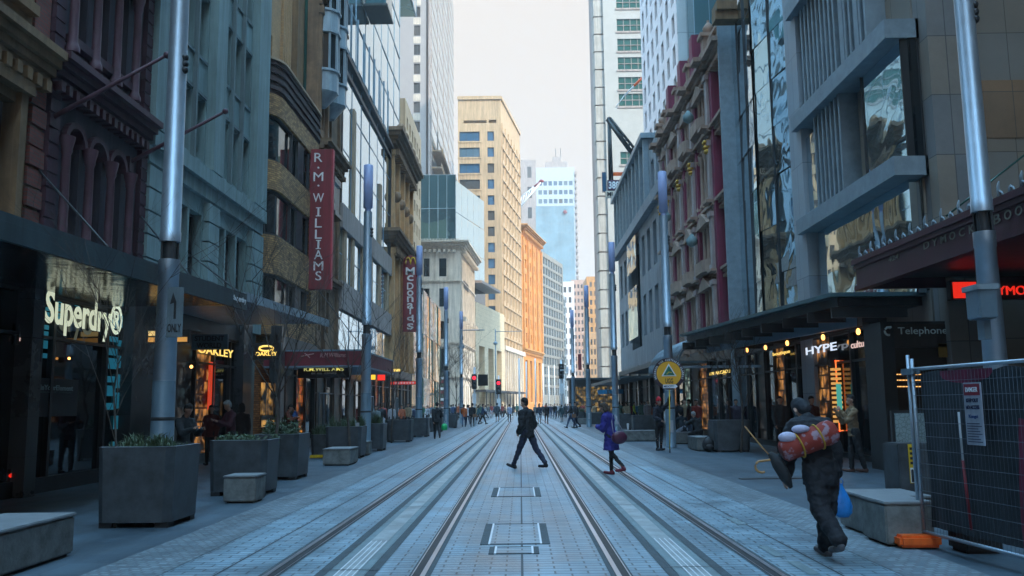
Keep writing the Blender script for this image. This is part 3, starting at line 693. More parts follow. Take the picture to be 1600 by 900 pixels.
for k in range(5): pilaster(t, Mf, .3 + k * (Wd - .6) / 4, .6, 4.5, 13.6, .35, .5); pilaster(t, Mf, .3 + k * (Wd - .6) / 4, .5, 15.1, 21.3, .3, .4)
t.build('pilasters', M_SAND, b)
for r in rc: window(b, Mf, r, .4, 'sash', M_BROWNFRAME)

# ---- glass pavilion store
y0 = yL(659) - 8; y1 = yL(690)
curtain('glass_pavilion', 'tall clear glass shop box with warm streaky reflections beyond the red vertical sign', frame(XL, 79.5, 0, LEFT), yL(688) - 79.5, 0, 13.4, 18, 9, 3, M_CURT2, M_WING, .05)

# ---- far left tan block peeping between towers
def block(name, label, x, y, rz, wf, ws, H, wallm, nf, ns, nst, z0=4, reveal=.3, fw=(.5, .5), trim=None, style='sash', gm=None, cor=0, maxw=200, hf=None, ztop=1.5):
    """block with a front (facing the camera) and a street side; x, y is the corner shared by both"""
    b = thing(name, label, 'building', (x, y, 0))
    Fm = Matrix.Translation((x, y, 0)) @ Matrix.Rotation(rz, 4, 'Z') @ Matrix.Translation((-wf, 0, 0)); Sm = Matrix.Translation((x, y, 0)) @ Matrix.Rotation(rz + PI / 2, 4, 'Z')
    mb = MB(); r1 = grid(.8, wf - .8, nf, z0, H - ztop, nst, fw[0], hf or .55) if nf else []; r2 = grid(.8, ws - .8, ns, z0, H - ztop, nst, fw[1], hf or .55) if ns else []
    wall_face(mb, Fm, wf, 0, H, r1, reveal); wall_face(mb, Sm, ws, 0, H, r2, reveal)
    mb.M = Fm; mb.box(0.01, wf - reveal - .06, reveal + .06, ws - .01, 0, H - .03); mb.quad((0, 0, H), (wf, 0, H), (wf, ws, H), (0, ws, H)); mb.M = Matrix.Identity(4)
    mb.build('wall', wallm, b)
    if cor:
        t = MB(); cornice(t, Fm, 0, wf, H - .4, 1.0, cor, 3, .8, ends=2); cornice(t, Sm, 0, ws, H - .4, 1.0, cor, 3, .8); t.build('cornice', trim or wallm, b)
    cnt = 0
    for Mx, rr in ((Fm, r1), (Sm, r2)):
        for r in rr:
            if cnt < maxw: window(b, Mx, r, reveal, style, gm=gm); cnt += 1
    return b, Fm, Sm
block('tan_office_block', 'sunlit tan office block glimpsed between the mirrored tower and the ribbed tower', -15.8, 120, 0, 12, 20, 45, M_TAN, 5, 6, 12)

M_CONC_P = mat('pale_tower_concrete', (.30, .265, .25), .7, var=.08, scale=.5)
# ---- ribbed concrete and glass tower
x0, x1 = on_y(645, 200, 185).x, on_y(669, 200, 185).x
b = thing('ribbed_tower', 'tall pale concrete and glass tower with dark window column and stacked balconies', 'building', (x1, 185, 0))
mb = MB(); wf = x1 - x0 + 3; ws = 75
Fm = frame(x1 - wf, 185, 0, 0); Sm = frame(x1, 185, 0, LEFT)
rc = [(3.15, 4.55, z, z + 2.4) for z in [8 + 4.4 * k for k in range(27)]]
wall_face(mb, Fm, wf, 0, 125, rc, .3); mb.M = Fm; mb.box(.01, wf - .4, .36, ws, 0, 124.9); mb.M = Matrix.Identity(4); mb.build('wall', M_CONC_P, b)
for r in rc: window(b, Fm, r, .3, 'two')
sp = MB(); sp.M = Fm
for r in rc: sp.box(r[0] - .1, r[1] + .1, -.06, -.001, r[3] + .25, r[3] + 1.75)
sp.build('tan_spandrels', M_CREAM_D, b); sp = MB(); sp.M = Fm; sp.box(wf - .45, wf - .2, -.12, -.001, 0, 124); sp.build('brown_strip', M_BROWNFRAME, b)
for j in range(15):
    gl = MB(); gl.M = Sm; gl.box(.8, ws, .0, .3, 62 + j * 4.2, 62 + j * 4.2 + 4.15); gl.build('glazing', M_CURT, b)
ms = MB(); ms.M = Sm; ms.box(0, .8, -.4, .3, 0, 125)
for j in range(32): ms.box(.8, ws, -.06, .1, 3.9 * j, 3.9 * j + .35)
for k in range(4): ms.box(6 + k * 16, 6.5 + k * 16, -.15, .1, 0, 125)
ms.build('ribs', M_CONC, b)
for j in range(13):
    bl = MB(); bl.M = Sm; z = 12 + j * 3.9
    bl.box(8, ws, -2.2, .2, z, z + .35); bl.box(8, ws, -2.25, -2.15, z + .35, z + 1.2); bl.build('balcony', M_CONC_W, b)

# ---- cream corner building beyond the side street
xc, yc = XL, yL(719.5)
b = thing('cream_corner_building', 'cream classical corner building with projecting cornice and pedimented windows beyond the side street', 'building', (xc, yc, 0))
wf, ws, H = 15, 21, 29.0; Fm = frame(xc - wf, yc, 0, 0); Sm = frame(xc, yc, 0, LEFT) ; Sm = Matrix.Translation((xc, yc, 0)) @ Matrix.Rotation(PI / 2 - .06, 4, 'Z')
fx = [on_y(p_, 500, yc).x - (xc - wf) for p_ in (664, 693)]
fx = [fx[0] - 3.1] + fx; rc = []
for u in fx:
    for (za, zb) in ((23.1, 26.2), (18.0, 21.1), (12.6, 15.6), (7.3, 11.0), (1.2, 5)): rc.append((u - .75, u + .75, za, zb))
rs = [(1.2 + k * 3.1, 2.5 + k * 3.1, za, zb) for k in range(6) for (za, zb) in ((23.1, 26.2), (18.0, 21.1), (12.6, 15.6), (7.3, 11.0), (1.2, 5))]
mb = MB(); wall_face(mb, Fm, wf, 0, H, rc, .4); wall_face(mb, Sm, ws, 0, H, rs, .4); mb.M = Fm; mb.box(.01, wf - .5, .45, ws, 0, H); mb.M = Matrix.Identity(4)
mb.build('wall', M_CREAM, b)
for r in rc: window(b, Fm, r, .4, 'sash')
for r in rs: window(b, Sm, r, .4, 'sash')
t = MB(); cornice(t, Fm, 0, wf, 27.6, 1.4, 1.5, 5, .8, ends=2); cornice(t, Sm, 0, ws, 27.6, 1.4, 1.5, 5, .8)
for z in (22.0, 11.6, 6.0): cornice(t, Fm, 0, wf, z, .45, .3, 2); cornice(t, Sm, 0, ws, z, .45, .3, 2)
t.M = Fm
for u in fx:
    t.add([(u - 1.3, -.5, 11.25), (u + 1.3, -.5, 11.25), (u, -.5, 12.0), (u - 1.3, .02, 11.25), (u + 1.3, .02, 11.25), (u, .02, 12.0)], [(0, 1, 2), (0, 3, 4, 1), (1, 4, 5, 2), (2, 5, 3, 0)])
    t.box(u - 1.1, u - .8, -.3, 0, 7.2, 11.2); t.box(u + .8, u + 1.1, -.3, 0, 7.2, 11.2)
for i in range(60): t.box(.1 + i * .25, .2 + i * .25, -1.35, -1.1, 29.0, 29.3)
for i in range(7): t.box(i * 2.1 + .1, i * 2.1 + .5, -.12, -.001, 22.5, 27.4); 
t.M = Sm
for i in range(14): t.box(i * 1.55 + .05, i * 1.55 + .4, -.15, -.001, 12.1, 27.4)
for i in range(7): t.box(.3 + i * 3.1, 1.0 + i * 3.1, -.9, 0, 15.6, 16.3)
t.M = Matrix.Identity(4); t.build('cornice', M_CREAM_D, b)
sg = MB(); sg.M = Sm; 
for k in range(7): sg.box(3.2 + k * .95, 3.7 + k * .95, -.3, -.16, 21.6, 22.8)
sg.build('roof_lettering', M_FRAME, b)
# poster window on the ground floor of the cream building
pb = MB(); u = fx[2] - .3; q = on_y(693, 560, yc - .2); pb.box(q.x - 1.0, q.x + 1.0, yc - .3, yc - .1, 1.5, 7.3)
pbo = tag(pb.build('poster_panel', M_DARK), 'tall dark poster case with patches of colour on the cream building corner', 'poster case')
for k in range(9):
    c_ = MB(); z = 1.9 + k * .58; c_.box(q.x - .7 + (k % 3) * .2, q.x + .1 + (k % 2) * .5, yc - .34, yc - .302, z, z + .4); c_.build('poster_patch', [M_RED, M_WHITEP, M_LEAF2][k % 3], pbo)

# teal glass block above the cream building
x0, x1 = on_y(643, 300, 172).x, on_y(712, 300, 172).x
zt, zb = on_y(690, 273, 172).z, 27
b = curtain('teal_glass_block', 'teal glass block standing behind the cream corner building cornice', frame(x0, 172, 0, 0), x1 - x0, zb, zt, 16, 5, 3, glass('dark_teal_mirror', (.10, .22, .24), .9, .04, .05, .35), M_AWN_L, .03)
g2 = MB(); Ms = Matrix.Translation((x1, 172, 0)) @ Matrix.Rotation(PI / 2 - .25, 4, 'Z'); g2.M = Ms
for i in range(5):
    for j in range(3): g2.quad((i * 4, .02, zb + j * (zt - zb - 1) / 3), (i * 4 + 3.9, .02, zb + j * (zt - zb - 1) / 3), (i * 4 + 3.9, 0.02, zb + (j + .98) * (zt - zb - 1) / 3), (i * 4, .02, zb + (j + .98) * (zt - zb - 1) / 3))
g2.build('street_glazing', glass('pale_rippled_glass', (.62, .78, .82), .95, .03, .05, .4), b)

# low limestone block with deep recesses and a floating roof
q0 = on_y(743, 470, 168); q1 = on_y(788, 492, 194)
b = thing('limestone_block', 'pale limestone block with tall square recesses and a thin floating roof slab', 'building', (q0.x, 168, 0))
ang = math.atan2(194 - 168, q1.x - q0.x); Sm = Matrix.Translation((q0.x, 168, 0)) @ Matrix.Rotation(ang, 4, 'Z'); L = math.hypot(26, q1.x - q0.x)
mb = MB(); rc = [(2.6 + k * 8, 7.4 + k * 8, 0.02, 13.2) for k in range(3)]
wall_face(mb, Sm, L, 0, 21.5, rc, 2.2); wall_face(mb, frame(q0.x - 12, 168, 0, 0), 12, 0, 21.5, [], .3)
mb.M = Sm; mb.box(.01, L, 2.25, 12, 0, 21.4); mb.quad((0, 0, 21.5), (L, 0, 21.5), (L, 12, 21.5), (0, 12, 21.5)); mb.M = Matrix.Identity(4); mb.build('wall', blocks('limestone_ashlar', (.66, .53, .36), (.60, .48, .32), (.4, .31, .2), 1.6, .8, .02, .8, .1, dirt=.1), b)
rf = MB(); rf.M = Sm; rf.box(-1.5, L - 11, -1.6, 9, 24.9, 25.4); rf.build('floating_roof', M_CONC, b)
rf = MB(); rf.M = Sm; rf.box(.5, L - 12, 1.5, 9, 21.5, 24.9); rf.build('glazed_penthouse', M_WIN, b)
rf = MB(); rf.M = Sm; rf.box(-1, L + 14, -2.2, .5, 4.2, 4.6)
for k in range(12): rf.box(k * 3.2, k * 3.2 + .15, -2.1, -1.95, 0, 4.2)
rf.build('street_canopy', M_FRAME, b)

# tall tan tower
yc = 198; xc = on_y(783.5, 300, yc).x; q = on_y(812, 215, 226); H = on_y(783.5, 152, yc).z; ang = math.atan2(226 - yc, q.x - xc); ws = math.hypot(226 - yc, q.x - xc) ; wf = 10.0
b = thing('tan_tower', 'tall sunlit tan tower with rows of blue windows, dark slots under its roof', 'building', (xc, yc, 0))
Fm = frame(xc - wf, yc, 0, 0); Sm = Matrix.Translation((xc, yc, 0)) @ Matrix.Rotation(ang, 4, 'Z')
rf_ = []; rs_ = []; fl = [on_y(750, v, yc).z for v in (212, 237, 262, 287, 312, 336, 361, 386, 411, 436, 460, 485, 510, 535)]
ua, ub = on_y(718, 300, yc).x - (xc - wf), on_y(750, 300, yc).x - (xc - wf); uc, ud = on_y(762, 300, yc).x - (xc - wf), on_y(772.5, 300, yc).x - (xc - wf)
for z in fl: rf_ += [(ua, ub, z - 1.25, z + 1.0), (uc, ud, z - 1.25, z + 1.0)]
rf_ += [(ua + 1, ub + 1.6, H - 6.2, H - 5.5), (ud - 1.2, ud + .6, H - 6.2, H - 5.4)]
n_ = 6
for z in fl: rs_ += [(1.2 + k * (ws - 2) / n_, 1.2 + k * (ws - 2) / n_ + (ws - 2) / n_ * .55, z - 1.25, z + 1.0) for k in range(n_)]
mb = MB(); wall_face(mb, Fm, wf, 0, H, rf_, .35); wall_face(mb, Sm, ws, 0, H, rs_, .5); mb.M = Fm; mb.box(.01, wf - 1.5, .8, ws - 2, 0, H - .1); mb.quad((0, 0, H), (wf, 0, H), (wf + 3, ws - 1, H), (0, ws - 1, H)); mb.M = Sm; mb.box(.7, ws - .01, .6, 3.5, 0, H - .1); mb.M = Matrix.Identity(4)
mb.build('wall', M_TAN, b)
for (rx, ry, rw, rh) in ((xc - 8, yc + 6, 4, 2.6), (xc - 3, yc + 12, 3, 1.8), (xc - 6, yc + 18, 5, 3.4)): rp_ = MB(); rp_.box(rx, rx + rw, ry, ry + 3, H + .01, H + rh); rp_.build('roof_plant', M_CONC, b)
for r in rf_[:-2]: window(b, Fm, r, .3, 'tri' if r[1] - r[0] > 3 else 'one', gm=M_WINB)
for r in rs_: window(b, Sm, r, .5, 'one', gm=M_WINB)
t = MB(); t.M = Fm
for z in fl[:-4]: t.box(ua - .4, ub + .4, -.12, -.001, z - 1.65, z - 1.3)
t.box(-.1, wf + .15, -.3, 0, H - .5, H + .3); t.M = Sm; t.box(0, ws, -.3, 0, H - .5, H + .3)
for z in fl: t.box(.5, ws - .5, -.25, -.001, z + 1.1, z + 1.45)
for k in range(n_ + 1): u = .8 + k * (ws - 2) / n_; t.box(u, u + .5, -.2, -.001, 0, H - 6)
t.M = Matrix.Identity(4); t.build('string_courses', M_TAN, b)
bs = MB(); bs.M = Sm; 
for k in range(9): bs.box(1 + k * (ws) / 9, 1.7 + k * ws / 9, -.5, -.21, 0, 14)
bs.box(0, ws + 1, -.7, -.21, 14, 15); bs.build('white_base', M_CREAM, b)

# orange sandstone building
yc = 240; xc = on_y(815, 400, yc).x; q = on_y(845, 390, 268); ang = math.atan2(268 - yc, q.x - xc); H = on_y(815, 352, yc).z; ws = math.hypot(268 - yc, q.x - xc)
b = thing('orange_building', 'bright orange sandstone building with bracketed cornice catching full sun', 'building', (xc, yc, 0))
Sm = Matrix.Translation((xc, yc, 0)) @ Matrix.Rotation(ang, 4, 'Z'); Fm = frame(xc - 10, yc, 0, 0)
rs_ = grid(2, ws - 1.5, 4, 18, H - 4, 7, .42, .62); rb = grid(2, ws - 1.5, 4, 1, 15.5, 1, .5, .8, .1)
mb = MB(); wall_face(mb, Sm, ws, 0, H, rs_ + rb, .7); wall_face(mb, Fm, 10, 0, H, [], .3); mb.M = Fm; mb.box(0, 9, .5, ws - 2, 0, H - .1); mb.M = Sm; mb.box(1.5, ws - .02, .8, 6, 0, H - .1); mb.M = Matrix.Identity(4); mb.build('wall', M_ORANGE, b)
t = MB(); cornice(t, Sm, 0, ws, H - 1.5, 1.7, 1.8, 5, 1.2); cornice(t, Fm, 0, 10, H - 1.5, 1.7, 1.8, 5, 1.2, ends=2); cornice(t, Sm, 0, ws, 16, 1.2, .8, 3, 1); t.M = Sm
for k in range(5): t.box(.7 + k * (ws - 2) / 4, 2.2 + k * (ws - 2) / 4, -.5, -.001, 17.3, H - 3)
t.M = Matrix.Identity(4); t.build('cornice', M_ORANGE_D, b)
for r in rs_: window(b, Sm, r, .7, 'one')
for r in rb: window(b, Sm, r, .7, 'tri')
# curved glass block and buildings farther along the left
block('bronze_glass_block', 'grey framed glazed block following the orange building along the bend', on_y(848, 500, 285).x, 285, -.28, 12, 30, on_y(850, 392, 285).z, mat('weathered_grey_frame', (.26, .24, .21), .7), 2, 8, 14, fw=(.8, .8), gm=M_WINB2, hf=.75)
block('green_glass_block', 'pale green glazed low tower in the distance at the end of the street', on_y(872, 500, 330).x, 330, -.2, 12, 20, on_y(865, 455, 330).z, M_AWN_L, 4, 3, 12, fw=(.85, .8), gm=M_CURT, hf=.8)
block('white_gridded_block', 'white gridded office block at the far end of the street', on_y(898, 500, 400).x, 400, 0, 13, 24, on_y(880, 440, 400).z, M_WHITE, 5, 3, 11, fw=(.55, .5))
# pink brown ribbed tower, far right of the gap, and its neighbours
block('pink_brown_tower', 'pinkish brown ribbed tower at the far end right of centre', on_y(932, 500, 430).x, 430, 0, 12, 20, on_y(918, 437, 430).z, mat('pink_brown_concrete', (.48, .29, .21), .8, var=.12, scale=.4), 6, 2, 16, fw=(.5, .5))
block('gold_brick_block', 'golden orange brick block at the far end beside the pale hotel', on_y(952, 500, 360).x, 360, 0, 9, 20, on_y(935, 432, 360).z, M_ORANGE_D, 4, 2, 13, fw=(.5, .5))
block('tan_corner_block', 'low sunlit sandstone block under the golden brick block', on_y(940, 500, 300).x, 300, 0, 5, 20, on_y(935, 520, 300).z, M_SAND, 3, 2, 6, fw=(.5, .5))
# distant pale tower with crown
x0, x1 = on_y(838, 300, 520).x, on_y(898, 300, 520).x; H = on_y(860, 262, 520).z
b, Fm, Sm = block('distant_grey_tower', 'distant pale blue grey tower with stepped crown fading into haze', x1, 520, 0, x1 - x0, 34, H, mat('pale_grey_cladding', (.42, .47, .52), .6, var=.06, scale=.3), 7, 5, 14, z0=60, fw=(.72, .6), gm=M_WINB, ztop=7, hf=.5)
t = MB(); t.box(x0 + 6, x1 - 4, 521, 540, H, H + 4); t.box(x1 - 13, x1 - 8, 521, 526, H + 4, H + 7); t.build('roof_crown', M_CONC, b)
t = MB()
for i in range(int(H / 4)): t.box(x1, x1 + 1.3, 519.5, 530, 4 * i, 4 * i + 2)
t.build('balconies', M_CONC, b)
ml = MB(); 
for k in (0, 3): ml.tube([(x1 - 11 + k, 523, H + 7), (x1 - 11 + k, 523, H + 13)], .2, 6)
ml.build('mast', M_FRAME, b)
x0, x1 = on_y(838, 400, 440).x, on_y(898, 400, 440).x
curtain('distant_blue_tower', 'light blue glass tower standing in front of the distant grey tower', frame(x0, 440, 0, 0), x1 - x0, 0, on_y(860, 322, 440).z, 18, 12, 22, mat('blue_tinted_curtain_glass', (.22, .36, .44), .2, metal=.3, var=.3, scale=.12, bump=0), M_CONC, .05)
lg = MB(); q = on_y(883, 331, 439); lg.ball((q.x, 439.4, q.z), 1.0, 8, sy=.3); tag(lg.build('round_logo_sign', M_RED), 'small round red emblem high on the light blue glass tower', 'sign')
x0, x1 = on_y(812, 300, 470).x, on_y(838, 300, 470).x
block('distant_white_tower', 'slim white tower half hidden behind the tan tower and the crane', x1, 470, 0, x1 - x0 + 4, 20, on_y(825, 250, 470).z, M_CONC, 2, 2, 10, z0=20, fw=(.4, .4))
for i in range(7):
    pass
# tower crane jib
cr = thing('tower_crane', 'red and white crane jib leaning out from behind the tan tower', 'crane', on_y(812, 330, 300))
mb = MB(); A = on_y(806, 332, 300); B = on_y(846, 283, 300); A2 = on_y(808, 312, 300)
mb.tube([A, B], .35, 6); mb.tube([A2, B], .2, 6)
for k in range(9): f = k / 9; mb.tube([A.lerp(B, f), A2.lerp(B, f + .08)], .12, 5)
mb.build('jib', M_WHITEP, cr); mb = MB(); mb.ball(B, .6, 8, sx=1.5); mb.tube([B, A2.lerp(B, .7)], .4, 6); mb.build('jib_head', M_RED, cr)
mb = MB(); mb.box(A.x - 2, A.x - .5, A.y - 1, A.y + 1, 0, A.z); mb.build('mast', M_WHITEP, cr)
# ================================================================ right side of the street
# ---- sandstone panelled return wall at the right edge
YC = on_x(1417, 62, XR).y; xa = on_y(1500, 300, YC + .25).x
b = thing('panelled_building', 'sandstone panelled wall with grey and brown squares at the right edge behind the lamp post', 'building', (xa, YC + .25, 0))
mb = MB(); mb.M = frame(xa, YC + .25, 0, 0); mb.box(-.9, 9, 0, 8, 0, 34)
mb.build('wall', M_SLAB, b)
mb = MB(); mb.M = frame(xa, YC + .25, 0, 0)
P2 = blocks('brown_stone_squares', (.26, .15, .08), (.20, .13, .08), (.08, .07, .06), 1.3, 1.55, .01, .55, .1, offset=0)
for (u, z) in ((.55, 11.1 - 3.1), (1.85, 8.0), (3.15, 8.0), (4.45, 8.0)): mb.box(u, u + 1.28, -.02, -.001, z + .1, z + 1.6)
mb.build('brown_panels', P2, b)
pr = MB(); pr.M = frame(xa, YC + .25, 0, 0); pr.box(-.85, .3, -.7, -.003, 0, 34); pr.build('corner_pier', blocks('pier_cladding', (.25, .21, .17), (.17, .18, .19), (.08, .08, .08), 1.2, 1.5, .012, .5, .1, offset=0, dirt=.2), b)
# ---- camera-side building behind the maroon awning (only its reflections and shade reach the picture)
b = thing('maroon_awning_building', 'dark stone shop building set back behind the maroon awning at the right edge', 'building', (14.5, 20, 0))
Mf = frame(14.5, 20.5, 0, RIGHT); mb = MB(); rc = grid(1, 29, 8, 6, 33, 8, .5, .6); wall_face(mb, Mf, 30, 0, 62, rc, .3); shell(mb, Mf, 30, 0, 62, 14, .3); mb.build('wall', M_SAND_D, b)
for r in rc: window(b, Mf, r, .3, 'sash')

# ---- grey clad building with projecting bands
dmax = xa - .92 - XR; yb_, ye_ = YC, at_px(1264, XR - .35, 430)
b = thing('banded_grey_building', 'blue grey stone clad building with projecting bands, slim fins and boxed glass bays', 'building', (XR, yb_, 0))
Mf = frame(XR, ye_, 0, RIGHT); Wd = ye_ - yb_
mb = MB(); mb.M = Mf; mb.box(.01, Wd - .9, .6, 8, 0, 42)
mb.build('core', M_GREYPANEL, b)
# front return (dark glass facing the camera)
gl = MB(); gl.M = Mf
gl.box(Wd - .9, Wd - .02, .02, dmax, 7.6, 10.65); gl.build('corner_glass_box', M_SHOPG, b)
gl = MB(); gl.M = Mf; gl.box(Wd - .9, Wd - .3, .3, dmax, 4.3, 7.1); gl.build('corner_glass_box', M_SHOPG, b)
bands = [(7.12, 7.6), (10.65, 11.15), (14.6, 15.1), (18.4, 18.9), (22.2, 22.7), (26, 26.5), (29.8, 30.3)]
for za, zb in bands:
    s_ = MB(); s_.M = Mf; s_.box(-.4, Wd + .02, -.55, .6, za, zb); s_.box(Wd - .9, Wd + .02, .6, dmax, za, zb); s_.build('projecting_band', M_AWN_L if False else M_GREYFIN, b)
for zi, (za, zb) in enumerate(bands[:-1]):
    zt = bands[zi + 1][0]
    for k in range(9):
        u = .35 + k * .36
        if zi == 0 and k < 2: continue
        f = MB(); f.M = Mf; f.box(u, u + .12, -.3, .6, zb + .002, zt - .002); f.build('fin', M_GREYFIN, b)
    if zi >= 1:
        for k in range(6):
            u = 3.7 + k * .36; f = MB(); f.M = Mf; f.box(u, u + .12 if k % 3 else u + .3, -.3, .6, zb + .002, zt - .002); f.build('fin', M_GREYFIN, b)
# boxed glass bays
g1 = MB(); g1.M = Mf
ug0, ug1 = ye_ - yR(1357, 180), Wd - .1
g1.box(ug0, ug1, -.12, .55, 7.62, 10.62); g1.build('glass_bay', M_CURT2, b)
g1 = MB(); g1.M = Mf; g1.box(0.0, .95, -.2, .55, 7.62, 10.3); g1.build('glass_bay', M_CURT2, b)
g1 = MB(); g1.M = Mf; g1.box(.2, Wd - .35, -.05, .55, 4.25, 7.1); g1.build('glass_bay', M_CURT2, b)
for (ua_, ub_, dd_, zz_) in ((ug0 - .05, ug0, -.16, 10.63), (ug1, ug1 + .05, -.16, 10.63), (.95, 1.0, -.25, 10.3)):
    fr = MB(); fr.M = Mf; fr.box(ua_, ub_, dd_, .5, 7.61, zz_); fr.build('bay_frame', M_DARK, b)
# tall pier between the grey building and the folded glass tower
b = thing('clad_pier', 'tall grey stone clad pier between the banded building and the folded glass tower', 'pier', (XR, ye_, 0))
mb = MB(); y1_ = at_px(1246, XR - .35, 450); mb.box(XR - .35, XR + 4, ye_ + .02, y1_, 0, 42); mb.build('shaft', blocks('pier_cladding_grey', (.24, .29, .33), (.31, .35, .38), (.12, .14, .16), .9, 1.9, .01, .5, .1, offset=.3, dirt=.15), b)

# ---- folded mirror glass tower
ya_, yz_ = at_px(1246, XR - .35, 450) + .02, at_px(1160, XR + .1, 480)
b = thing('folded_glass_tower', 'folded mirror glass tower full of wavy reflections above the dark awning', 'building', (XR, ya_, 0))
mb = MB(); mb.box(XR + 1.6, XR + 14, ya_ + .1, yz_, 0, 60); mb.build('core', M_TEALG, b)
segs = [(XR + .1, yz_), (XR + .25, yz_ - (yz_ - ya_) * .38), (XR + 1.35, yz_ - (yz_ - ya_) * .55), (XR + .35, ya_ + .02)]
segs = [(XR + .1, yz_), (XR - .1, ya_ + (yz_ - ya_) * .55), (XR + .55, ya_ + .02)]
for j in range(22):
    za, zb = 4.6 + j * 1.9, 4.6 + (j + 1) * 1.9
    gl = MB()
    for (p, q) in zip(segs, segs[1:]):
        n_ = 3
        for i in range(n_):
            a = (p[0] + (q[0] - p[0]) * i / n_, p[1] + (q[1] - p[1]) * i / n_); c = (p[0] + (q[0] - p[0]) * (i + 1) / n_, p[1] + (q[1] - p[1]) * (i + 1) / n_)
            r1, r2, r3 = [random.uniform(-.02, .02) for _ in range(3)]
            r3 += .02
            gl.quad((a[0] + r1, a[1], za), (c[0] + r2, c[1], za), (c[0] + r2 + r3, c[1], zb), (a[0] + r1 + r3, a[1], zb))
    gl.build('glazing', M_CURT2, b)
ms = MB()
for (p, q) in zip(segs, segs[1:]):
    for i in range(4): x = p[0] + (q[0] - p[0]) * i / 3; y = p[1] + (q[1] - p[1]) * i / 3; ms.box(x - .05, x + .02, y - .012, y + .012, 4.6, 46.4)
ms.build('mullions', M_FRAME, b)
# pale ribbed party pier
b = thing('ribbed_party_pier', 'slim blue grey ribbed pier between folded glass tower and ornate burgundy facade', 'pier', (XR, yz_ + .5, 0))
mb = MB(); y2_ = at_px(1141, XR - .5, 497)
for k in range(4): ww = (y2_ - yz_) / 4; mb.box(XR - .4 - .12 * (k % 2), XR + 3, yz_ + k * ww + .012, yz_ + (k + 1) * ww - .012, 0, on_x(1135, 20, XR).z)
mb.build('shaft', M_GREYFIN, b)

# ---- ornate burgundy and sandstone arcade
y0_, y1_ = at_px(1141, XR - .5, 497) + .02, yR(1044, 400)
b = thing('ornate_arcade_building', 'ornate stone building with burgundy strips, gilded capitals, paired columns and urns', 'building', (XR, y1_, 0))
Mf = frame(XR, y1_, 0, RIGHT); Wd = y1_ - y0_
M_AST = mat('mauve_grey_stone', (.37, .235, .17), .8, var=.25, scale=1.5); M_BURG2 = mat('crimson_burgundy_paint', (.21, .022, .06), .55, var=.15)
piers = [y1_ - yR(p_, 380) for p_ in (1048, 1060, 1080, 1101, 1129)]
lv = [4.6, 7.9, 11.2, 14.7, 18.0]; H = 18.4
rc = []
for (pa, pb_) in zip(piers, piers[1:]):
    w = pb_ - pa - 1.2; c = (pa + pb_) / 2
    for z in lv[:-1]:
        for s in (-1, 0, 1): rc.append((c + s * w / 3 - w / 9, c + s * w / 3 + w / 9, z + .7, z + 2.7))
mb = MB(); wall_face(mb, Mf, Wd, 0, H, rc, .5); shell(mb, Mf, Wd, 0, H, 10, .5); mb.build('wall', M_AST, b)
for r in rc: window(b, Mf, r, .45, 'sash', M_BROWNFRAME)
t = MB()
for z, hh, pj in ((4.0, .5, .35), (7.6, .35, .35), (10.9, .4, .45), (14.5, .45, .55), (17.75, .65, .8)):
    cornice(t, Mf, 0, Wd, z, hh, pj, 3, .3)
    for u in piers: cornice(t, Mf, u - .45, u + .45, z, hh, pj + .35, 3)
t.M = Mf
for (pa, pb_) in zip(piers, piers[1:]):
    c = (pa + pb_) / 2; w = (pb_ - pa) / 2 - .6
    for z in (10.4, 7.2, 17.1):
        t.add([(c - w, -.6, z), (c + w, -.6, z), (c, -.6, z + .7), (c - w, 0, z), (c + w, 0, z), (c, 0, z + .7)], [(0, 1, 2), (0, 3, 4, 1), (1, 4, 5, 2), (2, 5, 3, 0)])
    t.prism([(c - w, 0), (c - w, -.5), (c - w * .6, -.8), (c + w * .6, -.8), (c + w, -.5), (c + w, 0)], 8.0, 8.6)
    t.prism([(c - w, 0), (c - w, -.5), (c - w * .6, -.8), (c + w * .6, -.8), (c + w, -.5), (c + w, 0)], 15.2, 15.8)
t.M = Matrix.Identity(4); t.build('cornice', M_AST, b)
for (pa, pb_) in zip(piers, piers[1:]):
    w = pb_ - pa - 1.2; c = (pa + pb_) / 2
    for z in lv[:-1]:
        for s in (-1.5, -.5, .5, 1.5):
            cc = MB(); column(cc, Mf, c + s * w / 3, z + .3, z + (2.95 if z < 18 else 2.0), .13, .3, n=8); cc.build('column', M_AST, b)
    for z in (5.0, 8.6, 12.2, 15.9):
        pass
for u in piers:
    p = MB()
    for i, z in enumerate(lv[:-1]): pilaster(p, Mf, u, .5, z + .05, lv[i + 1] - .45, .55, .25)
    p.build('pilaster', mat('pale_mauve_shaft', (.38, .29, .26), .7, var=.15), b)
    p = MB(); p.M = Mf; p.box(u + .27, u + .75, -.42, -.001, 4.6, 17.7); p.build('burgundy_strip', M_BURG2, b)
    p = MB(); p.M = Mf
    for (dz, rr) in ((13.75, .16), (13.95, .24), (14.2, .3)):
        for k in range(6): a = 2 * PI * k / 6; p.ball((u + rr * .7 * math.cos(a), -.55 + rr * .5 * math.sin(a), dz), .11, 6)
    p.M = Matrix.Identity(4); p.build('gilded_capital', M_GOLD, b)
    # parapet pedestals, crimson fins and finials
    p = MB(); p.M = Mf; p.box(u - .3, u + .3, -.6, .1, 18.45, 19.5); p.box(u - .42, u + .42, -.75, .2, 19.5, 19.7)
    p.lathe([(.1, 19.7), (.24, 19.85), (.3, 20.05), (.16, 20.25), (.06, 20.35), (.08, 20.45)], 10, (u, -.25, 0)); p.M = Matrix.Identity(4); p.build('finial', M_AST, b)
for u in piers[1:4]:
    p = MB(); p.M = Mf; p.box(u + .28, u + 1.1, -.5, .1, 18.45, 21.0); p.M = Matrix.Identity(4); p.build('crimson_parapet_fin', M_BURG2, b)
p = MB(); p.M = Mf
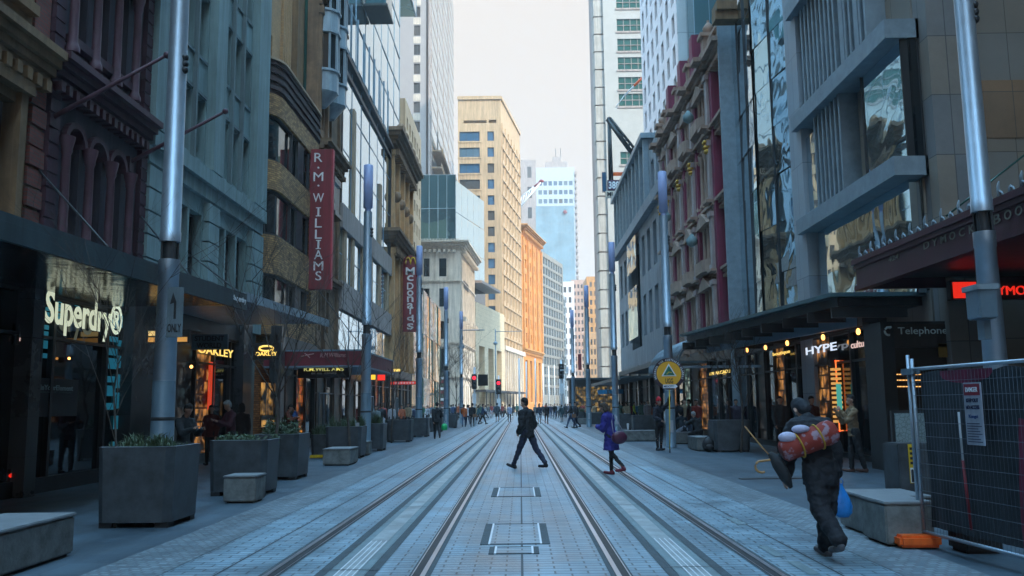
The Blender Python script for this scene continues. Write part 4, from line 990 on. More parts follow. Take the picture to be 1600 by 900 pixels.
for k in range(20): p.lathe([(.08, 18.45), (.12, 18.7), (.06, 18.95), (.1, 19.1)], 6, (.5 + k * (Wd - 1) / 19, -.35, 0))
p.box(0, Wd, -.45, -.25, 19.1, 19.25); p.build('balustrade', M_AST, b)
# crisp little flags, urns
p = MB(); p.M = Mf
for (u, z) in ((piers[3] + 1.2, 16.1), (piers[1] + .9, 12.5), (piers[3] + .9, 9.6)):
    p.lathe([(.05, 0), (.28, .15), (.3, .4), (.12, .6), (.05, .7)], 8, (u, -.85, z))
p.build('urns', M_TEAL, b)
# stone chimney cap at the glass tower end
q = on_x(1132, 18, XR - .5); cp = MB(); cp.box(q.x - .45, q.x + .45, q.y - .5, q.y + .5, q.z - .1, q.z + .3); cp.box(q.x - .5, q.x + .5, q.y - .35, q.y + .35, q.z - .5, q.z - .1); tag(cp.build('stone_pier_cap', M_OCHRE), 'tan stone pier cap at the top right of the ornate building', 'pier cap')

# ---- low grey colonnaded building
y0_, y1_ = yR(1044, 400) + .03, yR(966, 400)
b = thing('colonnaded_grey_building', 'low blue grey building with thin overhanging roof above a row of fins', 'building', (XR, y1_, 0))
Mf = frame(XR, y1_, 0, RIGHT); Wd = y1_ - y0_
M_BG = mat('blue_grey_stone', (.23, .25, .27), .7, var=.15, scale=1)
rc = grid(.8, Wd - .8, 9, 6.2, 15.5, 2, .55, .68, .15)
rc = [r for r in rc if not (8.8 < r[0] < 15.5)] + [(9, 15, 6.2, 14.6)]
ut = Wd - (64 - y0_)
rc += [(.8 + k * (ut - 1) / 9 + .35, .8 + (k + 1) * (ut - 1) / 9 - .1, 16.8, 20.7) for k in range(9)] + [(ut + 1 + k * 2.4, ut + 2.4 + k * 2.4, 17.0, 19.2) for k in range(2)]
mb = MB(); wall_face(mb, Mf, ut, 0, 21.3, [r for r in rc if r[1] <= ut], .8)
wall_face(mb, Mf @ Matrix.Translation((ut, 0, 0)), Wd - ut, 0, 20.5, [(r[0] - ut, r[1] - ut, r[2], r[3]) for r in rc if r[0] >= ut], .8)
mb.M = Mf; mb.box(.01, ut, .87, 12, 0, 21.2); mb.box(ut, Wd - .01, .87, 12, 0, 20.4); mb.quad((ut, 0, 20.4), (ut, .9, 20.4), (ut, .9, 21.3), (ut, 0, 21.3)); mb.quad((Wd, 0, 0), (Wd, .9, 0), (Wd, .9, 20.5), (Wd, 0, 20.5)); mb.M = Matrix.Identity(4)
mb.build('wall', M_BG, b)
for r in rc:
    if r[1] - r[0] < 4 and (r[1] <= ut or r[0] >= ut): window(b, Mf, r, .75, 'sash')
window(b, Mf, (9, 15, 6.2, 14.6), .7, 'tri', gm=M_WIN)
t = MB(); t.M = Mf; t.box(-.5, Wd, -.5, -.001, 15.6, 16.4); t.build('stone_band', M_BG, b)
t = MB(); t.M = Mf; t.box(-.3, ut + .4, -.6, 8, 21.31, 21.7); t.build('overhanging_roof', M_AWN_L, b)
g_ = MB(); g_.M = Mf; g_.quad((9.2, -.3, 12.6), (15, -.3, 12.6), (15, -.3, 15.4), (9.2, -.3, 15.4)); g_.quad((9.2, -.3, 7.0), (15, -.3, 7.0), (15, -.3, 11.2), (9.2, -.3, 11.2)); g_.build('mirror_glazing', M_CURT2, b)
for k in range(10):
    t = MB(); t.M = Mf; u = .8 + k * (ut - 1) / 9; t.box(u - .1, u + .3, -.4, -.001, 16.41, 21.3); t.build('fin', M_GREYFIN, b)

# ---- white tower with slit windows, its grey end wall
xw = on_y(1060, 100, 92).x
b = thing('white_slit_tower', 'white tower with staggered slit windows and grey panelled end wall', 'building', (xw, 92, 0))
Mf = frame(xw, 92 + 27, 0, RIGHT); Fm = frame(xw, 92, 0, 0); wf = on_y(1092, 100, 92).x - xw
rc = grid(.5, 26.5, 7, 20, 92, 20, .45, .68)
mb = MB(); wall_face(mb, Mf, 27, 0, 95, rc, .35); mb.M = Mf; mb.box(.01, 26.6, .42, 9, 0, 94.9); mb.M = Matrix.Identity(4); mb.build('wall', M_WHITE, b)
for r in rc[:300]: window(b, Mf, r, .3, 'one', fm=M_BURG, gm=M_WIN)
mb = MB(); mb.M = Fm; mb.box(.02, wf, -.3, -.002, 0, 95); mb.build('end_wall', blocks('grey_panel_wall', (.42, .46, .48), (.46, .5, .52), (.2, .24, .26), 2.4, 3.8, .04, .6, .1, offset=0, dirt=.08), b)
# ---- dark teal glass tower behind
curtain('dark_teal_tower', 'dark teal glass tower between the white slit tower and the ornate building', frame(on_y(1092, 100, 88).x - .3, 88, 0, 0), 16, 0, 88, 20, 10, 22, M_TEALG, M_STEEL_P, .01)
curtain('sun_blocking_tower', 'unseen blue glass tower added behind the ornate building to block the sun', frame(24.5, 84, 0, RIGHT), 56, 0, 62, 18, 12, 14, M_TEALG, M_STEEL_P, .01)  # unseen tower added to keep the sun off the left facades

# ---- pale hotel tower with green windows
yh = 150; x0 = on_y(949, 300, yh).x; x1 = on_y(1002, 300, yh).x
b = thing('pale_hotel_tower', 'pale beige tower with green glazed strips and scalloped balconies on its left edge', 'building', (x0, yh, 0))
Fm = frame(x0, yh, 0, 0); wf = x1 - x0 + 6; ug = on_y(968, 200, yh).x - x0
mb = MB(); fl = [on_y(980, v, yh).z for v in (3, 39, 70, 99, 130, 156)] + [on_y(980, v, yh).z for v in (-30, -62, -94)] + [on_y(980, 247, yh).z]
rc = [(ug, wf - 1, z - 1.15, z + 1.15) for z in fl]
wall_face(mb, Fm, wf, 0, 100, rc, .3); mb.M = Fm; mb.box(.01, wf, .37, 15, 0, 99.9); mb.M = Matrix.Identity(4); mb.build('wall', mat('pale_hotel_concrete', (.42, .40, .37), .8, var=.08, scale=.5), b)
for r in rc:
    w_ = MB(); w_.M = Fm; n_ = 7
    for i in range(n_ + 1): u = r[0] + (r[1] - r[0]) * i / n_; w_.box(u - .05, u + .05, .12, .2, r[2], r[3])
    w_.box(r[0], r[1], .12, .2, r[2] - .0, r[2] + .1); w_.box(r[0] - .2, r[1] + .2, -.12, -.002, r[2] - .35, r[2] - .05); w_.box(r[0], r[1], .11, .21, (r[2] + r[3]) / 2 - .05, (r[2] + r[3]) / 2 + .05)
    o = w_.build('window', M_CONC, b); p_ = MB(); p_.M = Fm; p_.quad((r[0], .22, r[2]), (r[1], .22, r[2]), (r[1], .22, r[3]), (r[0], .22, r[3])); p_.build('pane', M_WING, o)
q = on_y(933, 300, yh)
for k in range(31):
    z = 1.5 + k * 3.3; bl = MB(); bl.prism([(x0 + .2, yh + .3), (q.x + .15, yh + .3), (q.x, yh + .8), (q.x, yh + 3.5), (x0 + .2, yh + 4)], z, z + 3.05); bl.build('balcony', mat('balcony_cream', (.42, .385, .34), .8, var=.1), b)
mb = MB(); mb.box(q.x + .5, x0 + .3, yh + .5, yh + 14, 0, 99); mb.build('recess_wall', M_CONC, b)
# small jib crane on the hotel
cr = thing('roof_crane', 'small red and white jib reaching across the pale hotel tower', 'crane', on_y(975, 150, 120))
mb = MB(); A = on_y(975, 150, 120); B = on_y(1003, 122, 120); mb.tube([A, B], .12, 6); mb.tube([A, on_y(962, 168, 120)], .06, 5); mb.build('jib', M_WHITEP, cr); mb = MB(); mb.tube([A.lerp(B, .55), B], .2, 6); mb.build('jib_tip', M_ORNP, cr)

# ---- vertical blade sign rig with numbers
Y = 91.0; P = lambda px, py, dy=0: on_y(px, py, Y + dy)
rg = thing('blade_sign_rig', 'black bracket rig hanging a numbered sign from the colonnaded building corner', 'sign', P(958, 325))
mb = MB(); mb.tube([P(949, 186), P(990, 243)], .26, 6); mb.tube([P(953, 184), P(996, 238)], .15, 6)
for k in range(9): f = k / 8; mb.tube([P(949, 186).lerp(P(990, 243), f), P(953, 184).lerp(P(996, 238), f)], .15, 5)
mb.tube([P(951, 188), P(953, 285)], .16, 6); mb.tube([P(953, 188), P(957, 285)], .12, 6); mb.build('bracket', M_DARK, rg)
a, c = P(949, 282), P(969, 298); mb = MB(); mb.box(a.x, c.x, Y - .2, Y + .2, c.z, a.z); o = mb.build('number_panel', mat('plum_panel', (.07, .03, .07), .5), rg)
fit_text('number_lettering', '388', M_WHITEP, frame((a.x + c.x) / 2, Y - .22, (a.z + c.z) / 2, 0), (c.x - a.x) * .85, (a.z - c.z) * .7, o, bold=.03)
a, c = P(946, 299), P(970, 309); mb = MB(); mb.box(a.x, c.x, Y - .2, Y + .2, c.z, a.z); o = mb.build('name_panel', M_CREAM, rg)
fit_text('name_lettering', 'MUU', M_BLACK, frame((a.x + c.x) / 2, Y - .22, (a.z + c.z) / 2, 0), (c.x - a.x) * .8, (a.z - c.z) * .7, o, bold=.03)
mb = MB(); mb.tube([P(966, 309), P(964, 318), P(969, 318), P(968, 326)], .16, 6); mb.build('hook_ornament', M_BURG, rg)
a, c = P(941, 268), P(948, 298); mb = MB(); mb.box(a.x, c.x, Y + .3, Y + .8, c.z, a.z); mb.build('side_box', M_WINB, rg)
a, c = P(953, 268), P(976, 273); mb = MB(); mb.box(a.x, c.x, Y + .3, Y + .5, c.z, a.z); mb.build('orange_bar', M_ORNP, rg)

# ================================================================ streets behind the camera (seen in reflections)
for (x, rz, lab, ya, yb__, m_) in ((-10.2, LEFT, 'plain stone building continuing the left side behind the viewpoint', -45, 10.9, M_OCHRE), (14.5, RIGHT, 'plain stone building continuing the right side behind the viewpoint', -60, -9, M_SAND)):
    L = yb__ - ya; Mf = frame(x, ya if rz == LEFT else yb__, 0, rz); b = thing('rear_building', lab, 'building', (x, ya, 0)); rc = grid(1, L - 1, 14, 5, 33, 8, .5, .6)
    mb = MB(); wall_face(mb, Mf, L, 0, 62, rc, .3); shell(mb, Mf, L, 0, 62, 12, .3); mb.build('wall', m_, b)
    for r in rc[:100]: window(b, Mf, r, .3, 'sash')
# ================================================================ shop fronts, awnings and signs
def sign_L(name, s, m, X, px0, px1, pyc, hpx, parent=None, **k):
    ya, yb = at_px(px0, X), at_px(px1, X); yc = (ya + yb) / 2; pc = on_x((px0 + px1) / 2, pyc, X); zc = pc.z
    h = hpx * pc.y / F_PX
    k.setdefault('ext', .004); return fit_text(name, s, m, frame(X, pc.y, zc, LEFT), yb - ya, h, parent, **k)
def sign_R(name, s, m, X, px0, px1, pyc, hpx, parent=None, **k):
    ya, yb = at_px(px0, X), at_px(px1, X); pc = on_x((px0 + px1) / 2, pyc, X)
    k.setdefault('ext', .004); return fit_text(name, s, m, frame(X, pc.y, pc.z, RIGHT), ya - yb, hpx * pc.y / F_PX, parent, **k)
def sign_F(name, s, m, Y, px0, px1, pyc, hpx, parent=None, **k):
    a, b = on_y(px0, pyc, Y), on_y(px1, pyc, Y)
    return fit_text(name, s, m, frame((a.x + b.x) / 2, Y, a.z, 0), b.x - a.x, hpx * Y / F_PX, parent, **k)
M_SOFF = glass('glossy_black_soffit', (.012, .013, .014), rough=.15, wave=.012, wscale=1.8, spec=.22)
E_IVORY = glow('ivory_sign_light', (.75, .80, .58), .85)
E_WARM = glow('warm_lamp', (1.0, .42, .10), 5)
E_YEL = glow('yellow_sign_light', (.95, .62, .14), 1.4)
E_WHT = glow('cool_sign_light', (.75, .85, 1.0), 1.1)
E_RED = glow('red_sign_light', (1.0, .03, .015), .9)
E_TEAL = glow('teal_reflection_glow', (.02, .22, .32), .35)
E_PINK = glow('pinkish_white_light', (.9, .62, .55), .9)
I_AMB = lit_interior('amber_shop_interior', [(.9, .40, .10), (.55, .2, .05)], 1.1, 2.2)
I_DIM = lit_interior('dim_shop_interior', [(.25, .20, .16), (.05, .12, .15)], .28, 1.6)
I_RED = lit_interior('red_shop_interior', [(.8, .1, .03), (.9, .4, .05)], 1.0, 2.5)
M_STONEP = blocks('dark_polished_stone', (.035, .037, .04), (.045, .045, .048), (.02, .02, .02), 1.1, .75, .008, .3, .05, offset=0, dirt=.15)

def shopfront(name, label, side, X, ya, yb, H, nb, gm=M_SHOPG, riser=.35, pier=None, door=None, fascia=None, fasz=.55):
    """glazed ground floor: piers, stall riser, mullions, one pane per bay, a recessed door, fascia board"""
    b = thing(name, label, 'shopfront', (X, (ya + yb) / 2, 0)); L = yb - ya
    Mf = frame(X, ya if side == LEFT else yb, 0, side)
    cw = L / nb
    fr = MB(); fr.M = Mf; fr.box(0, L, -.10, .12, 0, riser)
    for i in range(nb + 1): u = i * cw; fr.box(u - .05, u + .05, -.08, .12, riser + .002, H)
    fr.box(0, L, -.07, .12, H - fasz - .06, H - fasz); fr.box(0, L, -.06, .12, H - fasz - .9, H - fasz - .84)
    fr.build('frame', fascia or M_DARK, b)
    for i in range(nb):
        p = MB(); p.M = Mf; w_ = .002 * (i % 3 - 1); p.quad((i * cw + .05, .03 + w_, riser), ((i + 1) * cw - .05, .03, riser), ((i + 1) * cw - .05, .03, H - fasz - .06), (i * cw + .05, .03 + w_, H - fasz - .06)); p.build('pane', gm[i % len(gm)] if isinstance(gm, list) else gm, b)
    f = MB(); f.M = Mf; f.box(0, L, -.14, .12, H - fasz + .001, H); f.build('fascia_board', fascia or M_DARK, b)
    for u in (pier or []):
        s_ = MB(); s_.M = Mf; s_.box(u[0], u[1], -.30, .1, 0, H + .3); s_.build('stone_pier', M_STONEP, b)
    for u in (door or []):
        d = MB(); d.M = Mf; d.box(u, u + .06, -.13, -.085, riser * .2, 2.3); d.box(u + .9, u + .96, -.13, -.085, riser * .2, 2.3); d.box(u + .06, u + .9, -.13, -.085, 2.24, 2.3); d.box(u + .06, u + .9, -.13, -.085, riser * .2, .2); dd = d.build('door', M_STEEL_P, b)
        d = MB(); d.M = Mf; d.box(u + .80, u + .84, -.2, -.15, .8, 1.5); d.build('handle', M_STEEL, dd)
    return b, Mf
XS = XL + .20
# -- left shops
ya, yb = 8.5, at_px(228, XS)
b, Mf = shopfront('black_glass_shopfront', 'black glass shopfront with huge ivory lettering at the left edge', LEFT, XS, ya, yb, 4.5, 6, [M_SHOPG], .3, [(0, .9), (at_px(62, XS) - ya - .9, at_px(40, XS) - ya), (yb - ya - 1.5, yb - ya - .1)])
sign_L('lettering', 'Superdry®', E_IVORY, XS + .30, 77, 195, 497, 66, b, bold=.02, ext=.006)
for (x0, x1, y0, y1) in ((58, 75, 452, 560), (84, 96, 452, 500), (168, 180, 490, 640), (186, 204, 480, 700), (118, 126, 455, 480), (140, 160, 452, 478)):
    A = on_x(x0, y0, XS + .004); C = on_x(x1, y1, XS + .004); mb = MB(); n_ = 7
    for k in range(n_):
        z0 = C.z + (A.z - C.z) * k / n_; mb.box(XS + .0, XS + .012, A.y, C.y - .05, z0, z0 + (A.z - C.z) / n_ * random.uniform(.35, .9))
    mb.build('reflection_strip', E_TEAL, b)  # glowing teal strips imitate window reflections in the black glass
# small signs behind the glass
A = on_x(30, 506, XS + .06); C = on_x(62, 542, XS + .06); mb = MB(); mb.box(XS - .0, XS + .05, A.y, C.y, C.z, A.z)
s_ = tag(mb.build('jewellery_sign', M_BLACK), 'small black box sign with a ring flower emblem beside the huge ivory lettering', 'sign')
sign_L('lettering', 'michael hill', E_PINK, XS + .07, 31, 61, 531, 8, s_, bold=.012)
pc = on_x(47, 521, XS + .07); mb = MB(); mb.M = frame(pc.x, pc.y, pc.z, LEFT)
for k in range(12):
    a = k * PI / 6; mb.ball((.105 * math.cos(a), 0, .105 * math.sin(a)), .035, 6, sy=.3)
mb.build('flower_emblem', E_PINK, s_)
A = on_x(60, 590, XS + .05); C = on_x(120, 650, XS + .05); mb = MB(); mb.box(XS + .03, XS + .05, A.y, C.y, C.z, A.z); s_ = tag(mb.build('wall_notice', M_BLACK), 'dim dark panel with pale small lettering below the huge ivory sign', 'sign')
sign_L('lettering', 'InYourElement', mat('pale_lettering', (.35, .45, .45), .5, bump=0), XS + .06, 64, 115, 606, 8, s_); sign_L('small_lettering', 'DESIGNED BY DIFFERENT', mat('dim_lettering', (.12, .15, .15), .5, bump=0), XS + .06, 62, 114, 613, 3.0, s_, bold=0)
A = on_x(12, 733, XS + .05); C = on_x(52, 750, XS + .05); mb = MB(); mb.box(XS + .03, XS + .05, A.y, C.y, C.z, A.z); s_ = tag(mb.build('window_sign', M_BLACK), 'small red edged lettered sign low in the black glass at the left edge', 'sign')
sign_L('lettering', 'Superdry', E_PINK, XS + .06, 20, 46, 741, 9, s_, bold=.012); sign_L('red_lettering', '( )', E_RED, XS + .06, 14, 50, 741, 10, s_, bold=.015)
for (px, py) in ((108, 560), (225, 560)):
    mb = MB(); mb.ball(on_x(px, py, XS + .1), .03, 6); tag(mb.build('spotlight', E_WARM), 'tiny warm spotlight glowing inside the black shopfront' if px < 200 else 'tiny warm spotlight beside the nearest left lamp post', 'lamp')

ya, yb = at_px(232, XS), at_px(379, XS)
b, Mf = shopfront('dark_stone_shopfront', 'dark stone shopfront with amber lit doorway under the wing shaped metal awning', LEFT, XS, ya, yb, 4.4, 5, [M_SHOPG, I_DIM, I_AMB, M_SHOPG, M_SHOPG], .3, [(0, 1.0), (yb - ya - .9, yb - ya)])
sign_L('lettering', 'OAKLEY', E_YEL, XS + .25, 311, 366, 549, 13, b, bold=.015, ext=.006)
mb = MB(); A = on_x(326, 565, XS + .03); C = on_x(333, 640, XS + .03); mb.box(XS + .035, XS + .05, A.y, C.y, C.z, A.z); mb.build('red_banner', glow('red_banner_light', (.9, .07, .02), .6), b)
for (px, py) in ((299, 573), (268, 573)):
    mb = MB(); mb.ball(on_x(px, py, XS + .3), .05, 6); mb.build('spotlight', E_WARM, b)
# lit strip sign and street name sign under the awning
Y = 21.5; A = on_y(231, 516, Y); C = on_y(297, 536, Y); mb = MB(); mb.box(A.x, C.x, Y - .06, Y + .06, C.z, A.z); s_ = tag(mb.build('lit_strip_sign', M_DARK), 'warm lit yellow and white strip sign hanging behind the nearest left lamp post', 'sign')
mb = MB(); mb.box(A.x + .05, C.x - .4, Y - .08, Y - .062, (A.z + C.z) / 2 + .02, A.z - .03); mb.build('light_face', glow('strip_light', (.95, .62, .22), .9), s_)
mb = MB(); mb.box(A.x + .05, C.x - .05, Y - .08, Y - .062, C.z + .03, (A.z + C.z) / 2 - .02); mb.build('light_face', glow('strip_light_amber', (.8, .36, .08), .7), s_)
Y = 23.5; A = on_y(301, 523, Y); C = on_y(356, 546, Y); mb = MB(); mb.box(A.x, C.x, Y - .05, Y + .05, C.z, A.z); s_ = tag(mb.build('hanging_sign', mat('slate_sign_face', (.07, .12, .15), .5, bump=0)), 'slate grey hanging sign reading student world above the yellow lettering', 'sign')
fit_text('lettering', 'STUDENT\nWORLD', M_BLACK, frame((A.x + C.x) / 2, Y - .06, (A.z + C.z) / 2, 0), (C.x - A.x) * .82, (A.z - C.z) * .8, s_)

ya, yb = at_px(400, XS), at_px(468, XS)
b, Mf = shopfront('amber_lit_shopfront', 'shopfront with glowing amber wall and black fascia beneath the bowed brick building', LEFT, XS + .6, ya, yb, 4.3, 4, [I_AMB, I_DIM, I_RED, M_SHOPG], .3, [(0, .5)])
mb = MB(); A = on_x(408, 597, XS + .64); C = on_x(432, 665, XS + .64); mb.box(XS + .64, XS + .70, A.y, C.y, C.z, A.z); mb.build('amber_wall', lit_interior('amber_wall_light', [(.95, .50, .12), (.70, .33, .07)], .8, .7), b)
s_ = thing('corner_fascia_sign', 'black fascia sign with yellow oval emblem and lettering under the pale awning', 'sign', on_y(415, 560, 30))
Y = 30.0; A = on_y(396, 536, Y); C = on_y(438, 562, Y); mb = MB(); mb.box(A.x, C.x, Y - .08, Y + .08, C.z, A.z); mb.build('board', M_BLACK, s_)
sign_F('lettering', 'OAKLEY', E_YEL, Y - .1, 399, 433, 553, 6, s_, bold=.015)
mb = MB(); q = on_y(416, 544.5, Y - .1); P_ = [(q.x + .24 * math.cos(t * PI / 12), q.y, q.z + .085 * math.sin(t * PI / 12)) for t in range(25)]; mb.tube(P_, .035, 6); mb.build('oval_emblem', E_YEL, s_)

ya, yb = at_px(470, XS), at_px(558, XS)
b, Mf = shopfront('boutique_shopfront', 'dark timber framed boutique shopfront below the maroon awning', LEFT, XS + .2, ya, yb, 3.7, 7, [M_SHOPG, I_DIM, M_SHOPG, I_DIM], .3, None, [2.2, 3.2], M_BROWNFRAME)
Y = 34.2; A = on_y(466, 570, Y); C = on_y(548, 590, Y); mb = MB(); mb.box(A.x, C.x, Y - .1, Y + .1, C.z, A.z); s_ = tag(mb.build('boutique_sign', M_BLACK), 'black hanging sign with widely spaced yellow capitals under the maroon awning', 'sign')
sign_F('lettering', 'R.M.WILL AMS', glow('dim_yellow_letters', (.80, .75, .25), .55), Y - .12, 475, 537, 577, 6, s_, bold=.015); sign_F('small_lettering', 'EST. 1932 - AUSTRALIA', M_OFFW, Y - .12, 487, 527, 583.5, 2.4, s_, bold=0)
ya, yb = at_px(559, XS), at_px(606, XS)
b, Mf = shopfront('red_lit_shopfront', 'shopfront with red and yellow lit signs beneath the glass fronted store', LEFT, XS, ya, yb, 4.4, 8, [I_RED, M_CURT2, I_AMB, M_SHOPG], .3, None, [4])
for (x0, x1, y0, y1, m_, lab) in ((572, 588, 577, 594, glow('yellow_box_light', (1, .5, .03), 1.4), 'bright yellow lit box sign behind the second left lamp post'), (590, 603, 579, 595, E_RED, 'bright red lit box sign right of the yellow one'), (609, 627, 576, 581, E_YEL, 'thin yellow lit strip sign below the brown sandstone building'), (609, 652, 596, 601, glow('red_strip_light', (.9, .06, .04), .5), 'long thin red strip sign with pale marks at first floor height')):
    Y = 52 if x0 < 606 else 66; A = on_y(x0, y0, Y); C = on_y(x1, y1, Y); mb = MB(); mb.box(A.x, C.x, Y - .15, Y + .15, C.z, A.z); s_ = tag(mb.build('lit_box_sign', M_DARK), lab, 'sign'); mb = MB(); mb.box(A.x + .03, C.x - .03, Y - .18, Y - .152, C.z + .03, A.z - .03); mb.build('light_face', m_, s_)
    if x1 - x0 > 40: mb = MB(); [mb.box(A.x + .4 + k * .22, A.x + .52 + k * .22, Y - .2, Y - .182, C.z + .07, A.z - .07) for k in range(7)]; mb.build('pale_marks', M_OFFW, s_)
ya, yb = at_px(608, XS), at_px(640, XS)
shopfront('stone_shopfront', 'dim glazed shopfront at the foot of the brown sandstone building', LEFT, XS, ya, yb, 4.4, 6, [M_SHOPG, I_DIM], .3, None, [3])

# -- awnings on the left
def awning(name, label, pts, back, z0, z1, m, soff=None, fh=None):
    """slab awning: plan polygon from its outer edge back to the wall, deeper fascia along the edge"""
    b = thing(name, label, 'awning', (pts[0][0], pts[0][1], z0)); pl = pts + [(back, pts[-1][1]), (back, pts[0][1])]
    mb = MB(); mb.prism(pl, z1 - .12, z1); mb.build('deck', m, b)
    f = MB()
    for (p, q) in zip(pts, pts[1:]):
        d = Vector((q[0] - p[0], q[1] - p[1])).normalized(); nrm = Vector((-d.y, d.x)) * .08
        if (back - p[0]) * nrm.x < 0: nrm = -nrm
        f.prism([p, q, (q[0] + nrm.x, q[1] + nrm.y), (p[0] + nrm.x, p[1] + nrm.y)] if True else [], z0, z1 - .121)
    f.build('fascia', m, b)
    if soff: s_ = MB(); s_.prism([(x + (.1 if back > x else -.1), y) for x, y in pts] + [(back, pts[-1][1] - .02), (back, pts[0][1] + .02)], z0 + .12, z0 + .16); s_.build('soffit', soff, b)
    return b
def line_z(pa, pb, z, t): A, B = on_z(*pa, z), on_z(*pb, z); p = A.lerp(B, t); return (p.x, p.y)
e1 = ((20, 335), (386, 460)); P = [line_z(*e1, 4.2, -.55), line_z(*e1, 4.2, 1.0)]
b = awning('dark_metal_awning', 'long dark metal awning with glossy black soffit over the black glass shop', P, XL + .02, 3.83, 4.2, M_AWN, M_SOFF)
d = (Vector((P[1][0], P[1][1])) - Vector((P[0][0], P[0][1]))); az = math.atan2(d.y, d.x)
q = Vector((P[0][0], P[0][1])).lerp(Vector((P[1][0], P[1][1])), 1.0); q -= d.normalized() * .45
fit_text('lettering', 'Superdry', M_WHITEP, Matrix.Translation((q.x + .012, q.y, 4.02)) @ Matrix.Rotation(az, 4, 'Z'), .75, .16, b, ext=.006)
e2 = ((361, 448), (515, 500)); P = [line_z(*e2, 4.4, 0.12), line_z(*e2, 4.4, 1.0)]
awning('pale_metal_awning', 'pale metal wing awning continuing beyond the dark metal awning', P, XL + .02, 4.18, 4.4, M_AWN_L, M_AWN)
c = on_z(564, 547, 3.75); a0 = on_z(440, 547, 3.75)
b = thing('maroon_shop_awning', 'maroon fabric shop awning with faint pale lettering on its front', 'awning', (c.x, c.y, 3.1)); mb = MB()
mb.box(-9.7, c.x, c.y, c.y + 8.5, 3.15, 3.75); mb.build('canopy', M_REDAWN, b)
mb = MB(); mb.box(-9.68, c.x + .03, c.y - .03, c.y + 8.5, 3.12, 3.18); mb.box(-9.68, c.x + .03, c.y - .03, c.y + 8.5, 3.72, 3.78); mb.build('metal_trim', M_STEEL_P, b)
sign_F('lettering', 'R.M.Williams', mat('dusty_pink_lettering', (.42, .22, .20), .6, bump=0), c.y - .04, 500, 540, 555, 7, b, shear=.3, bold=0)
mb = MB()
q = on_y(480, 555, c.y - .03); mb.tube([q + Vector((-.25, 0, -.05)), q, q + Vector((.25, 0, .05))], .02, 5); mb.tube([q + Vector((-.1, 0, .08)), q, q + Vector((.1, 0, -.1))], .02, 5); mb.build('horns_emblem', mat('dusty_pink_lettering', (.42, .22, .20), .6, bump=0), b)
for k, (p0, p1, lab) in enumerate((((250, 350), (100, 280), 0), )): pass
# awning tie rods
def rods(name, label, items, m=M_FRAME, r=.02):
    for i, (a, bq) in enumerate(items):
        mb = MB(); mb.tube([a, bq], r, 6); o = mb.build('tie_rod', m); tag(o, label[i] if isinstance(label, list) else label, 'tie rod', name)
rods('steel tie rods holding up the left awnings', ['steel tie rod running down from the burgundy wall to the dark awning edge', 'steel tie rod from the burgundy corner towards the nearest lamp post', 'steel tie rod ending above the pale awning tip', 'steel tie rod in front of the bowed brick building base'],
     [(on_x(60, 265, XL), Vector((-7.0, 15.2, 4.2))), (on_x(218, 335, XL), Vector((-6.8, 18.4, 4.2))), (on_x(300, 400, XL), Vector((-6.7, 21.0, 4.35))), (on_x(480, 430, XL), Vector((-6.3, 36, 3.8)))])
# vertical banner signs
Y = 38.6; A = on_y(485, 233, Y); C = on_y(515, 452, Y); b = thing('vertical_red_sign', 'tall vertical dark red sign with white serif capitals beside the bowed brick building', 'sign', (A.x, Y, C.z))
mb = MB(); mb.box(A.x, C.x, Y, Y + .35, C.z, A.z); mb.build('panel', M_RED, b, bevel=.02)
mb = MB(); mb.box(C.x + .001, C.x + .06, Y + .02, Y + .33, C.z, A.z); mb.box(A.x - .5, A.x + .02, Y + .1, Y + .2, A.z - 1, A.z - .9); mb.box(A.x - .5, A.x + .02, Y + .1, Y + .2, C.z + .8, C.z + .9); mb.build('edge_trim', mat('bright_red_edge', (.45, .04, .06), .5), b)
for i, ch in enumerate('R.M.WILLIAMS'):
    pys = [247, 262, 276, 291, 310, 331, 349, 367, 383, 398, 416, 430]
hs = {'.': 2.6}; ys_ = {0: 246, 1: 262, 2: 276, 3: 290, 4: 309, 5: 331, 6: 348.5, 7: 366, 8: 382, 9: 398, 10: 415.5, 11: 431}
for i, ch in enumerate('R·M·WILLIAMS'):
    hh = 3 if ch == '·' else 14.5; ww = {'W': 17, 'M': 15, 'I': 5.5, '·': 3, 'L': 10.5, 'S': 9, 'R': 12.5, 'A': 13}[ch]
    yy = ys_[i]
    if ch == 'I': # serif capital I drawn with bars
        q = on_y(497.5, yy, Y - .012); mb = MB(); h_ = hh * Y / F_PX; mb.box(q.x - .04, q.x + .04, q.y - .02, q.y + .005, q.z - h_ / 2, q.z + h_ / 2); mb.box(q.x - .11, q.x + .11, q.y - .021, q.y + .004, q.z - h_ / 2, q.z - h_ / 2 + .035); mb.box(q.x - .11, q.x + .11, q.y - .021, q.y + .004, q.z + h_ / 2 - .035, q.z + h_ / 2); mb.build('letter', M_OFFW, b)
    else: sign_F('letter', ch, M_OFFW, Y - .012, 497.5 - ww / 2, 497.5 + ww / 2, yy, hh, b, bold=.0)
Y = 70; A = on_y(630, 402, Y); C = on_y(652, 518, Y); b = thing('vertical_restaurant_sign', 'vertical red round topped sign with golden arches and white letters on the sandstone building', 'sign', (A.x, Y, C.z))
mb = MB(); n_ = 12; cx = (A.x + C.x) / 2; rr = (C.x - A.x) / 2; pts = [(A.x, C.z), (C.x, C.z)] + [(cx + rr * math.cos(PI * k / n_), A.z - .35 + .5 * math.sin(PI * k / n_)) for k in range(n_ + 1)]
mb.M = Matrix.Translation((0, Y + .4, 0)) @ Matrix.Rotation(PI / 2, 4, 'X'); mb.prism(pts, 0, .4); mb.build('panel', M_RED, b)
q = on_y(641.5, 408, Y - .05); mb = MB()
for s in (-1, 1): mb.tube([(q.x + s * .2 + .2 * math.cos(t * PI / 10), q.y, q.z - .25 + .55 * math.sin(t * PI / 10)) for t in range(11)], .055, 6)
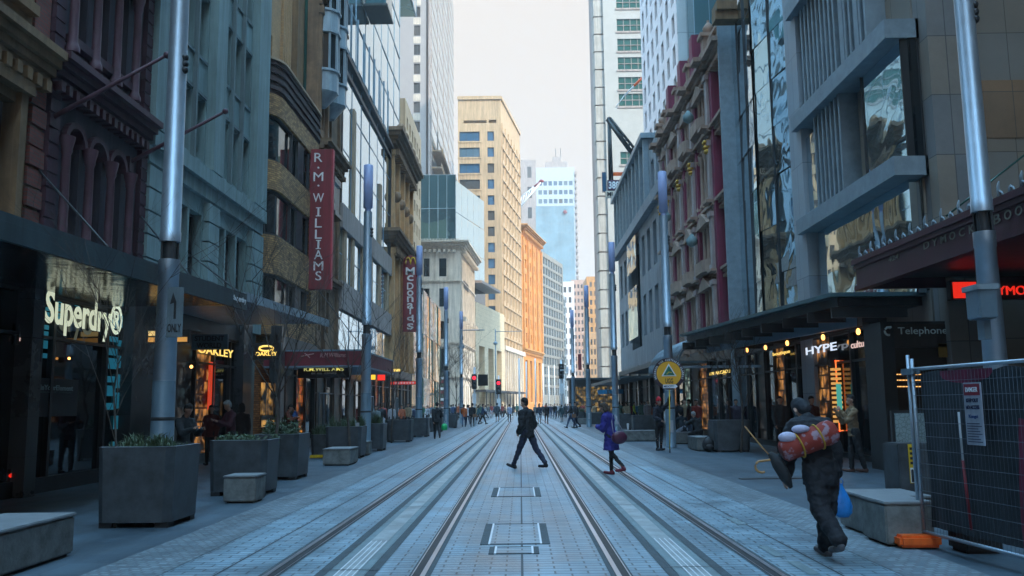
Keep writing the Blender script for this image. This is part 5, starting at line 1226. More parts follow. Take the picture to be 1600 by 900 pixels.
mb.build('golden_arches', M_YEL, b)
for i, ch in enumerate("McDonald's"):
    hh = {0: 12, 2: 11, 9: 10}.get(i, 9); yy = [423.5, 434.5, 447, 458, 467.5, 478, 486.5, 496.5, 502, 510][i]
    if ch == "'": hh = 3
    sign_F('letter', ch, M_OFFW, Y - .02, 641 - (7 if i == 0 else (1.2 if ch in "l'" else 5)) + (5 if ch == "'" else 0), 641 + (7 if i == 0 else (1.2 if ch in "l'" else 5)) + (5 if ch == "'" else 0), yy, hh, b, bold=.015)

# ================================================================ right shops
XQ = XR - .25
def shopR(px_far, px_near, *a, **k): return shopfront(a[0], a[1], RIGHT, XQ, at_px(px_near, XQ), at_px(px_far, XQ), *a[2:], **k)
b, Mf = shopR(1250, 1372, 'amber_doorway_shop', 'dark shop with orange lined doorway and lit shelves right of the white lettering', 4.2, 4, [M_SHOPG, I_AMB, M_SHOPG, M_SHOPG], .15)
sign_R('lettering', 'HYPE', E_WHT, XQ - .25, 1258, 1306, 545, 12, b, bold=.015, ext=.006)
sign_R('lettering', 'culture', E_PINK, XQ - .25, 1329, 1359, 537, 11, b, bold=.02)
pc = on_x(1364, 537, XQ - .25); mb = MB(); mb.M = frame(pc.x, pc.y, pc.z, RIGHT); mb.tube([(.12 * math.cos(t) , 0, .14 * math.sin(t)) for t in [PI * .3 + k * PI * 1.4 / 12 for k in range(13)]], .035, 6); mb.tube([(.03 + .06 * math.cos(t), 0, .07 * math.sin(t)) for t in [PI * .3 + k * PI * 1.4 / 10 for k in range(11)]], .025, 6); mb.build('crescent_emblem', E_PINK, b)
Ein = glow('orange_line_light', (1, .22, .05), 1.5)
# doorway interior seen facing the viewer
Y = 26.5; mb = MB(); A = on_y(1305, 563, Y); C = on_y(1372, 673, Y); mb.box(A.x, C.x, Y, Y + .03, A.z - .03, A.z); mb.box(A.x, A.x + .03, Y, Y + .03, C.z, A.z); mb.box(A.x, C.x, Y, Y + .03, C.z, C.z + .03); o_ = thing('shop_doorway', 'glowing orange outlined doorway with blue emblem above the phone caller', 'doorway', (A.x, Y, 0)); mb.build('light_outline', Ein, o_)
mb = MB(); mb.box(A.x - .2, C.x + .1, Y + .04, Y + .1, 0, A.z + .3); mb.build('back_wall', M_BLACK, o_)
mb = MB(); A1 = on_y(1296, 572, Y); C1 = on_y(1313, 660, Y)
for k in range(12): z = C1.z + (A1.z - C1.z) * k / 12; mb.box(A1.x, C1.x, Y - .3, Y - .05, z, z + .07)
mb.build('lit_shelves', glow('shelf_light', (.9, .45, .12), .8), o_)
mb = MB(); A1 = on_y(1306, 600, Y - .4); C1 = on_y(1316, 640, Y - .4); mb.box(A1.x, C1.x, Y - .42, Y - .4, C1.z, A1.z); mb.build('teal_screen', glow('aqua_screen', (.10, .55, .45), .7), o_)
q = on_y(1342, 587, Y - .02); mb = MB(); w_, h_ = .14, .30
mb.box(q.x - w_, q.x + w_, q.y - .02, q.y, q.z + h_ - .06, q.z + h_); mb.box(q.x - w_, q.x + w_, q.y - .02, q.y, q.z - .03, q.z + .03); mb.box(q.x - w_, q.x + w_, q.y - .02, q.y, q.z - h_, q.z - h_ + .06); mb.box(q.x + w_, q.x + w_ + .06, q.y - .02, q.y, q.z - h_, q.z + h_); mb.build('blue_emblem', glow('blue_emblem_light', (.06, .22, .9), 1.2), o_)
sign_F('lettering', 'boutique', E_PINK, Y - .02, 1335, 1357, 614, 5, o_)
mb = MB(); A1 = on_y(1336, 622, Y - .1); C1 = on_y(1362, 636, Y - .1); mb.box(A1.x, C1.x, Y - .12, Y - .1, C1.z, A1.z); mb.build('counter_light', glow('counter_glow', (.7, .4, .25), .35), o_)
b, Mf = shopR(1170, 1249, 'dim_boutique_shop', 'dim boutique shopfront with yellow lettering left of the white lettering', 4.2, 5, [M_SHOPG, I_DIM, M_SHOPG, I_AMB], .2)
sign_R('lettering', 'boutique', E_YEL, XQ - .25, 1207, 1234, 552, 7, b)
shopR(1125, 1169, 'shadowed_shopfront', 'unlit brown shopfront in deep shade behind the large right planter', 4.2, 3, [M_SHOPG], .2)
b, Mf = shopR(1048, 1124, 'arcade_shopfront', 'arcade shopfront with bright display windows behind the seated people', 4.3, 6, [I_AMB, M_SHOPG, lit_interior('bright_display', [(.8, .75, .6), (.2, .6, .5)], .8, 2), I_DIM], .3)
sign_R('lettering', '188 ARCADE', E_YEL, XQ - .25, 1108, 1140, 582, 5, b)
shopR(1046, 1010, 'bank_shopfront', 'dim shopfront at the foot of the colonnaded grey building', 4.3, 5, [M_SHOPG, I_DIM], .3) if False else shopfront('bank_shopfront', 'dim shopfront with pale piers at the foot of the colonnaded grey building', RIGHT, XQ, at_px(1044, XQ), at_px(968, XQ), 4.3, 9, [M_SHOPG, I_DIM], .3, [(3, 3.8), (9, 9.8), (15, 15.8), (21, 21.8)])

# -- awnings on the right
A = on_z(1062, 522, 4.3); C = on_z(1298, 457, 4.3)
b = thing('glass_edged_awning', 'long dark awning with a thin teal glass edge turning the corner above the phone box', 'awning', (C.x, C.y, 4.1)); mb = MB()
mb.prism([(A.x, A.y), (C.x, C.y), (12.6, C.y), (12.6, A.y)], 4.2, 4.3); mb.build('deck', M_AWN_T, b)
mb = MB(); mb.prism([(A.x + .25, A.y - .1), (C.x + .25, C.y + .25), (12.5, C.y + .25), (12.5, A.y - .1)], 3.98, 4.198); mb.build('soffit', M_DARK, b)
mb = MB(); mb.prism([(A.x + 1.0, A.y - .1), (C.x + 1.0, C.y + 1), (C.x + 1.12, C.y + 1), (A.x + 1.12, A.y - .1)], 3.55, 3.97); mb.build('inner_beam', M_STEEL_P, b)
for k in range(9): f = k / 8; x = A.x + (C.x - A.x) * f; y = A.y + (C.y - A.y) * f; mb = MB(); mb.box(x + .1, 9.7, y + (.3 if k == 8 else 0), y + (.3 if k == 8 else 0) + .08, 3.7, 3.97); mb.build('bracket', M_DARK, b)
for (px, py) in ((1167, 547), (1196, 543), (1230, 536), (1286, 527), (1341, 518)):
    X = 8.6; q = on_x(px, py, X); t = thing('pendant_lamp', 'warm orange pendant lamp hanging under the right awning', 'lamp', q, group='warm pendant lamps in a row under the right awning')
    mb = MB(); mb.lathe([(.02, .08), (.05, .04), (.055, -.03), (.03, -.08)], 10, q); mb.build('bulb', E_WARM, t); mb = MB(); mb.tube([q + Vector((0, 0, .11)), (q.x, q.y, 3.97)], .012, 5); mb.build('cord', M_DARK, t)
# maroon awning with cresting
XA = 8.1
b = thing('crested_maroon_awning', 'deep maroon shop awning with raised capitals and pale scrollwork cresting at the right edge', 'awning', (XA, 20.9, 4.3)); yN, yF = 8, on_x(1340, 407, XA).y; zt = on_x(1340, 407, XA).z; zb = on_x(1340, 453, XA).z
mb = MB(); mb.box(XA, 14.4, yN, yF, zb + .25, zt - .1); mb.build('deck', M_DARK, b)
mb = MB(); mb.box(XA - .05, XA + .1, yN, yF, zb, zt); mb.box(XA - .14, XA + .12, yN, yF + .05, zt - .12, zt + .001); mb.box(XA - .10, XA + .12, yN, yF + .03, zt - .22, zt - .121); mb.box(XA - .10, XA + .12, yN, yF + .03, zb - .03, zb + .08); mb.box(XA + .1, 14.4, yF - .12, yF, zb, zt); mb.build('fascia', mat('deep_maroon_paint', (.055, .012, .024), .45, var=.2), b)
for k in range(34):
    y = yF - .2 - k * .34; mb = MB(); hh = .16 if k % 2 else .30
    mb.tube([(XA - .02, y - .13, zt + .01), (XA - .02, y - .08, zt + .1), (XA - .02, y, zt + .14), (XA - .02, y + .06, zt + .07), (XA - .02, y + .01, zt + .04)], .018, 5)
    mb.tube([(XA - .02, y, zt + .01), (XA - .02, y + .02, zt + hh * .7), (XA - .02, y - .02, zt + hh)], [.03, .028, .012], 5); mb.build('cresting', M_AWN_L, b)
M_DIMG = mat('dull_bronze_lettering', (.20, .19, .16), .5, metal=.3, bump=0)
sign_R('lettering', 'DYMOCKS', M_DIMG, XA - .08, 1440, 1530, 372, 24, b, spacing=1.35, bold=.02) if False else None
for i, ch in enumerate('DYMOCKS'): p = 1447 + i * 12.5 + i * i * .33; sign_R('letter', ch, M_DIMG, XA - .07, p - 4, p + 5, on_px_y := 383 - (p - 1447) * .36, 11 + i * .5, b, bold=.012)
for i, ch in enumerate('BOOKS'): p = 1557 + i * 17; sign_R('letter', ch, M_DIMG, XA - .07, p - 5, p + 6, 342 - (p - 1557) * .38, 15, b, bold=.012)
sign_R('letter', '424', M_DIMG, XA - .07, 1388, 1404, 403, 8, b)
Y = 19.8; A = on_y(1488, 441, Y); C = on_y(1660, 464, Y); b = thing('red_neon_sign', 'glowing red box sign with arched lettering under the maroon awning behind the lamp post', 'sign', (A.x, Y, C.z))
mb = MB(); mb.box(A.x - .05, C.x, Y, Y + .2, C.z - .04, A.z + .04); mb.build('housing', M_DARK, b)
mb = MB(); mb.box(A.x, on_y(1525, 450, Y).x, Y - .02, Y - .001, C.z, A.z); mb.build('light_face', E_RED, b)
sign_F('lettering', 'DYMOCKS', E_RED, Y - .03, 1545, 1640, 454, 14, b, bold=.0)
# green guy rod at the right edge
rods('green tie rods above the maroon awning', 'green tie rod running up from the maroon awning to the top right', [(on_x(1478, 338, 9.2), on_x(1610, 235, 11))], M_WING, .022)
# barrel canopy and farther awnings on the right
b = thing('barrel_canopy', 'teal grey curved canopy with pale ribbed top behind the round yellow sign', 'awning', (7, 37, 3)); mb = MB(); pts = []
n_ = 10; prof = [(-1.6 * math.cos(PI / 2 * k / n_), 1.35 * math.sin(PI / 2 * k / n_)) for k in range(n_ + 1)]
pp = [(x, z) for x, z in prof] + [(0, 1.28)] + [(x * .95, z * .95) for x, z in prof[::-1]]
mb.M = Matrix.Translation((7.8, 42.5, 3.0)) @ Matrix.Rotation(PI / 2, 4, 'X'); mb.prism(pp, 0, 7.5); mb.build('canopy', mat('ribbed_canopy_metal', (.10, .15, .18), .35, metal=.4), b)
mb = MB()
for k in range(16): 
    y = 35.1 + k * .48; mb.tube([(7.8 - 1.64 * math.cos(PI / 2 * j / 6), y, 3.0 + 1.39 * math.sin(PI / 2 * j / 6)) for j in range(7)], .03, 4)
mb.build('ribs', M_AWN_L, b)
mb = MB(); mb.box(6.2, 9.6, 35.02, 35.1, 3.0, 3.1); mb.build('edge_bar', M_AWN_L, b)
awning('thin_dark_awning', 'thin dark awning below the colonnaded grey building, the nearer one', [(6.7, 44.5), (6.7, 60)], XR - .02, 3.5, 3.75, M_AWN, None)
awning('thin_dark_awning', 'thin dark awning below the colonnaded grey building, the farther one', [(6.9, 61), (6.9, 86)], XR - .02, 3.3, 3.55, M_AWN, None)
# yellow lattice front far right, blue street signs
bq = on_y(925, 620, 100); mb = MB(); mb.box(bq.x - 2.5, bq.x + 3, 100, 103, .0, 4.4); o = thing('lit_kiosk', 'amber lit glazed kiosk in the distance right of the rails', 'kiosk', (bq.x, 101, 0)); mb.build('body', M_DARK, o); mb = MB(); mb.box(bq.x - 2.3, bq.x + 2.8, 99.9, 99.99, .8, 3.6); mb.build('lit_front', lit_interior('amber_lattice', [(.8, .45, .1), (.5, .3, .05)], .8, 1.4), o); mb = MB(); mb.box(bq.x - 2.8, bq.x + 3.3, 99.5, 103.3, 4.41, 4.6); mb.build('roof', M_AWN, o)
for k, (x0, x1, y0, y1) in enumerate(((934, 949, 609, 616), (951, 960, 609, 615), (966, 974, 608, 615))):
    Y = 70; A = on_y(x0, y0, Y); C = on_y(x1, y1, Y); mb = MB(); mb.box(A.x, C.x, Y, Y + .06, C.z, A.z); o = tag(mb.build('blue_sign_panel', mat('bright_blue_sign', (.02, .20, .38), .5, bump=0)), ['wide blue street sign panel left of the right lamp post', 'small blue sign panel just left of the right lamp post', 'small blue sign panel right of the right lamp post'][k], 'sign')
# ================================================================ street furniture
def planter(label, cx, y0, w, d, h, yellow=False, foliage=None, fl_label=None, seed=1, rz=0.0, group='charcoal planter boxes along the footpaths'):
    t = thing('planter_box', label, 'planter', (cx, y0 + d / 2, 0), rz, group); c = .10
    def oc(s, cc): a, b_ = w / 2 - s, d / 2 - s; return [(-a + cc, -b_), (a - cc, -b_), (a, -b_ + cc), (a, b_ - cc), (a - cc, b_), (-a + cc, b_), (-a, b_ - cc), (-a, -b_ + cc)]
    mb = MB(); z0 = .075
    n = 8; o_, i_ = oc(0, c), oc(.05, c * .8); ob = oc(.03, c)
    vs = [(x, y, z0) for x, y in ob] + [(x, y, h) for x, y in o_] + [(x, y, h) for x, y in i_] + [(x, y, h - .12) for x, y in i_]
    fs = [tuple(range(n))[::-1]]
    for k in range(n):
        q = (k + 1) % n
        for L in range(3): fs.append((L * n + k, L * n + q, (L + 1) * n + q, (L + 1) * n + k))
    mb.add(vs, fs); mb.build('body', M_PLANTER, t, local=True)
    mb = MB(); mb.prism(oc(.051, c * .8), h - .13, h - .07); mb.build('soil', M_SOIL, t, local=True)
    mb = MB(); e = .006
    vs = [(x * (1 + e), y * (1 + e), h + .002) for x, y in o_] + [(x, y, h + .006) for x, y in i_]; mb.add(vs, [(k, (k + 1) % n, n + (k + 1) % n, n + k) for k in range(n)]); mb.build('rim', M_PLANTER_E, t, local=True)
    for sx in (-1, 1):
        for sy in (-1, 1):
            mb = MB(); mb.box(sx * w * .36 - .09, sx * w * .36 + .09, sy * d * .36 - .09, sy * d * .36 + .09, 0.0, .078); mb.build('foot', M_YEL if yellow else M_BLACK, t, local=True)
    if yellow: mb = MB(); mb.box(-w / 2 + .02, w / 2 - .02, -d / 2 + .0, -d / 2 + .06, .02, .1); mb.build('warning_strip', M_YEL, t, local=True)
    if foliage: plants(fl_label, cx, y0 + d / 2, w - .15, d - .15, h - .08, foliage, seed)
    return t
def plants(label, cx, cy, w, d, z, kind, seed):
    rnd = random.Random(seed); mb = MB()
    hh, n = {'grass': (.30, 900), 'bush': (.42, 1100), 'low': (.2, 700), 'tuft': (.5, 500)}[kind]
    clumps = [(rnd.uniform(-w / 2, w / 2), rnd.uniform(-d / 2, d / 2), rnd.uniform(.55, 1.15)) for _ in range(11)]
    for i in range(n):
        c = rnd.choice(clumps); a = rnd.uniform(0, 2 * PI); r_ = abs(rnd.gauss(0, .09)); x = cx + max(-w / 2, min(w / 2, c[0] + r_ * math.cos(a))); y = cy + max(-d / 2, min(d / 2, c[1] + r_ * math.sin(a)))
        L = hh * c[2] * rnd.uniform(.5, 1.1); b = rnd.uniform(0, 2 * PI); out = rnd.uniform(.15, .8)
        if kind in ('bush', 'low'):
            zc = z + L * rnd.uniform(.1, 1); px, py = x + math.cos(b) * .1 * out, y + math.sin(b) * .1 * out; s = rnd.uniform(.018, .036)
            d1 = Vector((rnd.gauss(0, 1), rnd.gauss(0, 1), rnd.gauss(0, .7))).normalized() * s * 1.7; d2 = d1.cross(Vector((rnd.gauss(0, 1), rnd.gauss(0, 1), rnd.gauss(0, 1)))).normalized() * s * .6; p = Vector((px, py, zc))
            mb.add([p - d1, p + d2, p + d1, p - d2], [(0, 1, 2, 3)], rnd.choice((0, 0, 1)))
        else:
            w_ = .008; e = Vector((-math.sin(b), math.cos(b), 0)) * w_; dd = Vector((math.cos(b), math.sin(b), 0)); p0 = Vector((x, y, z)); p1 = p0 + dd * L * out * .35 + Vector((0, 0, L * .65)); p2 = p0 + dd * L * out + Vector((0, 0, L * (1 - out * .45)))
            mb.add([p0 - e, p0 + e, p1 + e, p1 - e, p2], [(0, 1, 2, 3), (3, 2, 4)], rnd.choice((0, 1)))
    if kind == 'bush':
        for c in clumps: mb.tube([(cx + c[0], cy + c[1], z), (cx + c[0] * 1.05, cy + c[1], z + hh * c[2])], .008, 4, mi=2)
    mb.recalc = False
    o = mb.build('planter_greenery', [M_LEAF, M_LEAF2, M_BARK], origin=(cx, cy, z)); tag(o, label, 'plants', 'greenery growing in the planter boxes'); return o
def px_planter(label, pxl, pxr, pyb, h, depth, **k):
    a, b = on_z(pxl, pyb), on_z(pxr, pyb); return planter(label, (a.x + b.x) / 2, a.y, b.x - a.x, depth, h, **k)
px_planter('charcoal planter nearest on the left, grassy and beside the nearest lamp post', 143, 262, 827, 1.10, 1.15, foliage='grass', fl_label='spiky grey green grass in the nearest left planter', seed=1)
px_planter('second left planter, with the small concrete cube in front of it', 322, 412, 776, 1.02, 1.0, foliage='low', fl_label='low clipped greenery in the second left planter', seed=2)
px_planter('third left planter, tucked close behind the second one', 392, 462, 751, 1.02, 1.25, foliage='bush', fl_label='leafy pale flecked shrub in the third left planter', seed=3)
planter('dark planter cut by the left frame edge beside the long concrete seat', -6.62, 9.5, 1.05, 1.0, .95)
px_planter('low planter with a yellow strip at its base, behind the concrete block', 484, 512, 716, .75, .8, yellow=True, foliage='tuft', fl_label='loose green tuft in the low yellow based planter', seed=4)
px_planter('left planter directly behind the low concrete block, grey plate on its corner', 507, 562, 717, 1.0, 1.2, foliage='tuft', fl_label='wispy plants in the planter at the second left lamp post', seed=5)
px_planter('left planter just beyond the second left lamp post', 556, 597, 705, 1.0, 1.12, foliage='tuft', fl_label='thin upright plants just beyond the second left lamp post', seed=6)
px_planter('wide left planter below the woman in pink', 602, 641, 691, 1.0, 1.2)
px_planter('left planter immediately before the man with the green bag', 643, 668, 683, 1.0, 1.2)
px_planter('far left planter just behind the man with the green bag', 671, 690, 675, .9, 1.1)
px_planter('farthest left planter, beside the stubby pale block', 690, 713, 669, 1.0, 1.15)
px_planter('large right planter beside the seated people', 1117, 1178, 707, 1.05, 1.08)
px_planter('right planter behind the long low seat and the red hatted man', 990, 1030, 678, 1.0, 1.05)
px_planter('right planter left of the red hatted man, by the blue street signs', 958, 990, 672, 1.0, 1.1)
px_planter('right planter at the third right lamp post', 919, 942, 665, 1.0, 1.15)
px_planter('far right planter with leafy top near the big striding man', 900, 915, 662, 1.0, 1.0, foliage='tuft', fl_label='small dark shrub in the far right planter', seed=9)
# steel plate on the corner of a left planter
q = on_z(560, 716); mb = MB(); mb.box(q.x - .10, q.x + .02, q.y - .03, q.y - .012, .55, 1.12); tag(mb.build('metal_plate', M_STEEL), 'narrow shiny plate fixed on the corner of a left planter', 'plate')

def bench(label, x0, x1, y0, y1, h=.45, name='concrete_seat', rz=0):
    t = thing(name, label, 'seat', ((x0 + x1) / 2, (y0 + y1) / 2, 0), rz, 'cast concrete seats'); w, d = (x1 - x0) / 2, (y1 - y0) / 2
    mb = MB(); mb.box(-w, w, -d, d, .03, h - .035); mb.build('block', M_BENCH, t, local=True, bevel=.018)
    mb = MB(); mb.box(-w - .012, w + .012, -d - .012, d + .012, h - .033, h); mb.build('top_slab', M_BENCH_T, t, local=True, bevel=.01)
    mb = MB(); mb.box(-w + .05, w - .05, -d + .05, d - .05, 0, .029); mb.build('plinth', M_BLACK, t, local=True); return t
bench('long concrete seat in the bottom left corner', -5.85, -5.05, 8.3, 10.15, .47)
q = on_z(348, 787); r_ = on_z(397, 787); bench('small concrete cube seat before the second left planter', q.x, r_.x, q.y, q.y + .62, .47)
q = on_z(504, 728); r_ = on_z(545, 728); bench('low concrete block seat in front of the planter with the plate', q.x, r_.x, q.y, q.y + 1.3, .47)
q = on_z(569, 712); bench('small concrete block between two left planters past the second lamp post', q.x - .35, q.x + .15, q.y, q.y + .6, .47)
q = on_z(697, 668); r_ = on_z(712, 668); bench('stubby pale concrete block beside the farthest left planter', q.x, r_.x, q.y, q.y + .7, .6)
bench('wide concrete seat behind the square one, beside the blue plastic bag', 4.17, 4.98, 10.95, 11.85, .48)
bench('square concrete seat beside the orange fence foot', 4.08, 4.62, 10.15, 10.85, .50)
q = on_z(976, 690); r_ = on_z(1030, 690); bench('long concrete seat left of the red hatted man holding a white cup', q.x, r_.x, q.y, q.y + .7, .47)
q = on_z(1057, 694); r_ = on_z(1087, 694); bench('concrete seat just right of the second right lamp post', q.x, r_.x, q.y, q.y + .7, .47)
q = on_z(1089, 705); r_ = on_z(1113, 705); bench('angled concrete seat in front of the large right planter', q.x, r_.x, q.y - .1, q.y + 1.6, .47)
q = on_z(905, 663); r_ = on_z(919, 663); bench('far concrete seat just left of the third right lamp post', q.x, r_.x, q.y, q.y + .7, .47)
# cup, bag
q = on_z(983, 688); mb = MB(); mb.lathe([(.04, 0), (.055, .2), (.058, .24), (.045, .28)], 12, (q.x, q.y + .3, .471)); tag(mb.build('paper_cup', M_WHITEP), 'white paper cup standing on the long right concrete seat', 'cup')
q = on_z(1106, 706); t = thing('backpack', 'black backpack slumped against the seat beside the large right planter', 'bag', (q.x, q.y - .15, 0)); mb = MB(); mb.ball((0, 0, .24), .25, 10, sx=.85, sy=.6, sz=.97); mb.ball((0, -.12, .16), .14, 8, sx=1, sy=.6, sz=.8); mb.build('body', M_BLACK, t, local=True); mb = MB(); mb.tube([(-.1, .02, .46), (0, 0, .53), (.1, .02, .46)], .015, 6); mb.build('handle', M_BLACK, t, local=True)

# ---- lamp posts
def lamp(label, x, y, lum=True, dia=.36, H=10.4, lean=(0, 0), jz=4.4):
    t = thing('lamp_post', label, 'lamp post', (x, y, 0), group='tall steel lamp posts along the tramway'); r = dia / 2; t.rotation_euler = (lean[0], lean[1], 0)
    mb = MB(); mb.lathe([(r * 1.12, 0), (r * 1.12, .03), (r * 1.04, .05), (r, 2.1)], 28); mb.build('lower_shaft', M_STEEL_P, t, local=True)
    mb = MB(); mb.box(-.07, .07, -r - .012, -r + .05, .55, 1.0); mb.build('access_hatch', M_STEEL, t, local=True)
    mb = MB(); mb.lathe([(r * 1.02, 1.42), (r * 1.035, 1.425), (r * 1.035, 1.475), (r * 1.02, 1.48)], 28); mb.build('strap_band', M_FRAME, t, local=True)
    mb = MB(); mb.lathe([(r * .985, 2.1), (r * .985, 2.115), (r * .995, 2.12), (r * .9, jz - .45), (r * .95, jz - .44), (r * .95, jz - .2)], 28); mb.build('middle_shaft', M_STEEL, t, local=True)
    mb = MB(); mb.lathe([(r * .55, jz - .2), (r * .55, jz + .12)], 16); 
    for k in range(4): a = PI / 4 + k * PI / 2; mb.box(r * .72 * math.cos(a) - .02, r * .72 * math.cos(a) + .02, r * .72 * math.sin(a) - .02, r * .72 * math.sin(a) + .02, jz - .2, jz + .12)
    mb.build('joint', M_FRAME, t, local=True)
    mb = MB(); mb.lathe([(r * .95, jz + .12), (r * .95, jz + .3), (r * .9, jz + .31), (r * .84, H - 1.75)], 28); mb.build('upper_shaft', M_STEEL, t, local=True)
    mb = MB(); mb.lathe([(r * .6, H - 1.75), (r * .6, H - 1.62), (r * .95, H - 1.6), (r * .95, H - .02), (r * .8, H)], 24); mb.build('luminaire', M_LUM, t, local=True)
    mb = MB(); 
    for k in range(3): mb.ball((r * .8, -.05, 8.0 - .12 * k), .07, 6)
    mb.build('spot_cluster', M_FRAME, t, local=True); return t
q = on_y(255, 640, 15.4); lamp('nearest left lamp post, thick, rising past the top of the picture', q.x, 15.4, dia=.385, jz=4.45, H=11.3)
q = on_y(1556, 560, 13.7); lamp('nearest right lamp post beside the wire fence', q.x, 13.7, dia=.345, jz=4.45, lean=(0, R(-.3)))
for px, Y, lab in ((571.5, 31.3, 'second left lamp post, before the brown brick and glass fronted stores'), (654.5, 47.8, 'third left lamp post, beside the vertical red restaurant sign'), (697, 65, 'fourth left lamp post, in front of the cream corner building'), (721, 82, 'fifth left lamp post, near the first traffic signal')):
    q = on_y(px, 640, Y); lamp(lab, q.x, Y, dia=.36)
for px, Y, lab in ((1047, 33.5, 'second right lamp post, behind the round yellow sign'), (962, 47.4, 'third right lamp post, left of the low grey building'), (920, 65, 'fourth right lamp post, beyond the striding man'), (896.5, 82, 'fifth right lamp post, farthest and slimmest on the right')):
    q = on_y(px, 640, Y); lamp(lab, q.x, Y, dia=.36, H=10.6 if px > 1000 else 10.4)
# grey equipment box on the nearest right post
A = on_y(1512, 450, 13.4); C = on_y(1544, 500, 13.4); mb = MB(); mb.box(A.x, C.x, 13.1, 13.5, C.z, A.z); o = tag(mb.build('equipment_box', M_STEEL_P, bevel=.02), 'grey equipment box strapped to the nearest right lamp post', 'box')
mb = MB(); mb.box(A.x - .03, C.x + .03, 13.07, 13.53, A.z - .06, A.z + .02); mb.build('lid', M_AWN_L, o); mb = MB(); mb.box(C.x - .12, C.x - .02, 13.3, 13.5, C.z - .3, C.z - .001); mb.build('conduit', M_STEEL_P, o)
# direction sign on the nearest left post
Y = 15.15; A = on_y(263, 449, Y); C = on_y(285, 527, Y); t = thing('lane_sign', 'grey lane sign with a black arrow and capitals on the nearest left lamp post', 'sign', (A.x, Y, C.z)); mb = MB(); mb.box(A.x, C.x, Y - .02, Y, C.z, A.z); mb.build('plate', mat('worn_grey_sign', (.13, .17, .19), .5), t, bevel=.005)
fit_text('lettering', 'ONLY', M_BLACK, frame((A.x + C.x) / 2, Y - .024, C.z + .16, 0), (C.x - A.x) * .85, .15, t, ext=.003, bold=.03)
mb = MB(); cx = (A.x + C.x) / 2; mb.box(cx - .02, cx + .02, Y - .026, Y - .0205, C.z + .32, A.z - .25)
mb.add([(cx - .09, Y - .026, A.z - .3), (cx + .02, Y - .026, A.z - .26), (cx - .04, Y - .026, A.z - .09)], [(0, 1, 2)]); mb.build('arrow', M_BLACK, t)
# bare street trees
def tree(label, x, y, H, seed, r=.045, spread=.5):
    t = thing('bare_street_tree', label, 'tree', (x, y, 0), group='young leafless street trees'); rnd = random.Random(seed); tr = MB(); br = MB()
    pts = [Vector((0, 0, 0))]
    for k in range(6): pts.append(pts[-1] + Vector((rnd.uniform(-.05, .05), rnd.uniform(-.05, .05), H * .55 / 6)))
    tr.tube(pts, [r * (1 - .07 * k) for k in range(7)], 8); tr.build('trunk', M_BARK, t, local=True)
    def grow(p, d, L, rad, lev):
        q = [p]; dd = d.copy(); n = 4
        for k in range(n): dd = (dd + Vector((rnd.gauss(0, .12), rnd.gauss(0, .12), .06))).normalized(); q.append(q[-1] + dd * L / n)
        br.tube(q, [rad * .8 * (1 - .6 * k / n) for k in range(n + 1)], 5 if lev > 1 else 4)
        if lev == 0: return
        for k in range(rnd.randint(3, 4)):
            s = q[rnd.randint(1, n)]; a = rnd.uniform(0, 2 * PI); e = (dd + Vector((math.cos(a), math.sin(a), rnd.uniform(-.1, .4))) * rnd.uniform(.5, .9)).normalized(); grow(s, e, L * rnd.uniform(.5, .75), rad * .55, lev - 1)
    for k in range(7):
        a = 2 * PI * k / 7 + rnd.uniform(-.3, .3); s = pts[rnd.randint(3, 6)]; grow(s, Vector((math.cos(a) * spread, math.sin(a) * spread, rnd.uniform(.6, 1.2))).normalized(), H * rnd.uniform(.3, .48), r * .45, 3)
    br.build('branches', M_BARK, t, local=True)
q = on_y(226, 640, 13.2); tree('thin leafless tree in the nearest left planter beside the lamp post', q.x, 12.4, 4.1, 3, .02, .35)
q = on_y(428, 640, 19.6); tree('leafless tree rising from the third left planter over the pale awning', q.x, 19.6, 5.0, 5)
q = on_y(548, 640, 28); tree('leafless tree in front of the maroon awning', q.x, 28, 5.2, 8)
q = on_y(612, 640, 40); tree('leafless tree before the brown sandstone building', q.x, 40, 5.6, 11)
q = on_y(684, 640, 70); tree('leafless tree before the glass pavilion, left of the fourth lamp post', q.x, 72, 7, 13, .06)
q = on_y(707, 640, 80); tree('leafless tree right of the fourth left lamp post', q.x, 84, 7, 17, .06)
q = on_y(735, 640, 110); tree('leafless tree at the cream building by the first traffic signal', q.x, 112, 8, 19, .08)
q = on_y(1155, 640, 29.3); tree('leafless tree rising behind the large right planter', q.x, 29.3, 4.3, 23)
q = on_y(1120, 640, 36); tree('leafless tree in the shade left of the large right planter', q.x, 34, 4.6, 29)
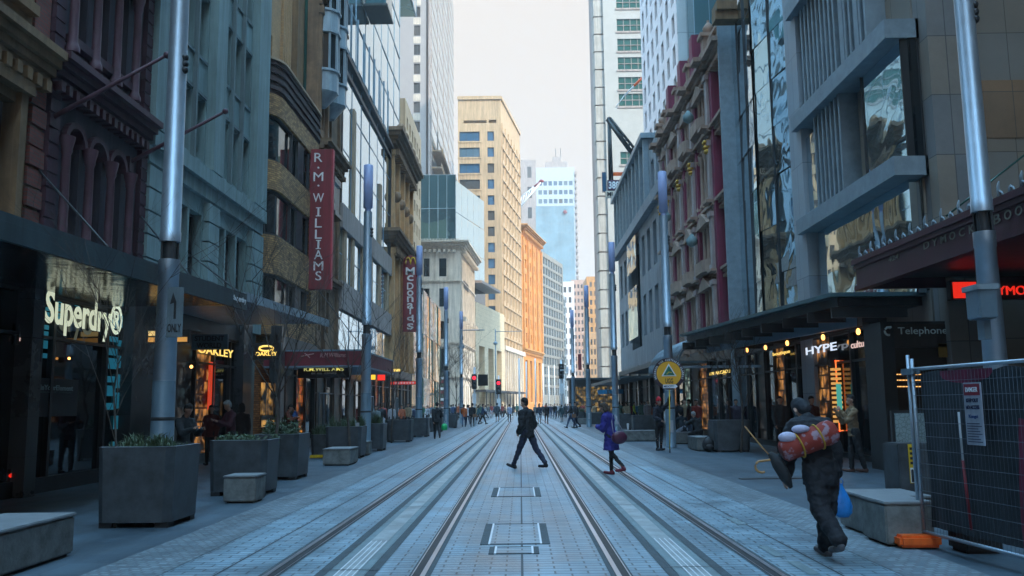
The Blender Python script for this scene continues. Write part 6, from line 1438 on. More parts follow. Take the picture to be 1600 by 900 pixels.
# traffic signals
def signal(label, px, py, Y, lit=True, board=0):
    q = on_y(px, py, Y); t = thing('traffic_signal', label, 'traffic signal', (q.x, Y, 0), group='traffic signals at the crossing'); mb = MB(); mb.tube([(q.x, Y + .2, 0), (q.x, Y + .2, q.z + 1)], .09, 8); mb.build('pole', M_WHITEP, t)
    k = Y / 70; mb = MB(); mb.box(q.x - .2 * k, q.x + .2 * k, Y - .1, Y + .1, q.z - .75 * k, q.z + .42 * k); mb.build('housing', M_BLACK, t, bevel=.03)
    mb = MB(); mb.M = Matrix.Translation((q.x, Y - .12, q.z + .12 * k)) @ Matrix.Rotation(PI / 2, 4, 'X'); mb.lathe([(.14 * k, -.02), (.14 * k, .03), (.05 * k, .07)], 14); mb.build('lamp', E_RED2 if lit else M_FRAME, t)
    for z in (-.2, -.52): mb = MB(); mb.M = Matrix.Translation((q.x, Y - .12, q.z + z * k)) @ Matrix.Rotation(PI / 2, 4, 'X'); mb.lathe([(.14 * k, -.02), (.14 * k, .03), (.05 * k, .07)], 14); mb.build('lamp', M_FRAME, t)
    if board: mb = MB(); mb.box(q.x + .3 * k, q.x + .3 * k + board, Y + .02, Y + .14, q.z - .5 * k, q.z + .4 * k); mb.build('side_board', M_BLACK, t)
    mb = MB(); mb.box(q.x - .15 * k, q.x + .15 * k, Y - .08, Y - .03, q.z - 1.9 * k, q.z - 1.1 * k); mb.build('push_button_box', M_WHITEP, t)
E_RED2 = glow('signal_red', (1, .02, .04), 3)
signal('left traffic signal glowing red with a black side board', 741, 593, 72, board=.8)
signal('right hand one of the two red traffic signals, farther up the street', 779, 601, 96)
signal('unlit traffic signal beside the white cross shaped arm on the right', 877, 577, 90, lit=False)
q = on_y(886, 578, 89); mb = MB(); mb.box(q.x - .7, q.x + .7, 88.95, 89.0, q.z - .04, q.z + .04); mb.box(q.x - .12, q.x + .12, 88.9, 88.94, q.z - .35, q.z + .3); tag(mb.build('signal_arm', M_WHITEP), 'white cross shaped arm fixed between the fifth right lamp post and signal', 'arm')
# catenary masts with arms and wires
for px, py, Y, arm, lab in ((721, 516, 84, 36, 'slim mast with a long horizontal arm in front of the cream building side wall'), (774, 518, 120, 40, 'slim mast with an arm in front of the limestone block'),):
    q = on_y(px, py, Y); t = thing('slim_mast', lab, 'mast', (q.x, Y, 0)); mb = MB(); mb.tube([(q.x, Y, 0), (q.x, Y, q.z + .3)], .07, 6); mb.build('pole', M_STEEL_P, t); e = on_y(px + arm, py + 1, Y); mb = MB(); mb.tube([(q.x, Y, q.z), (e.x, Y, q.z)], .05, 6); mb.build('arm', M_STEEL_P, t); mb = MB(); mb.ball((q.x, Y, q.z - 1.6), .3, 8, sz=.8); mb.build('lantern', M_AWN_L, t)
for k, (px, py, Y) in enumerate(((822, 565, 125), (836, 560, 132), (848, 568, 140), (857, 572, 150), (866, 570, 156), (874, 577, 160), (811, 560, 118), (881, 585, 170))):
    q = on_y(px, py, Y); t = tag((lambda m_: (m_.tube([(q.x, Y, 0), (q.x, Y, q.z)], .11, 7), m_.build('banner_pole', M_WHITEP))[1])(MB()), ['sunlit pale pole in front of the orange building', 'second sunlit pale pole past the orange building', 'pale pole before the bronze glass block', 'pale pole just right of the bronze block', 'pale pole before the green glazed tower', 'slim pale pole near the white gridded block', 'leftmost sunlit pale pole, by the tan tower base', 'farthest pale pole by the street bend'][k], 'pole', 'pale banner poles at the street bend')
q = on_y(907, 545, 95); mb = MB(); A = on_y(903, 553, 95); C = on_y(909, 578, 95); mb.box(A.x, C.x, 95, 95.1, C.z, A.z); tag(mb.build('red_banner', M_RED), 'narrow red banner hanging between the fourth and fifth right lamp posts', 'banner')
# distant dark car, red bollard
q = on_z(771, 647.5); t = thing('parked_car', 'dark car crossing the end of the tram street by the red signals', 'car', (q.x, q.y, 0)); mb = MB()
prof = [(-2.2, .35), (-2.25, .75), (-1.9, .95), (-1.1, 1.02), (-.55, 1.45), (.9, 1.48), (1.6, 1.0), (2.15, .9), (2.2, .4)]
mb.M = Matrix.Translation((0, .85, 0)) @ Matrix.Rotation(PI / 2, 4, 'X'); mb.prism(prof, 0, 1.7); mb.build('body', mat('dark_blue_car_paint', (.01, .015, .04), .2, bump=0), t, local=True, bevel=.08)
mb = MB(); mb.add([(-.95, -.87, 1.02), (-.5, -.87, 1.38), (.85, -.87, 1.4), (1.35, -.87, 1.02)], [(0, 1, 2, 3)]); mb.build('side_window', M_WINB, t, local=True)
for sx in (-1.4, 1.35):
    w_ = MB(); w_.M = Matrix.Translation((sx, -.7, .33)) @ Matrix.Rotation(PI / 2, 4, 'X'); w_.lathe([(.33, -.1), (.34, .1), (.2, .2)], 14); w_.build('wheel', M_BLACK, t, local=True)
mb = MB(); mb.box(2.1, 2.22, -.7, -.4, .6, .8); mb.build('headlight', M_WHITEP, t, local=True)
q = on_z(768.5, 646); mb = MB(); mb.lathe([(.3, 0), (.28, .06), (.12, .1), (.07, .8), (.1, .85), (.1, 1.3), (.03, 1.35)], 10, (q.x, q.y - 2, 0)); tag(mb.build('red_bollard', M_ORNP), 'red orange bollard in front of the dark distant car', 'bollard')

# ---- round yellow sign on a pole
Y = 29.6; q = on_y(1045, 584, Y); t = thing('round_placard', 'round yellow and black placard with green triangle on a yellow stick', 'placard', (on_y(1047, 706, Y).x, Y, 0))
rr = 24.5 * Y / F_PX
def disc(name, r_, y, m_, c=q, n=40):
    mb = MB(); mb.M = Matrix.Translation((c.x, y, c.z)) @ Matrix.Rotation(PI / 2, 4, 'X'); mb.lathe([(r_, 0), (r_, .012)], n, smooth=False); return mb.build(name, m_, t)
disc('disc', rr, Y, mat('dark_plum_board', (.035, .018, .03), .5, bump=0)); disc('yellow_face', rr * .78, Y - .014, mat('orange_yellow_face', (.80, .38, .02), .5, var=.08, bump=0))
tri = lambda s, y, m_, nm, dz=0: (lambda mb: (mb.add([(q.x - s, y, q.z - s * .45 + dz), (q.x + s, y, q.z - s * .45 + dz), (q.x, y, q.z + s * 1.25 + dz), (q.x - s, y + .01, q.z - s * .45 + dz), (q.x + s, y + .01, q.z - s * .45 + dz), (q.x, y + .01, q.z + s * 1.25 + dz)], [(0, 1, 2), (5, 4, 3), (0, 3, 4, 1), (1, 4, 5, 2), (2, 5, 3, 0)]), mb.build(nm, m_, t)))(MB())
tri(.25, Y - .03, M_WHITEP, 'triangle_border', .03); tri(.19, Y - .042, mat('bottle_green', (.02, .16, .10), .5, bump=0), 'green_triangle', .035)
mb = MB(); mb.tube([(q.x - .08, Y - .045, q.z - .02), (q.x, Y - .045, q.z + .06), (q.x + .09, Y - .045, q.z + .03)], .014, 5); mb.build('gold_emblem', M_YEL, t)
fit_text('lettering', 'UGG', M_BLACK, frame(q.x, Y - .035, q.z - .24, 0), .26, .17, t, ext=.004, bold=.02)
for i, ch in enumerate('ORIGINAL UGG AUSTRALIA CLASSIC'):
    if ch == ' ': continue
    a = R(200) - R(220) * i / 29; R_ = rr * .88
    fit_text('letter', ch, M_WHITEP, frame(q.x + R_ * math.cos(a), Y - .014, q.z + R_ * math.sin(a), 0) @ Matrix.Rotation(-(a - PI / 2), 4, 'Y'), .018 if ch == 'I' else .045, .065, t, ext=.003)
mb = MB(); ar = [(-.24, -.06), (.15, -.06), (.15, -.085), (.25, 0), (.15, .085), (.15, .06), (-.24, .06)]; ar = [(x * 1.0, z) for x, z in ar]
mb.M = Matrix.Translation((q.x + .03, Y - .018, q.z - .42)) @ Matrix.Rotation(PI / 2, 4, 'X'); mb.prism(ar, 0, .012); mb.build('arrow_plate', M_WHITEP, t)
fit_text('arrow_lettering', 'MIDCITY', mat('navy_lettering', (.01, .02, .08), .5, bump=0), frame(q.x - .02, Y - .033, q.z - .42, 0), .33, .07, t, ext=.003)
b0 = on_y(1047, 706, Y); mb = MB(); mb.tube([(b0.x, Y + .03, .12), (q.x + .01, Y + .03, q.z - rr + .05)], .018, 8); mb.build('stick', M_YEL, t); mb = MB(); mb.tube([(b0.x, Y + .03, 0), (b0.x, Y + .03, .13)], .021, 8); mb.build('ferrule', M_BLACK, t)
PLAC = (q.x, Y, q.z)

# ---- telephone box
Y = 20.9; A = on_y(1374, 503, Y); C = on_y(1535, 736, Y); t = thing('phone_kiosk', 'tall dark glass telephone kiosk with pale lettering and handset symbol', 'kiosk', ((A.x + C.x) / 2, Y, 0)); H = A.z
mb = MB(); mb.box(A.x, A.x + .3, Y - .05, Y + 1.0, 0, H); mb.box(C.x - .12, C.x, Y - .02, Y + 1.0, 0, H); mb.box(A.x + .3, C.x - .12, Y - .02, Y + 1, H - .06, H); mb.build('frame', M_DARK, t)
KG = glass('brownish_kiosk_glass', (.035, .025, .018), rough=.05, wave=.004, spec=.6)
mb = MB(); mb.box(A.x + .3, C.x - .12, Y + .02, Y + .06, .3, H - .06); mb.build('glass_panel', KG, t)
mb = MB(); mb.box(A.x + .301, C.x - .121, Y - .03, Y + .018, H - .62, H - .07); mb.build('header', mat('kiosk_header', (.045, .035, .028), .4, bump=0), t)
hz = on_y(1440, 517, Y).z; a, c = on_y(1402, 517, Y).x, on_y(1479, 517, Y).x
M_PALE = mat('pale_grey_green_lettering', (.72, .80, .75), .5, bump=0)
fit_text('lettering', 'Telephone', M_PALE, frame((a + c) / 2, Y - .035, hz - .02, 0), c - a, .22, t, ext=.004, bold=.01)
q = on_y(1387, 518, Y); mb = MB(); mb.tube([(q.x + .09 * math.cos(k * .5 + 1), Y - .04, q.z + .09 * math.sin(k * .5 + 1)) for k in range(9)], .03, 6); mb.tube([(q.x - .05, Y - .045, q.z + .09), (q.x + .07, Y - .045, q.z + .10)], .03, 6); mb.build('emblem', M_PALE, t)
q = on_y(1521, 518, Y); mb = MB(); mb.tube([(q.x - .07, Y - .04, q.z - .1), (q.x + .03, Y - .04, q.z - .04), (q.x + .06, Y - .04, q.z + .1)], [.028, .016, .028], 6); mb.build('handset_symbol', M_PALE, t)
a, c = on_y(1465, 537, Y), on_y(1499, 558, Y); mb = MB(); mb.box(a.x, c.x, Y - .03, Y - .005, c.z, a.z); mb.build('yellow_notice', mat('faded_yellow_notice', (.30, .17, .02), .5, bump=0), t)
for k in range(3):
    for j in range(8): mb = MB(); q = on_y(1402 + j * 5, 585 + k * 9 - (0 if k < 2 else -1), Y + .01); mb.box(q.x - .03, q.x + .025, Y + .0, Y + .015, q.z - .012, q.z + .012); mb.build('shelf_lamp', glow('small_amber_lamp', (1, .5, .15), 1.6), t)
# map board and cabinet with poster
Y = 16.2; A = on_y(1397, 646, Y); C = on_y(1450, 697, Y); t = thing('map_board', 'pale street map board on a dark stand in front of the phone kiosk', 'map board', ((A.x + C.x) / 2, Y, 0)); mb = MB(); mb.box(A.x, C.x, Y - .03, Y, C.z, A.z)
MP, n_, l_, b_ = _new('street_map_print'); vo = n_.new('ShaderNodeTexVoronoi'); vo.feature = 'DISTANCE_TO_EDGE'; vo.inputs['Scale'].default_value = 14; gg = n_.new('ShaderNodeNewGeometry'); l_.new(gg.outputs['Position'], vo.inputs['Vector']); rp = n_.new('ShaderNodeValToRGB'); rp.color_ramp.elements[0].color = (.10, .14, .15, 1); rp.color_ramp.elements[1].color = (.26, .33, .33, 1); rp.color_ramp.elements[1].position = .08; l_.new(vo.outputs[0], rp.inputs[0]); l_.new(rp.outputs[0], b_.inputs['Base Color'])
mb.build('map_panel', MP, t); mb = MB(); mb.box(A.x - .05, C.x + .05, Y + .001, Y + .08, C.z - .05, A.z + .05); mb.box(A.x + .1, A.x + .18, Y + .01, Y + .07, 0, C.z - .051); mb.box(C.x - .18, C.x - .1, Y + .01, Y + .07, 0, C.z - .051); mb.build('stand', M_DARK, t)
Y = 14.2; A = on_y(1402, 693, Y); C = on_y(1450, 693, Y); t = thing('utility_cabinet', 'dark grey utility cabinet with a yellow poster behind the square concrete seat', 'cabinet', ((A.x + C.x) / 2, Y, 0)); mb = MB(); mb.box(A.x, C.x + .3, Y, Y + .6, .02, A.z); mb.build('body', M_PLANTER, t, bevel=.02)
a, c = on_y(1418, 694, Y), on_y(1434, 755, Y); mb = MB(); mb.box(a.x, c.x, Y - .012, Y - .002, c.z, a.z); mb.build('yellow_poster', M_YEL, t)
mb = MB(); mb.box(a.x + .01, c.x - .01, Y - .016, Y - .0125, c.z + .01, c.z + .24); mb.build('white_panel', M_WHITEP, t)
mb = MB(); 
for k in range(4): mb.box(a.x + .02, c.x - .03 - .02 * (k % 2), Y - .016, Y - .0125, a.z - .09 - k * .075, a.z - .05 - k * .075)
mb.lathe([(.02, .02), (.02, .2), (.005, .22)], 6, (a.x + .04, Y - .016, c.z)); mb.build('black_print', M_BLACK, t)

# ---- temporary wire fence
P0 = Vector((4.50, 10.15, 0)); P1 = Vector((4.70, 8.17, 0)); DV = (P1 - P0); LN = DV.length; ang = math.atan2(DV.y, DV.x)
t = thing('wire_fence_panel', 'galvanised wire mesh fence panel lined with dark cloth at the right edge', 'fence', P0); FM = Matrix.Translation(P0) @ Matrix.Rotation(ang, 4, 'Z')
mb = MB(); mb.M = FM; mb.tube([(.0, 0, .12), (.0, 0, 2.10)], .02, 10); mb.tube([(LN, 0, .12), (LN, 0, 2.2)], .02, 10); mb.tube([(0, 0, 1.98), (LN, 0, 1.98)], .02, 10); mb.tube([(0, 0, .17), (LN, 0, .17)], .02, 10); mb.build('tube_frame', M_STEEL, t)
mb = MB(); mb.M = FM
for k in range(1, 34): mb.tube([(LN * k / 34, -.012, .17), (LN * k / 34, -.012, 1.98)], .0016, 4)
for k in range(1, 12): mb.tube([(0, -.015, .17 + k * .151), (LN, -.015, .17 + k * .151)], .0024, 4)
mb.build('wire_mesh', mat('dull_wire', (.10, .13, .16), .5, metal=.3, bump=0), t)
mb = MB(); mb.M = FM; mb.tube([(-.14, .03, .05), (-.14, .03, 2.15)], .02, 10); mb.build('second_post', M_STEEL, t)
mb = MB(); mb.M = FM; mb.box(-.18, .04, -.04, .06, 1.92, 1.99); mb.build('clamp', M_STEEL_P, t)
q = FM @ Vector((0, 0, 0))
mb = MB(); mb.box(q.x - .34, q.x + .12, q.y - .18, q.y + .02, .02, .15); mb.box(q.x - .20, q.x + .02, q.y - .0, q.y + .16, .04, .17); o = tag(mb.build('fence_foot', M_ORNP, bevel=.03), 'bright orange plastic foot holding the wire fence post', 'fence foot')
mb = MB(); mb.box(q.x + .2, q.x + .62, q.y - .5, q.y - .1, 0.0, .26); tag(mb.build('rubber_block', M_BLACK, bevel=.04), 'black rubber block low behind the wire fence', 'block')
# cloth hung behind the mesh
def cloth(name, label, m_, u0, u1, z0f, z1f, off, seed, nu=40, nz=16):
    mb = MB(); mb.M = FM; vs = []
    for i in range(nu + 1):
        u = u0 + (u1 - u0) * i / nu
        for j in range(nz + 1):
            z = z0f(u) + (z1f(u) - z0f(u)) * j / nz; vs.append((u, off + .05 * noise.noise((u * 3 + seed, z * .8, 0)) + .02 * noise.noise((u * 11, z * 2, seed)), z))
    k = len(vs); fs = [(i * (nz + 1) + j, (i + 1) * (nz + 1) + j, (i + 1) * (nz + 1) + j + 1, i * (nz + 1) + j + 1) for i in range(nu) for j in range(nz)]
    mb.add(vs + [(x, y + .01, z) for x, y, z in vs], fs + [tuple(a + k for a in f) for f in fs], 0, True); o = mb.build(name, m_); return tag(o, label, 'cloth')
cloth('shade_cloth', 'dark blue grey shade cloth hanging inside the wire fence', mat('dark_shade_cloth', (.028, .034, .042), .8, var=.4, scale=3), .02, LN + .6, lambda u: .22, lambda u: 1.90 + .05 * math.sin(u * 5), .09, 2)
cloth('pink_cloth', 'strip of dull pink cloth showing along the top of the wire fence', mat('dull_crimson_cloth', (.22, .02, .06), .7), .5, 1.35, lambda u: 1.9 - .10 * math.sin((u - .5) / .85 * PI) ** .5 if .5 < u < 1.35 else 1.9, lambda u: 1.94, .035, 5, 20, 4)
cloth('crimson_cloth_wedge', 'tall crimson cloth wedge at the right frame edge behind the wire', mat('dull_crimson_cloth', (.22, .02, .06), .7), 1.62, 2.3, lambda u: .2, lambda u: max(.25, 1.45 - abs(u - 1.7) * (12 if u < 1.7 else .2)), .04, 7, 24, 6)
mb = MB(); mb.M = FM; mb.tube([(.78, .03, 1.5), (.79, .03, 1.0)], .012, 6); mb.tube([(.79, .03, 1.0), (.84, .03, .3)], .016, 6, mi=1); o = tag(mb.build('red_pole', [M_WHITEP, mat('dark_red_paint', (.25, .02, .03), .5)]), 'white and red striped pole leaning inside the fence left of the notice', 'pole')
# notice on the mesh
u0, u1 = .98, 1.28; t2 = thing('danger_notice', 'white notice with dark red header cable tied to the wire fence', 'sign', FM @ Vector(((u0 + u1) / 2, -.03, 1.2)))
mb = MB(); mb.M = FM; mb.box(u0, u1, -.030, -.020, 1.17, 1.80); mb.build('plate', mat('dull_notice_white', (.40, .43, .50), .5, bump=0), t2, bevel=.004)
mb = MB(); mb.M = FM; mb.box(u0 + .02, u1 - .02, -.034, -.031, 1.67, 1.785); mb.build('red_header', mat('notice_red', (.28, .02, .04), .5, bump=0), t2)
FR = FM.copy()
def ft(nm, s, z, w, h, m_): fit_text(nm, s, m_, FM @ Matrix.Translation(((u0 + u1) / 2, -.036, z)), w, h, t2, ext=.002)
NAVY = mat('navy_lettering', (.01, .02, .08), .5, bump=0); ft('lettering', 'DANGER', 1.728, .2, .05, M_WHITEP); ft('lettering', 'KEEP OUT', 1.62, .2, .04, NAVY); ft('lettering', 'NO ACCESS', 1.55, .22, .04, NAVY); ft('logo_lettering', 'Kuegri', 1.455, .15, .045, mat('blue_logo', (.02, .08, .25), .5, bump=0))
mb = MB(); mb.M = FM
for k in range(8): mb.box(u0 + .03, u1 - .03 - .03 * (k % 3), -.033, -.0305, 1.2 + k * .026, 1.208 + k * .026)
mb.build('small_print', NAVY, t2)
# ================================================================ people
def cap_mesh(bm, p0, p1, r0, r1, flat=1.0, seg=14):
    """tapered capsule; flat squashes it front to back (local y)"""
    p0 = Vector(p0); p1 = Vector(p1); d = p1 - p0; L = d.length or 1e-4; d = d / L if L > 1e-3 else Vector((0, 0, 1))
    a = Vector((0, 1, 0)) if abs(d.y) < .9 else Vector((0, 0, 1)); e1 = d.cross(a).normalized(); e2 = e1.cross(d).normalized()   # e2 ~ y
    rings = []
    for k in range(1, 5): t = PI / 2 * (1 - k / 4); rings.append((p0 - d * r0 * math.sin(t), r0 * math.cos(t)))
    for k in range(4): t = PI / 2 * k / 4; rings.append((p1 + d * r1 * math.sin(t), r1 * math.cos(t)))
    rows = []
    for c, r in rings: rows.append([bm.verts.new(c + (e1 * math.cos(2 * PI * i / seg) + e2 * flat * math.sin(2 * PI * i / seg)) * r) for i in range(seg)])
    t0 = bm.verts.new(p0 - d * r0); t1 = bm.verts.new(p1 + d * r1)
    for A, B in zip(rows, rows[1:]):
        for i in range(seg): bm.faces.new((A[i], A[(i + 1) % seg], B[(i + 1) % seg], B[i]))
    for i in range(seg): bm.faces.new((rows[0][(i + 1) % seg], rows[0][i], t0)); bm.faces.new((rows[-1][i], rows[-1][(i + 1) % seg], t1))
def fuse(caps, voxel, smooth=4, folds=0.0, seed=0.0, cut=None):
    bm = bmesh.new()
    for c in caps: cap_mesh(bm, *c)
    bmesh.ops.recalc_face_normals(bm, faces=bm.faces)
    me = bpy.data.meshes.new('tmp'); bm.to_mesh(me); bm.free(); o = bpy.data.objects.new('tmp', me); 
    m = o.modifiers.new('r', 'REMESH'); m.mode = 'VOXEL'; m.voxel_size = voxel; m.use_smooth_shade = True
    s = o.modifiers.new('s', 'SMOOTH'); s.iterations = smooth; s.factor = .5
    out = evaluated_mesh(o); bpy.data.meshes.remove(me)
    if folds:
        nv = len(out.vertices); co = [0.0] * (nv * 3); no = [0.0] * (nv * 3); out.vertices.foreach_get('co', co); out.vertices.foreach_get('normal', no)
        for i in range(0, nv * 3, 3):
            x, y, z = co[i:i + 3]; k = folds * (noise.noise((x * 9 + seed, y * 9, z * 14)) * .9 + noise.noise((x * 22, y * 22 + seed, z * 30)) * .4)
            co[i] += no[i] * k; co[i + 1] += no[i + 1] * k; co[i + 2] += no[i + 2] * k
            if cut is not None and co[i + 2] < cut and abs(co[i]) < .30: co[i + 2] = cut + (co[i + 2] - cut) * .03
        out.vertices.foreach_set('co', co); out.update()
    out.materials.clear(); out.materials.append(M_BLACK)
    return out
def skeleton(p):
    """p: legs ((thigh, knee)...), arms ((fwd, out, elbow, in)...), lean, twist, head; faces +y, right arm first"""
    lean = p.get('lean', .04); J = {}
    up = Vector((p.get('side', 0), math.sin(lean), math.cos(lean)))
    J['pel'] = Vector((0, 0, 0)); J['waist'] = up * .16; J['chest'] = up * .36; J['neck'] = up * .52
    hd = lean + p.get('nod', .05); J['head'] = J['neck'] + Vector((p.get('side', 0), math.sin(hd), math.cos(hd))) * .15; J['hf'] = Vector((math.sin(p.get('turn', 0)), math.cos(p.get('turn', 0)) * math.cos(hd), -math.sin(hd)))
    for i, s in enumerate((1, -1)):
        a, b = p['legs'][i]; h = Vector((s * .09, 0, -.02)); w = p.get('splay', .02) * s
        k = h + Vector((w, math.sin(a), -math.cos(a))) * .43; n = k + Vector((w * .4, math.sin(a - b), -math.cos(a - b))) * .42
        f = min(0.0, (a - b) + .30) if p.get('toe', True) else 0; f = max(f, -1.1)
        if a > .25 and b < .2: f = .25
        t = n + Vector((w * 2, math.cos(f), math.sin(f))) * .16 + Vector((0, 0, -.045 if f >= 0 else -.02)); he = n + Vector((0, -math.cos(f) * .05, -.05 * math.cos(f) - .02))
        if p.get('sit'): t = n + Vector((0, .16, -.05)); he = n + Vector((0, -.05, -.06))
        J['hip%d' % i] = h; J['knee%d' % i] = k; J['ank%d' % i] = n; J['toe%d' % i] = t; J['heel%d' % i] = he
        f_, o_, e_, in_ = p['arms'][i]; sh = J['neck'] - up * .075 + Vector((s * .175, 0, 0)); dv = Vector((s * math.sin(o_), math.sin(f_ + lean) * math.cos(o_), -math.cos(f_ + lean) * math.cos(o_)))
        el = sh + dv * .29; g = f_ + lean + e_; fv = Vector((-s * in_, math.sin(g), -math.cos(g))).normalized(); wr = el + fv * .25
        J['sh%d' % i] = sh; J['el%d' % i] = el; J['wr%d' % i] = wr; J['fv%d' % i] = fv; J['hand%d' % i] = wr + fv * .09
    dz = -min(min(J['toe%d' % i].z - .03, J['heel%d' % i].z - .025) for i in (0, 1))
    if p.get('sit'): dz = p['sit'] + .10
    for k in J:
        if not k.startswith(('fv', 'hf')): J[k] = J[k] + Vector((0, 0, dz))
    return J
BODYC = {}
def body_parts(key, p, outfit, vox, near):
    ck = (key, outfit, vox)
    if ck in BODYC: return BODYC[ck]
    J = skeleton(p); out = {}; hf = J['hf'].normalized(); hc = J['head'] + Vector((0, 0, .03)); side = hf.cross(Vector((0, 0, 1))).normalized(); upv = side.cross(hf).normalized()
    caps = [(J['pel'], J['waist'], .125, .11, .72), (J['waist'], J['chest'], .11, .135, .68), (J['chest'], J['neck'] - Vector((0, 0, .06)), .13, .09, .62), (J['neck'] - Vector((0, 0, .03)), J['head'], .052, .05)]
    caps += [(hc + upv * .025, hc + upv * .03, .087, .087, 1.0), (hc + upv * -.045 + hf * .03, hc - upv * .06 + hf * .035, .058, .05), (hc + hf * .085 - upv * .005, hc + hf * .105 - upv * .035, .012, .016), (hc + hf * .075 - upv * .065, hc + hf * .08 - upv * .068, .024, .024)]
    for s in (1, -1): caps.append((hc + side * .083 * s + upv * .01, hc + side * .09 * s - upv * .03, .016, .012)); caps.append((hc + side * .035 * s + hf * .068 + upv * .03, hc + side * .02 * s + hf * .072 + upv * .032, .014, .014))
    for i in (0, 1):
        caps += [(J['sh%d' % i], J['el%d' % i], .05, .038), (J['el%d' % i], J['wr%d' % i], .038, .026), (J['hip%d' % i], J['knee%d' % i], .085, .052), (J['knee%d' % i], J['ank%d' % i], .052, .034), (J['heel%d' % i], J['toe%d' % i] - Vector((0, .04, 0)), .03, .026)]
        fv = J['fv%d' % i]; sd = Vector((1, 0, 0)) * (1 if i == 0 else -1); pn = fv.cross(sd).normalized(); ac = pn.cross(fv).normalized(); W_ = J['wr%d' % i]
        acr = Vector((0, 1, 0)) - fv * fv.y; acr = acr.normalized() if acr.length > .2 else pn
        inn = (Vector((-1 if i == 0 else 1, 0, 0)) - fv * fv.x * (-1 if i == 0 else 1)).normalized()
        caps.append((W_ + fv * .02, W_ + fv * .07, .028, .034, .6))
        if near:
            for q in range(4):
                b0 = W_ + fv * .085 + acr * (.027 - .018 * q); ln = (.034, .038, .036, .028)[q]; b1 = b0 + fv * ln + inn * .008; b2 = b1 + fv * ln * .6 + inn * ln * .7
                caps += [(b0 - fv * .02, b1, .0105, .0095), (b1, b2, .0095, .008)]
            th = W_ + fv * .035 + acr * .03; caps += [(th - acr * .01, th + acr * .022 + fv * .03, .012, .011), (th + acr * .022 + fv * .03, th + acr * .022 + fv * .055 + inn * .012, .011, .009)]
        else: caps += [(W_ + fv * .07, W_ + fv * .13 + inn * .02, .034, .026, .55), (W_ + fv * .04 + acr * .03, W_ + fv * .08 + acr * .045, .014, .012)]
    out['body'] = fuse(caps, vox, 3)
    hr = outfit.split('-')[2] if outfit.count('-') >= 2 else 'short'
    hcaps = [(hc + upv * .045 - hf * .012, hc + upv * .05 - hf * .015, .092, .092), (hc + upv * .02 - hf * .035, hc - upv * .03 - hf * .04, .078, .06), (hc + upv * .085 + hf * .035, hc + upv * .08 + hf * .03, .05, .05)]
    if hr == 'bob': hcaps += [(hc + side * .06 * s - hf * .02 + upv * .02, hc + side * .065 * s - hf * .01 - upv * .1, .045, .04) for s in (1, -1)] + [(hc - hf * .06, hc - hf * .06 - upv * .11, .07, .05)]
    if hr == 'long': hcaps += [(hc - hf * .06, hc - hf * .08 - upv * .24, .075, .05)] + [(hc + side * .065 * s - hf * .02, hc + side * .07 * s - hf * .03 - upv * .15, .035, .03) for s in (1, -1)]
    if hr == 'beanie': hcaps = [(hc + upv * .05 - hf * .005, hc + upv * .075 - hf * .01, .098, .09), (hc + upv * .13 - hf * .015, hc + upv * .16 - hf * .02, .045, .03), (hc + upv * .02 - hf * .03, hc - upv * .05 - hf * .045, .085, .07)]
    out['hair'] = fuse(hcaps, max(vox, .012), 3, .004 if near else 0)
    bk = p.get('bulk', 0); top = outfit.split('-')[0]; g = bk + .022 if top in ('jacket', 'coat', 'puffy') else .012; g += .012 if top == 'puffy' else 0
    tc = [(J['pel'] + Vector((0, 0, -.02)), J['waist'], .135 + g, .125 + g, .74), (J['waist'], J['chest'], .122 + g, .142 + g, .70), (J['chest'], J['neck'] - Vector((0, 0, .05)), .138 + g, .085 + g, .66), (J['sh0'] + Vector((-.05, 0, .005)), J['sh1'] + Vector((.05, 0, .005)), .06 + g, .06 + g), (J['neck'] - Vector((0, 0, .03)), J['neck'] + Vector((0, 0, .012)), .06 + g * .5, .058 + g * .3)]
    if top == 'coat':
        tc += [(J['pel'], J['pel'].lerp((J['knee0'] + J['knee1']) / 2, .9), .15 + g, .235, .85)]
    else: tc += [(J['pel'] + Vector((0, 0, -.02)), J['pel'] + Vector((0, 0, -.12)), .142 + g, .152 + g, .76)]
    cutz = J['pel'].z - (.36 if top == 'coat' else .13) - (.06 if top == 'puffy' else 0)
    if p.get('sit'): cutz = None
    for i in (0, 1): tc += [(J['sh%d' % i], J['el%d' % i], .058 + g, .05 + g), (J['el%d' % i], J['el%d' % i].lerp(J['wr%d' % i], .95), .05 + g, .036 + g * .8)]
    out['top'] = fuse(tc, vox, 3, .020 if near else .010, 3.0, cutz)
    bt = outfit.split('-')[1]; bc = [(J['pel'] + Vector((0, 0, .04)), J['pel'] - Vector((0, 0, .03)), .13, .135, .76)]
    for i in (0, 1):
        slim = {'slim': .0, 'trousers': .014, 'baggy': .045, 'shorts': .03}[bt]
        if bt == 'shorts': bc += [(J['hip%d' % i], J['hip%d' % i].lerp(J['knee%d' % i], .85), .10, .09)]
        else: bc += [(J['hip%d' % i], J['knee%d' % i], .097 + slim * .6, .062 + slim), (J['knee%d' % i], J['ank%d' % i] + Vector((0, 0, .02)), .060 + slim, .042 + slim)]
    out['trousers'] = fuse(bc, vox, 3, .016 if near else .008, 8.0)
    for i in (0, 1):
        sc = []
        h, t_ = J['heel%d' % i], J['toe%d' % i]; sc += [(h, t_, .036, .034), (h.lerp(t_, .5), t_ + (t_ - h) * .12, .040, .034), (h + Vector((0, 0, .02)), J['ank%d' % i] + (J['knee%d' % i] - J['ank%d' % i]).normalized() * (.09 if 'boot' in outfit else .0), .040, .044)]
        out['shoe%d' % i] = fuse(sc, vox, 2)
    out['J'] = J; BODYC[ck] = out; return out
PMAT = {}
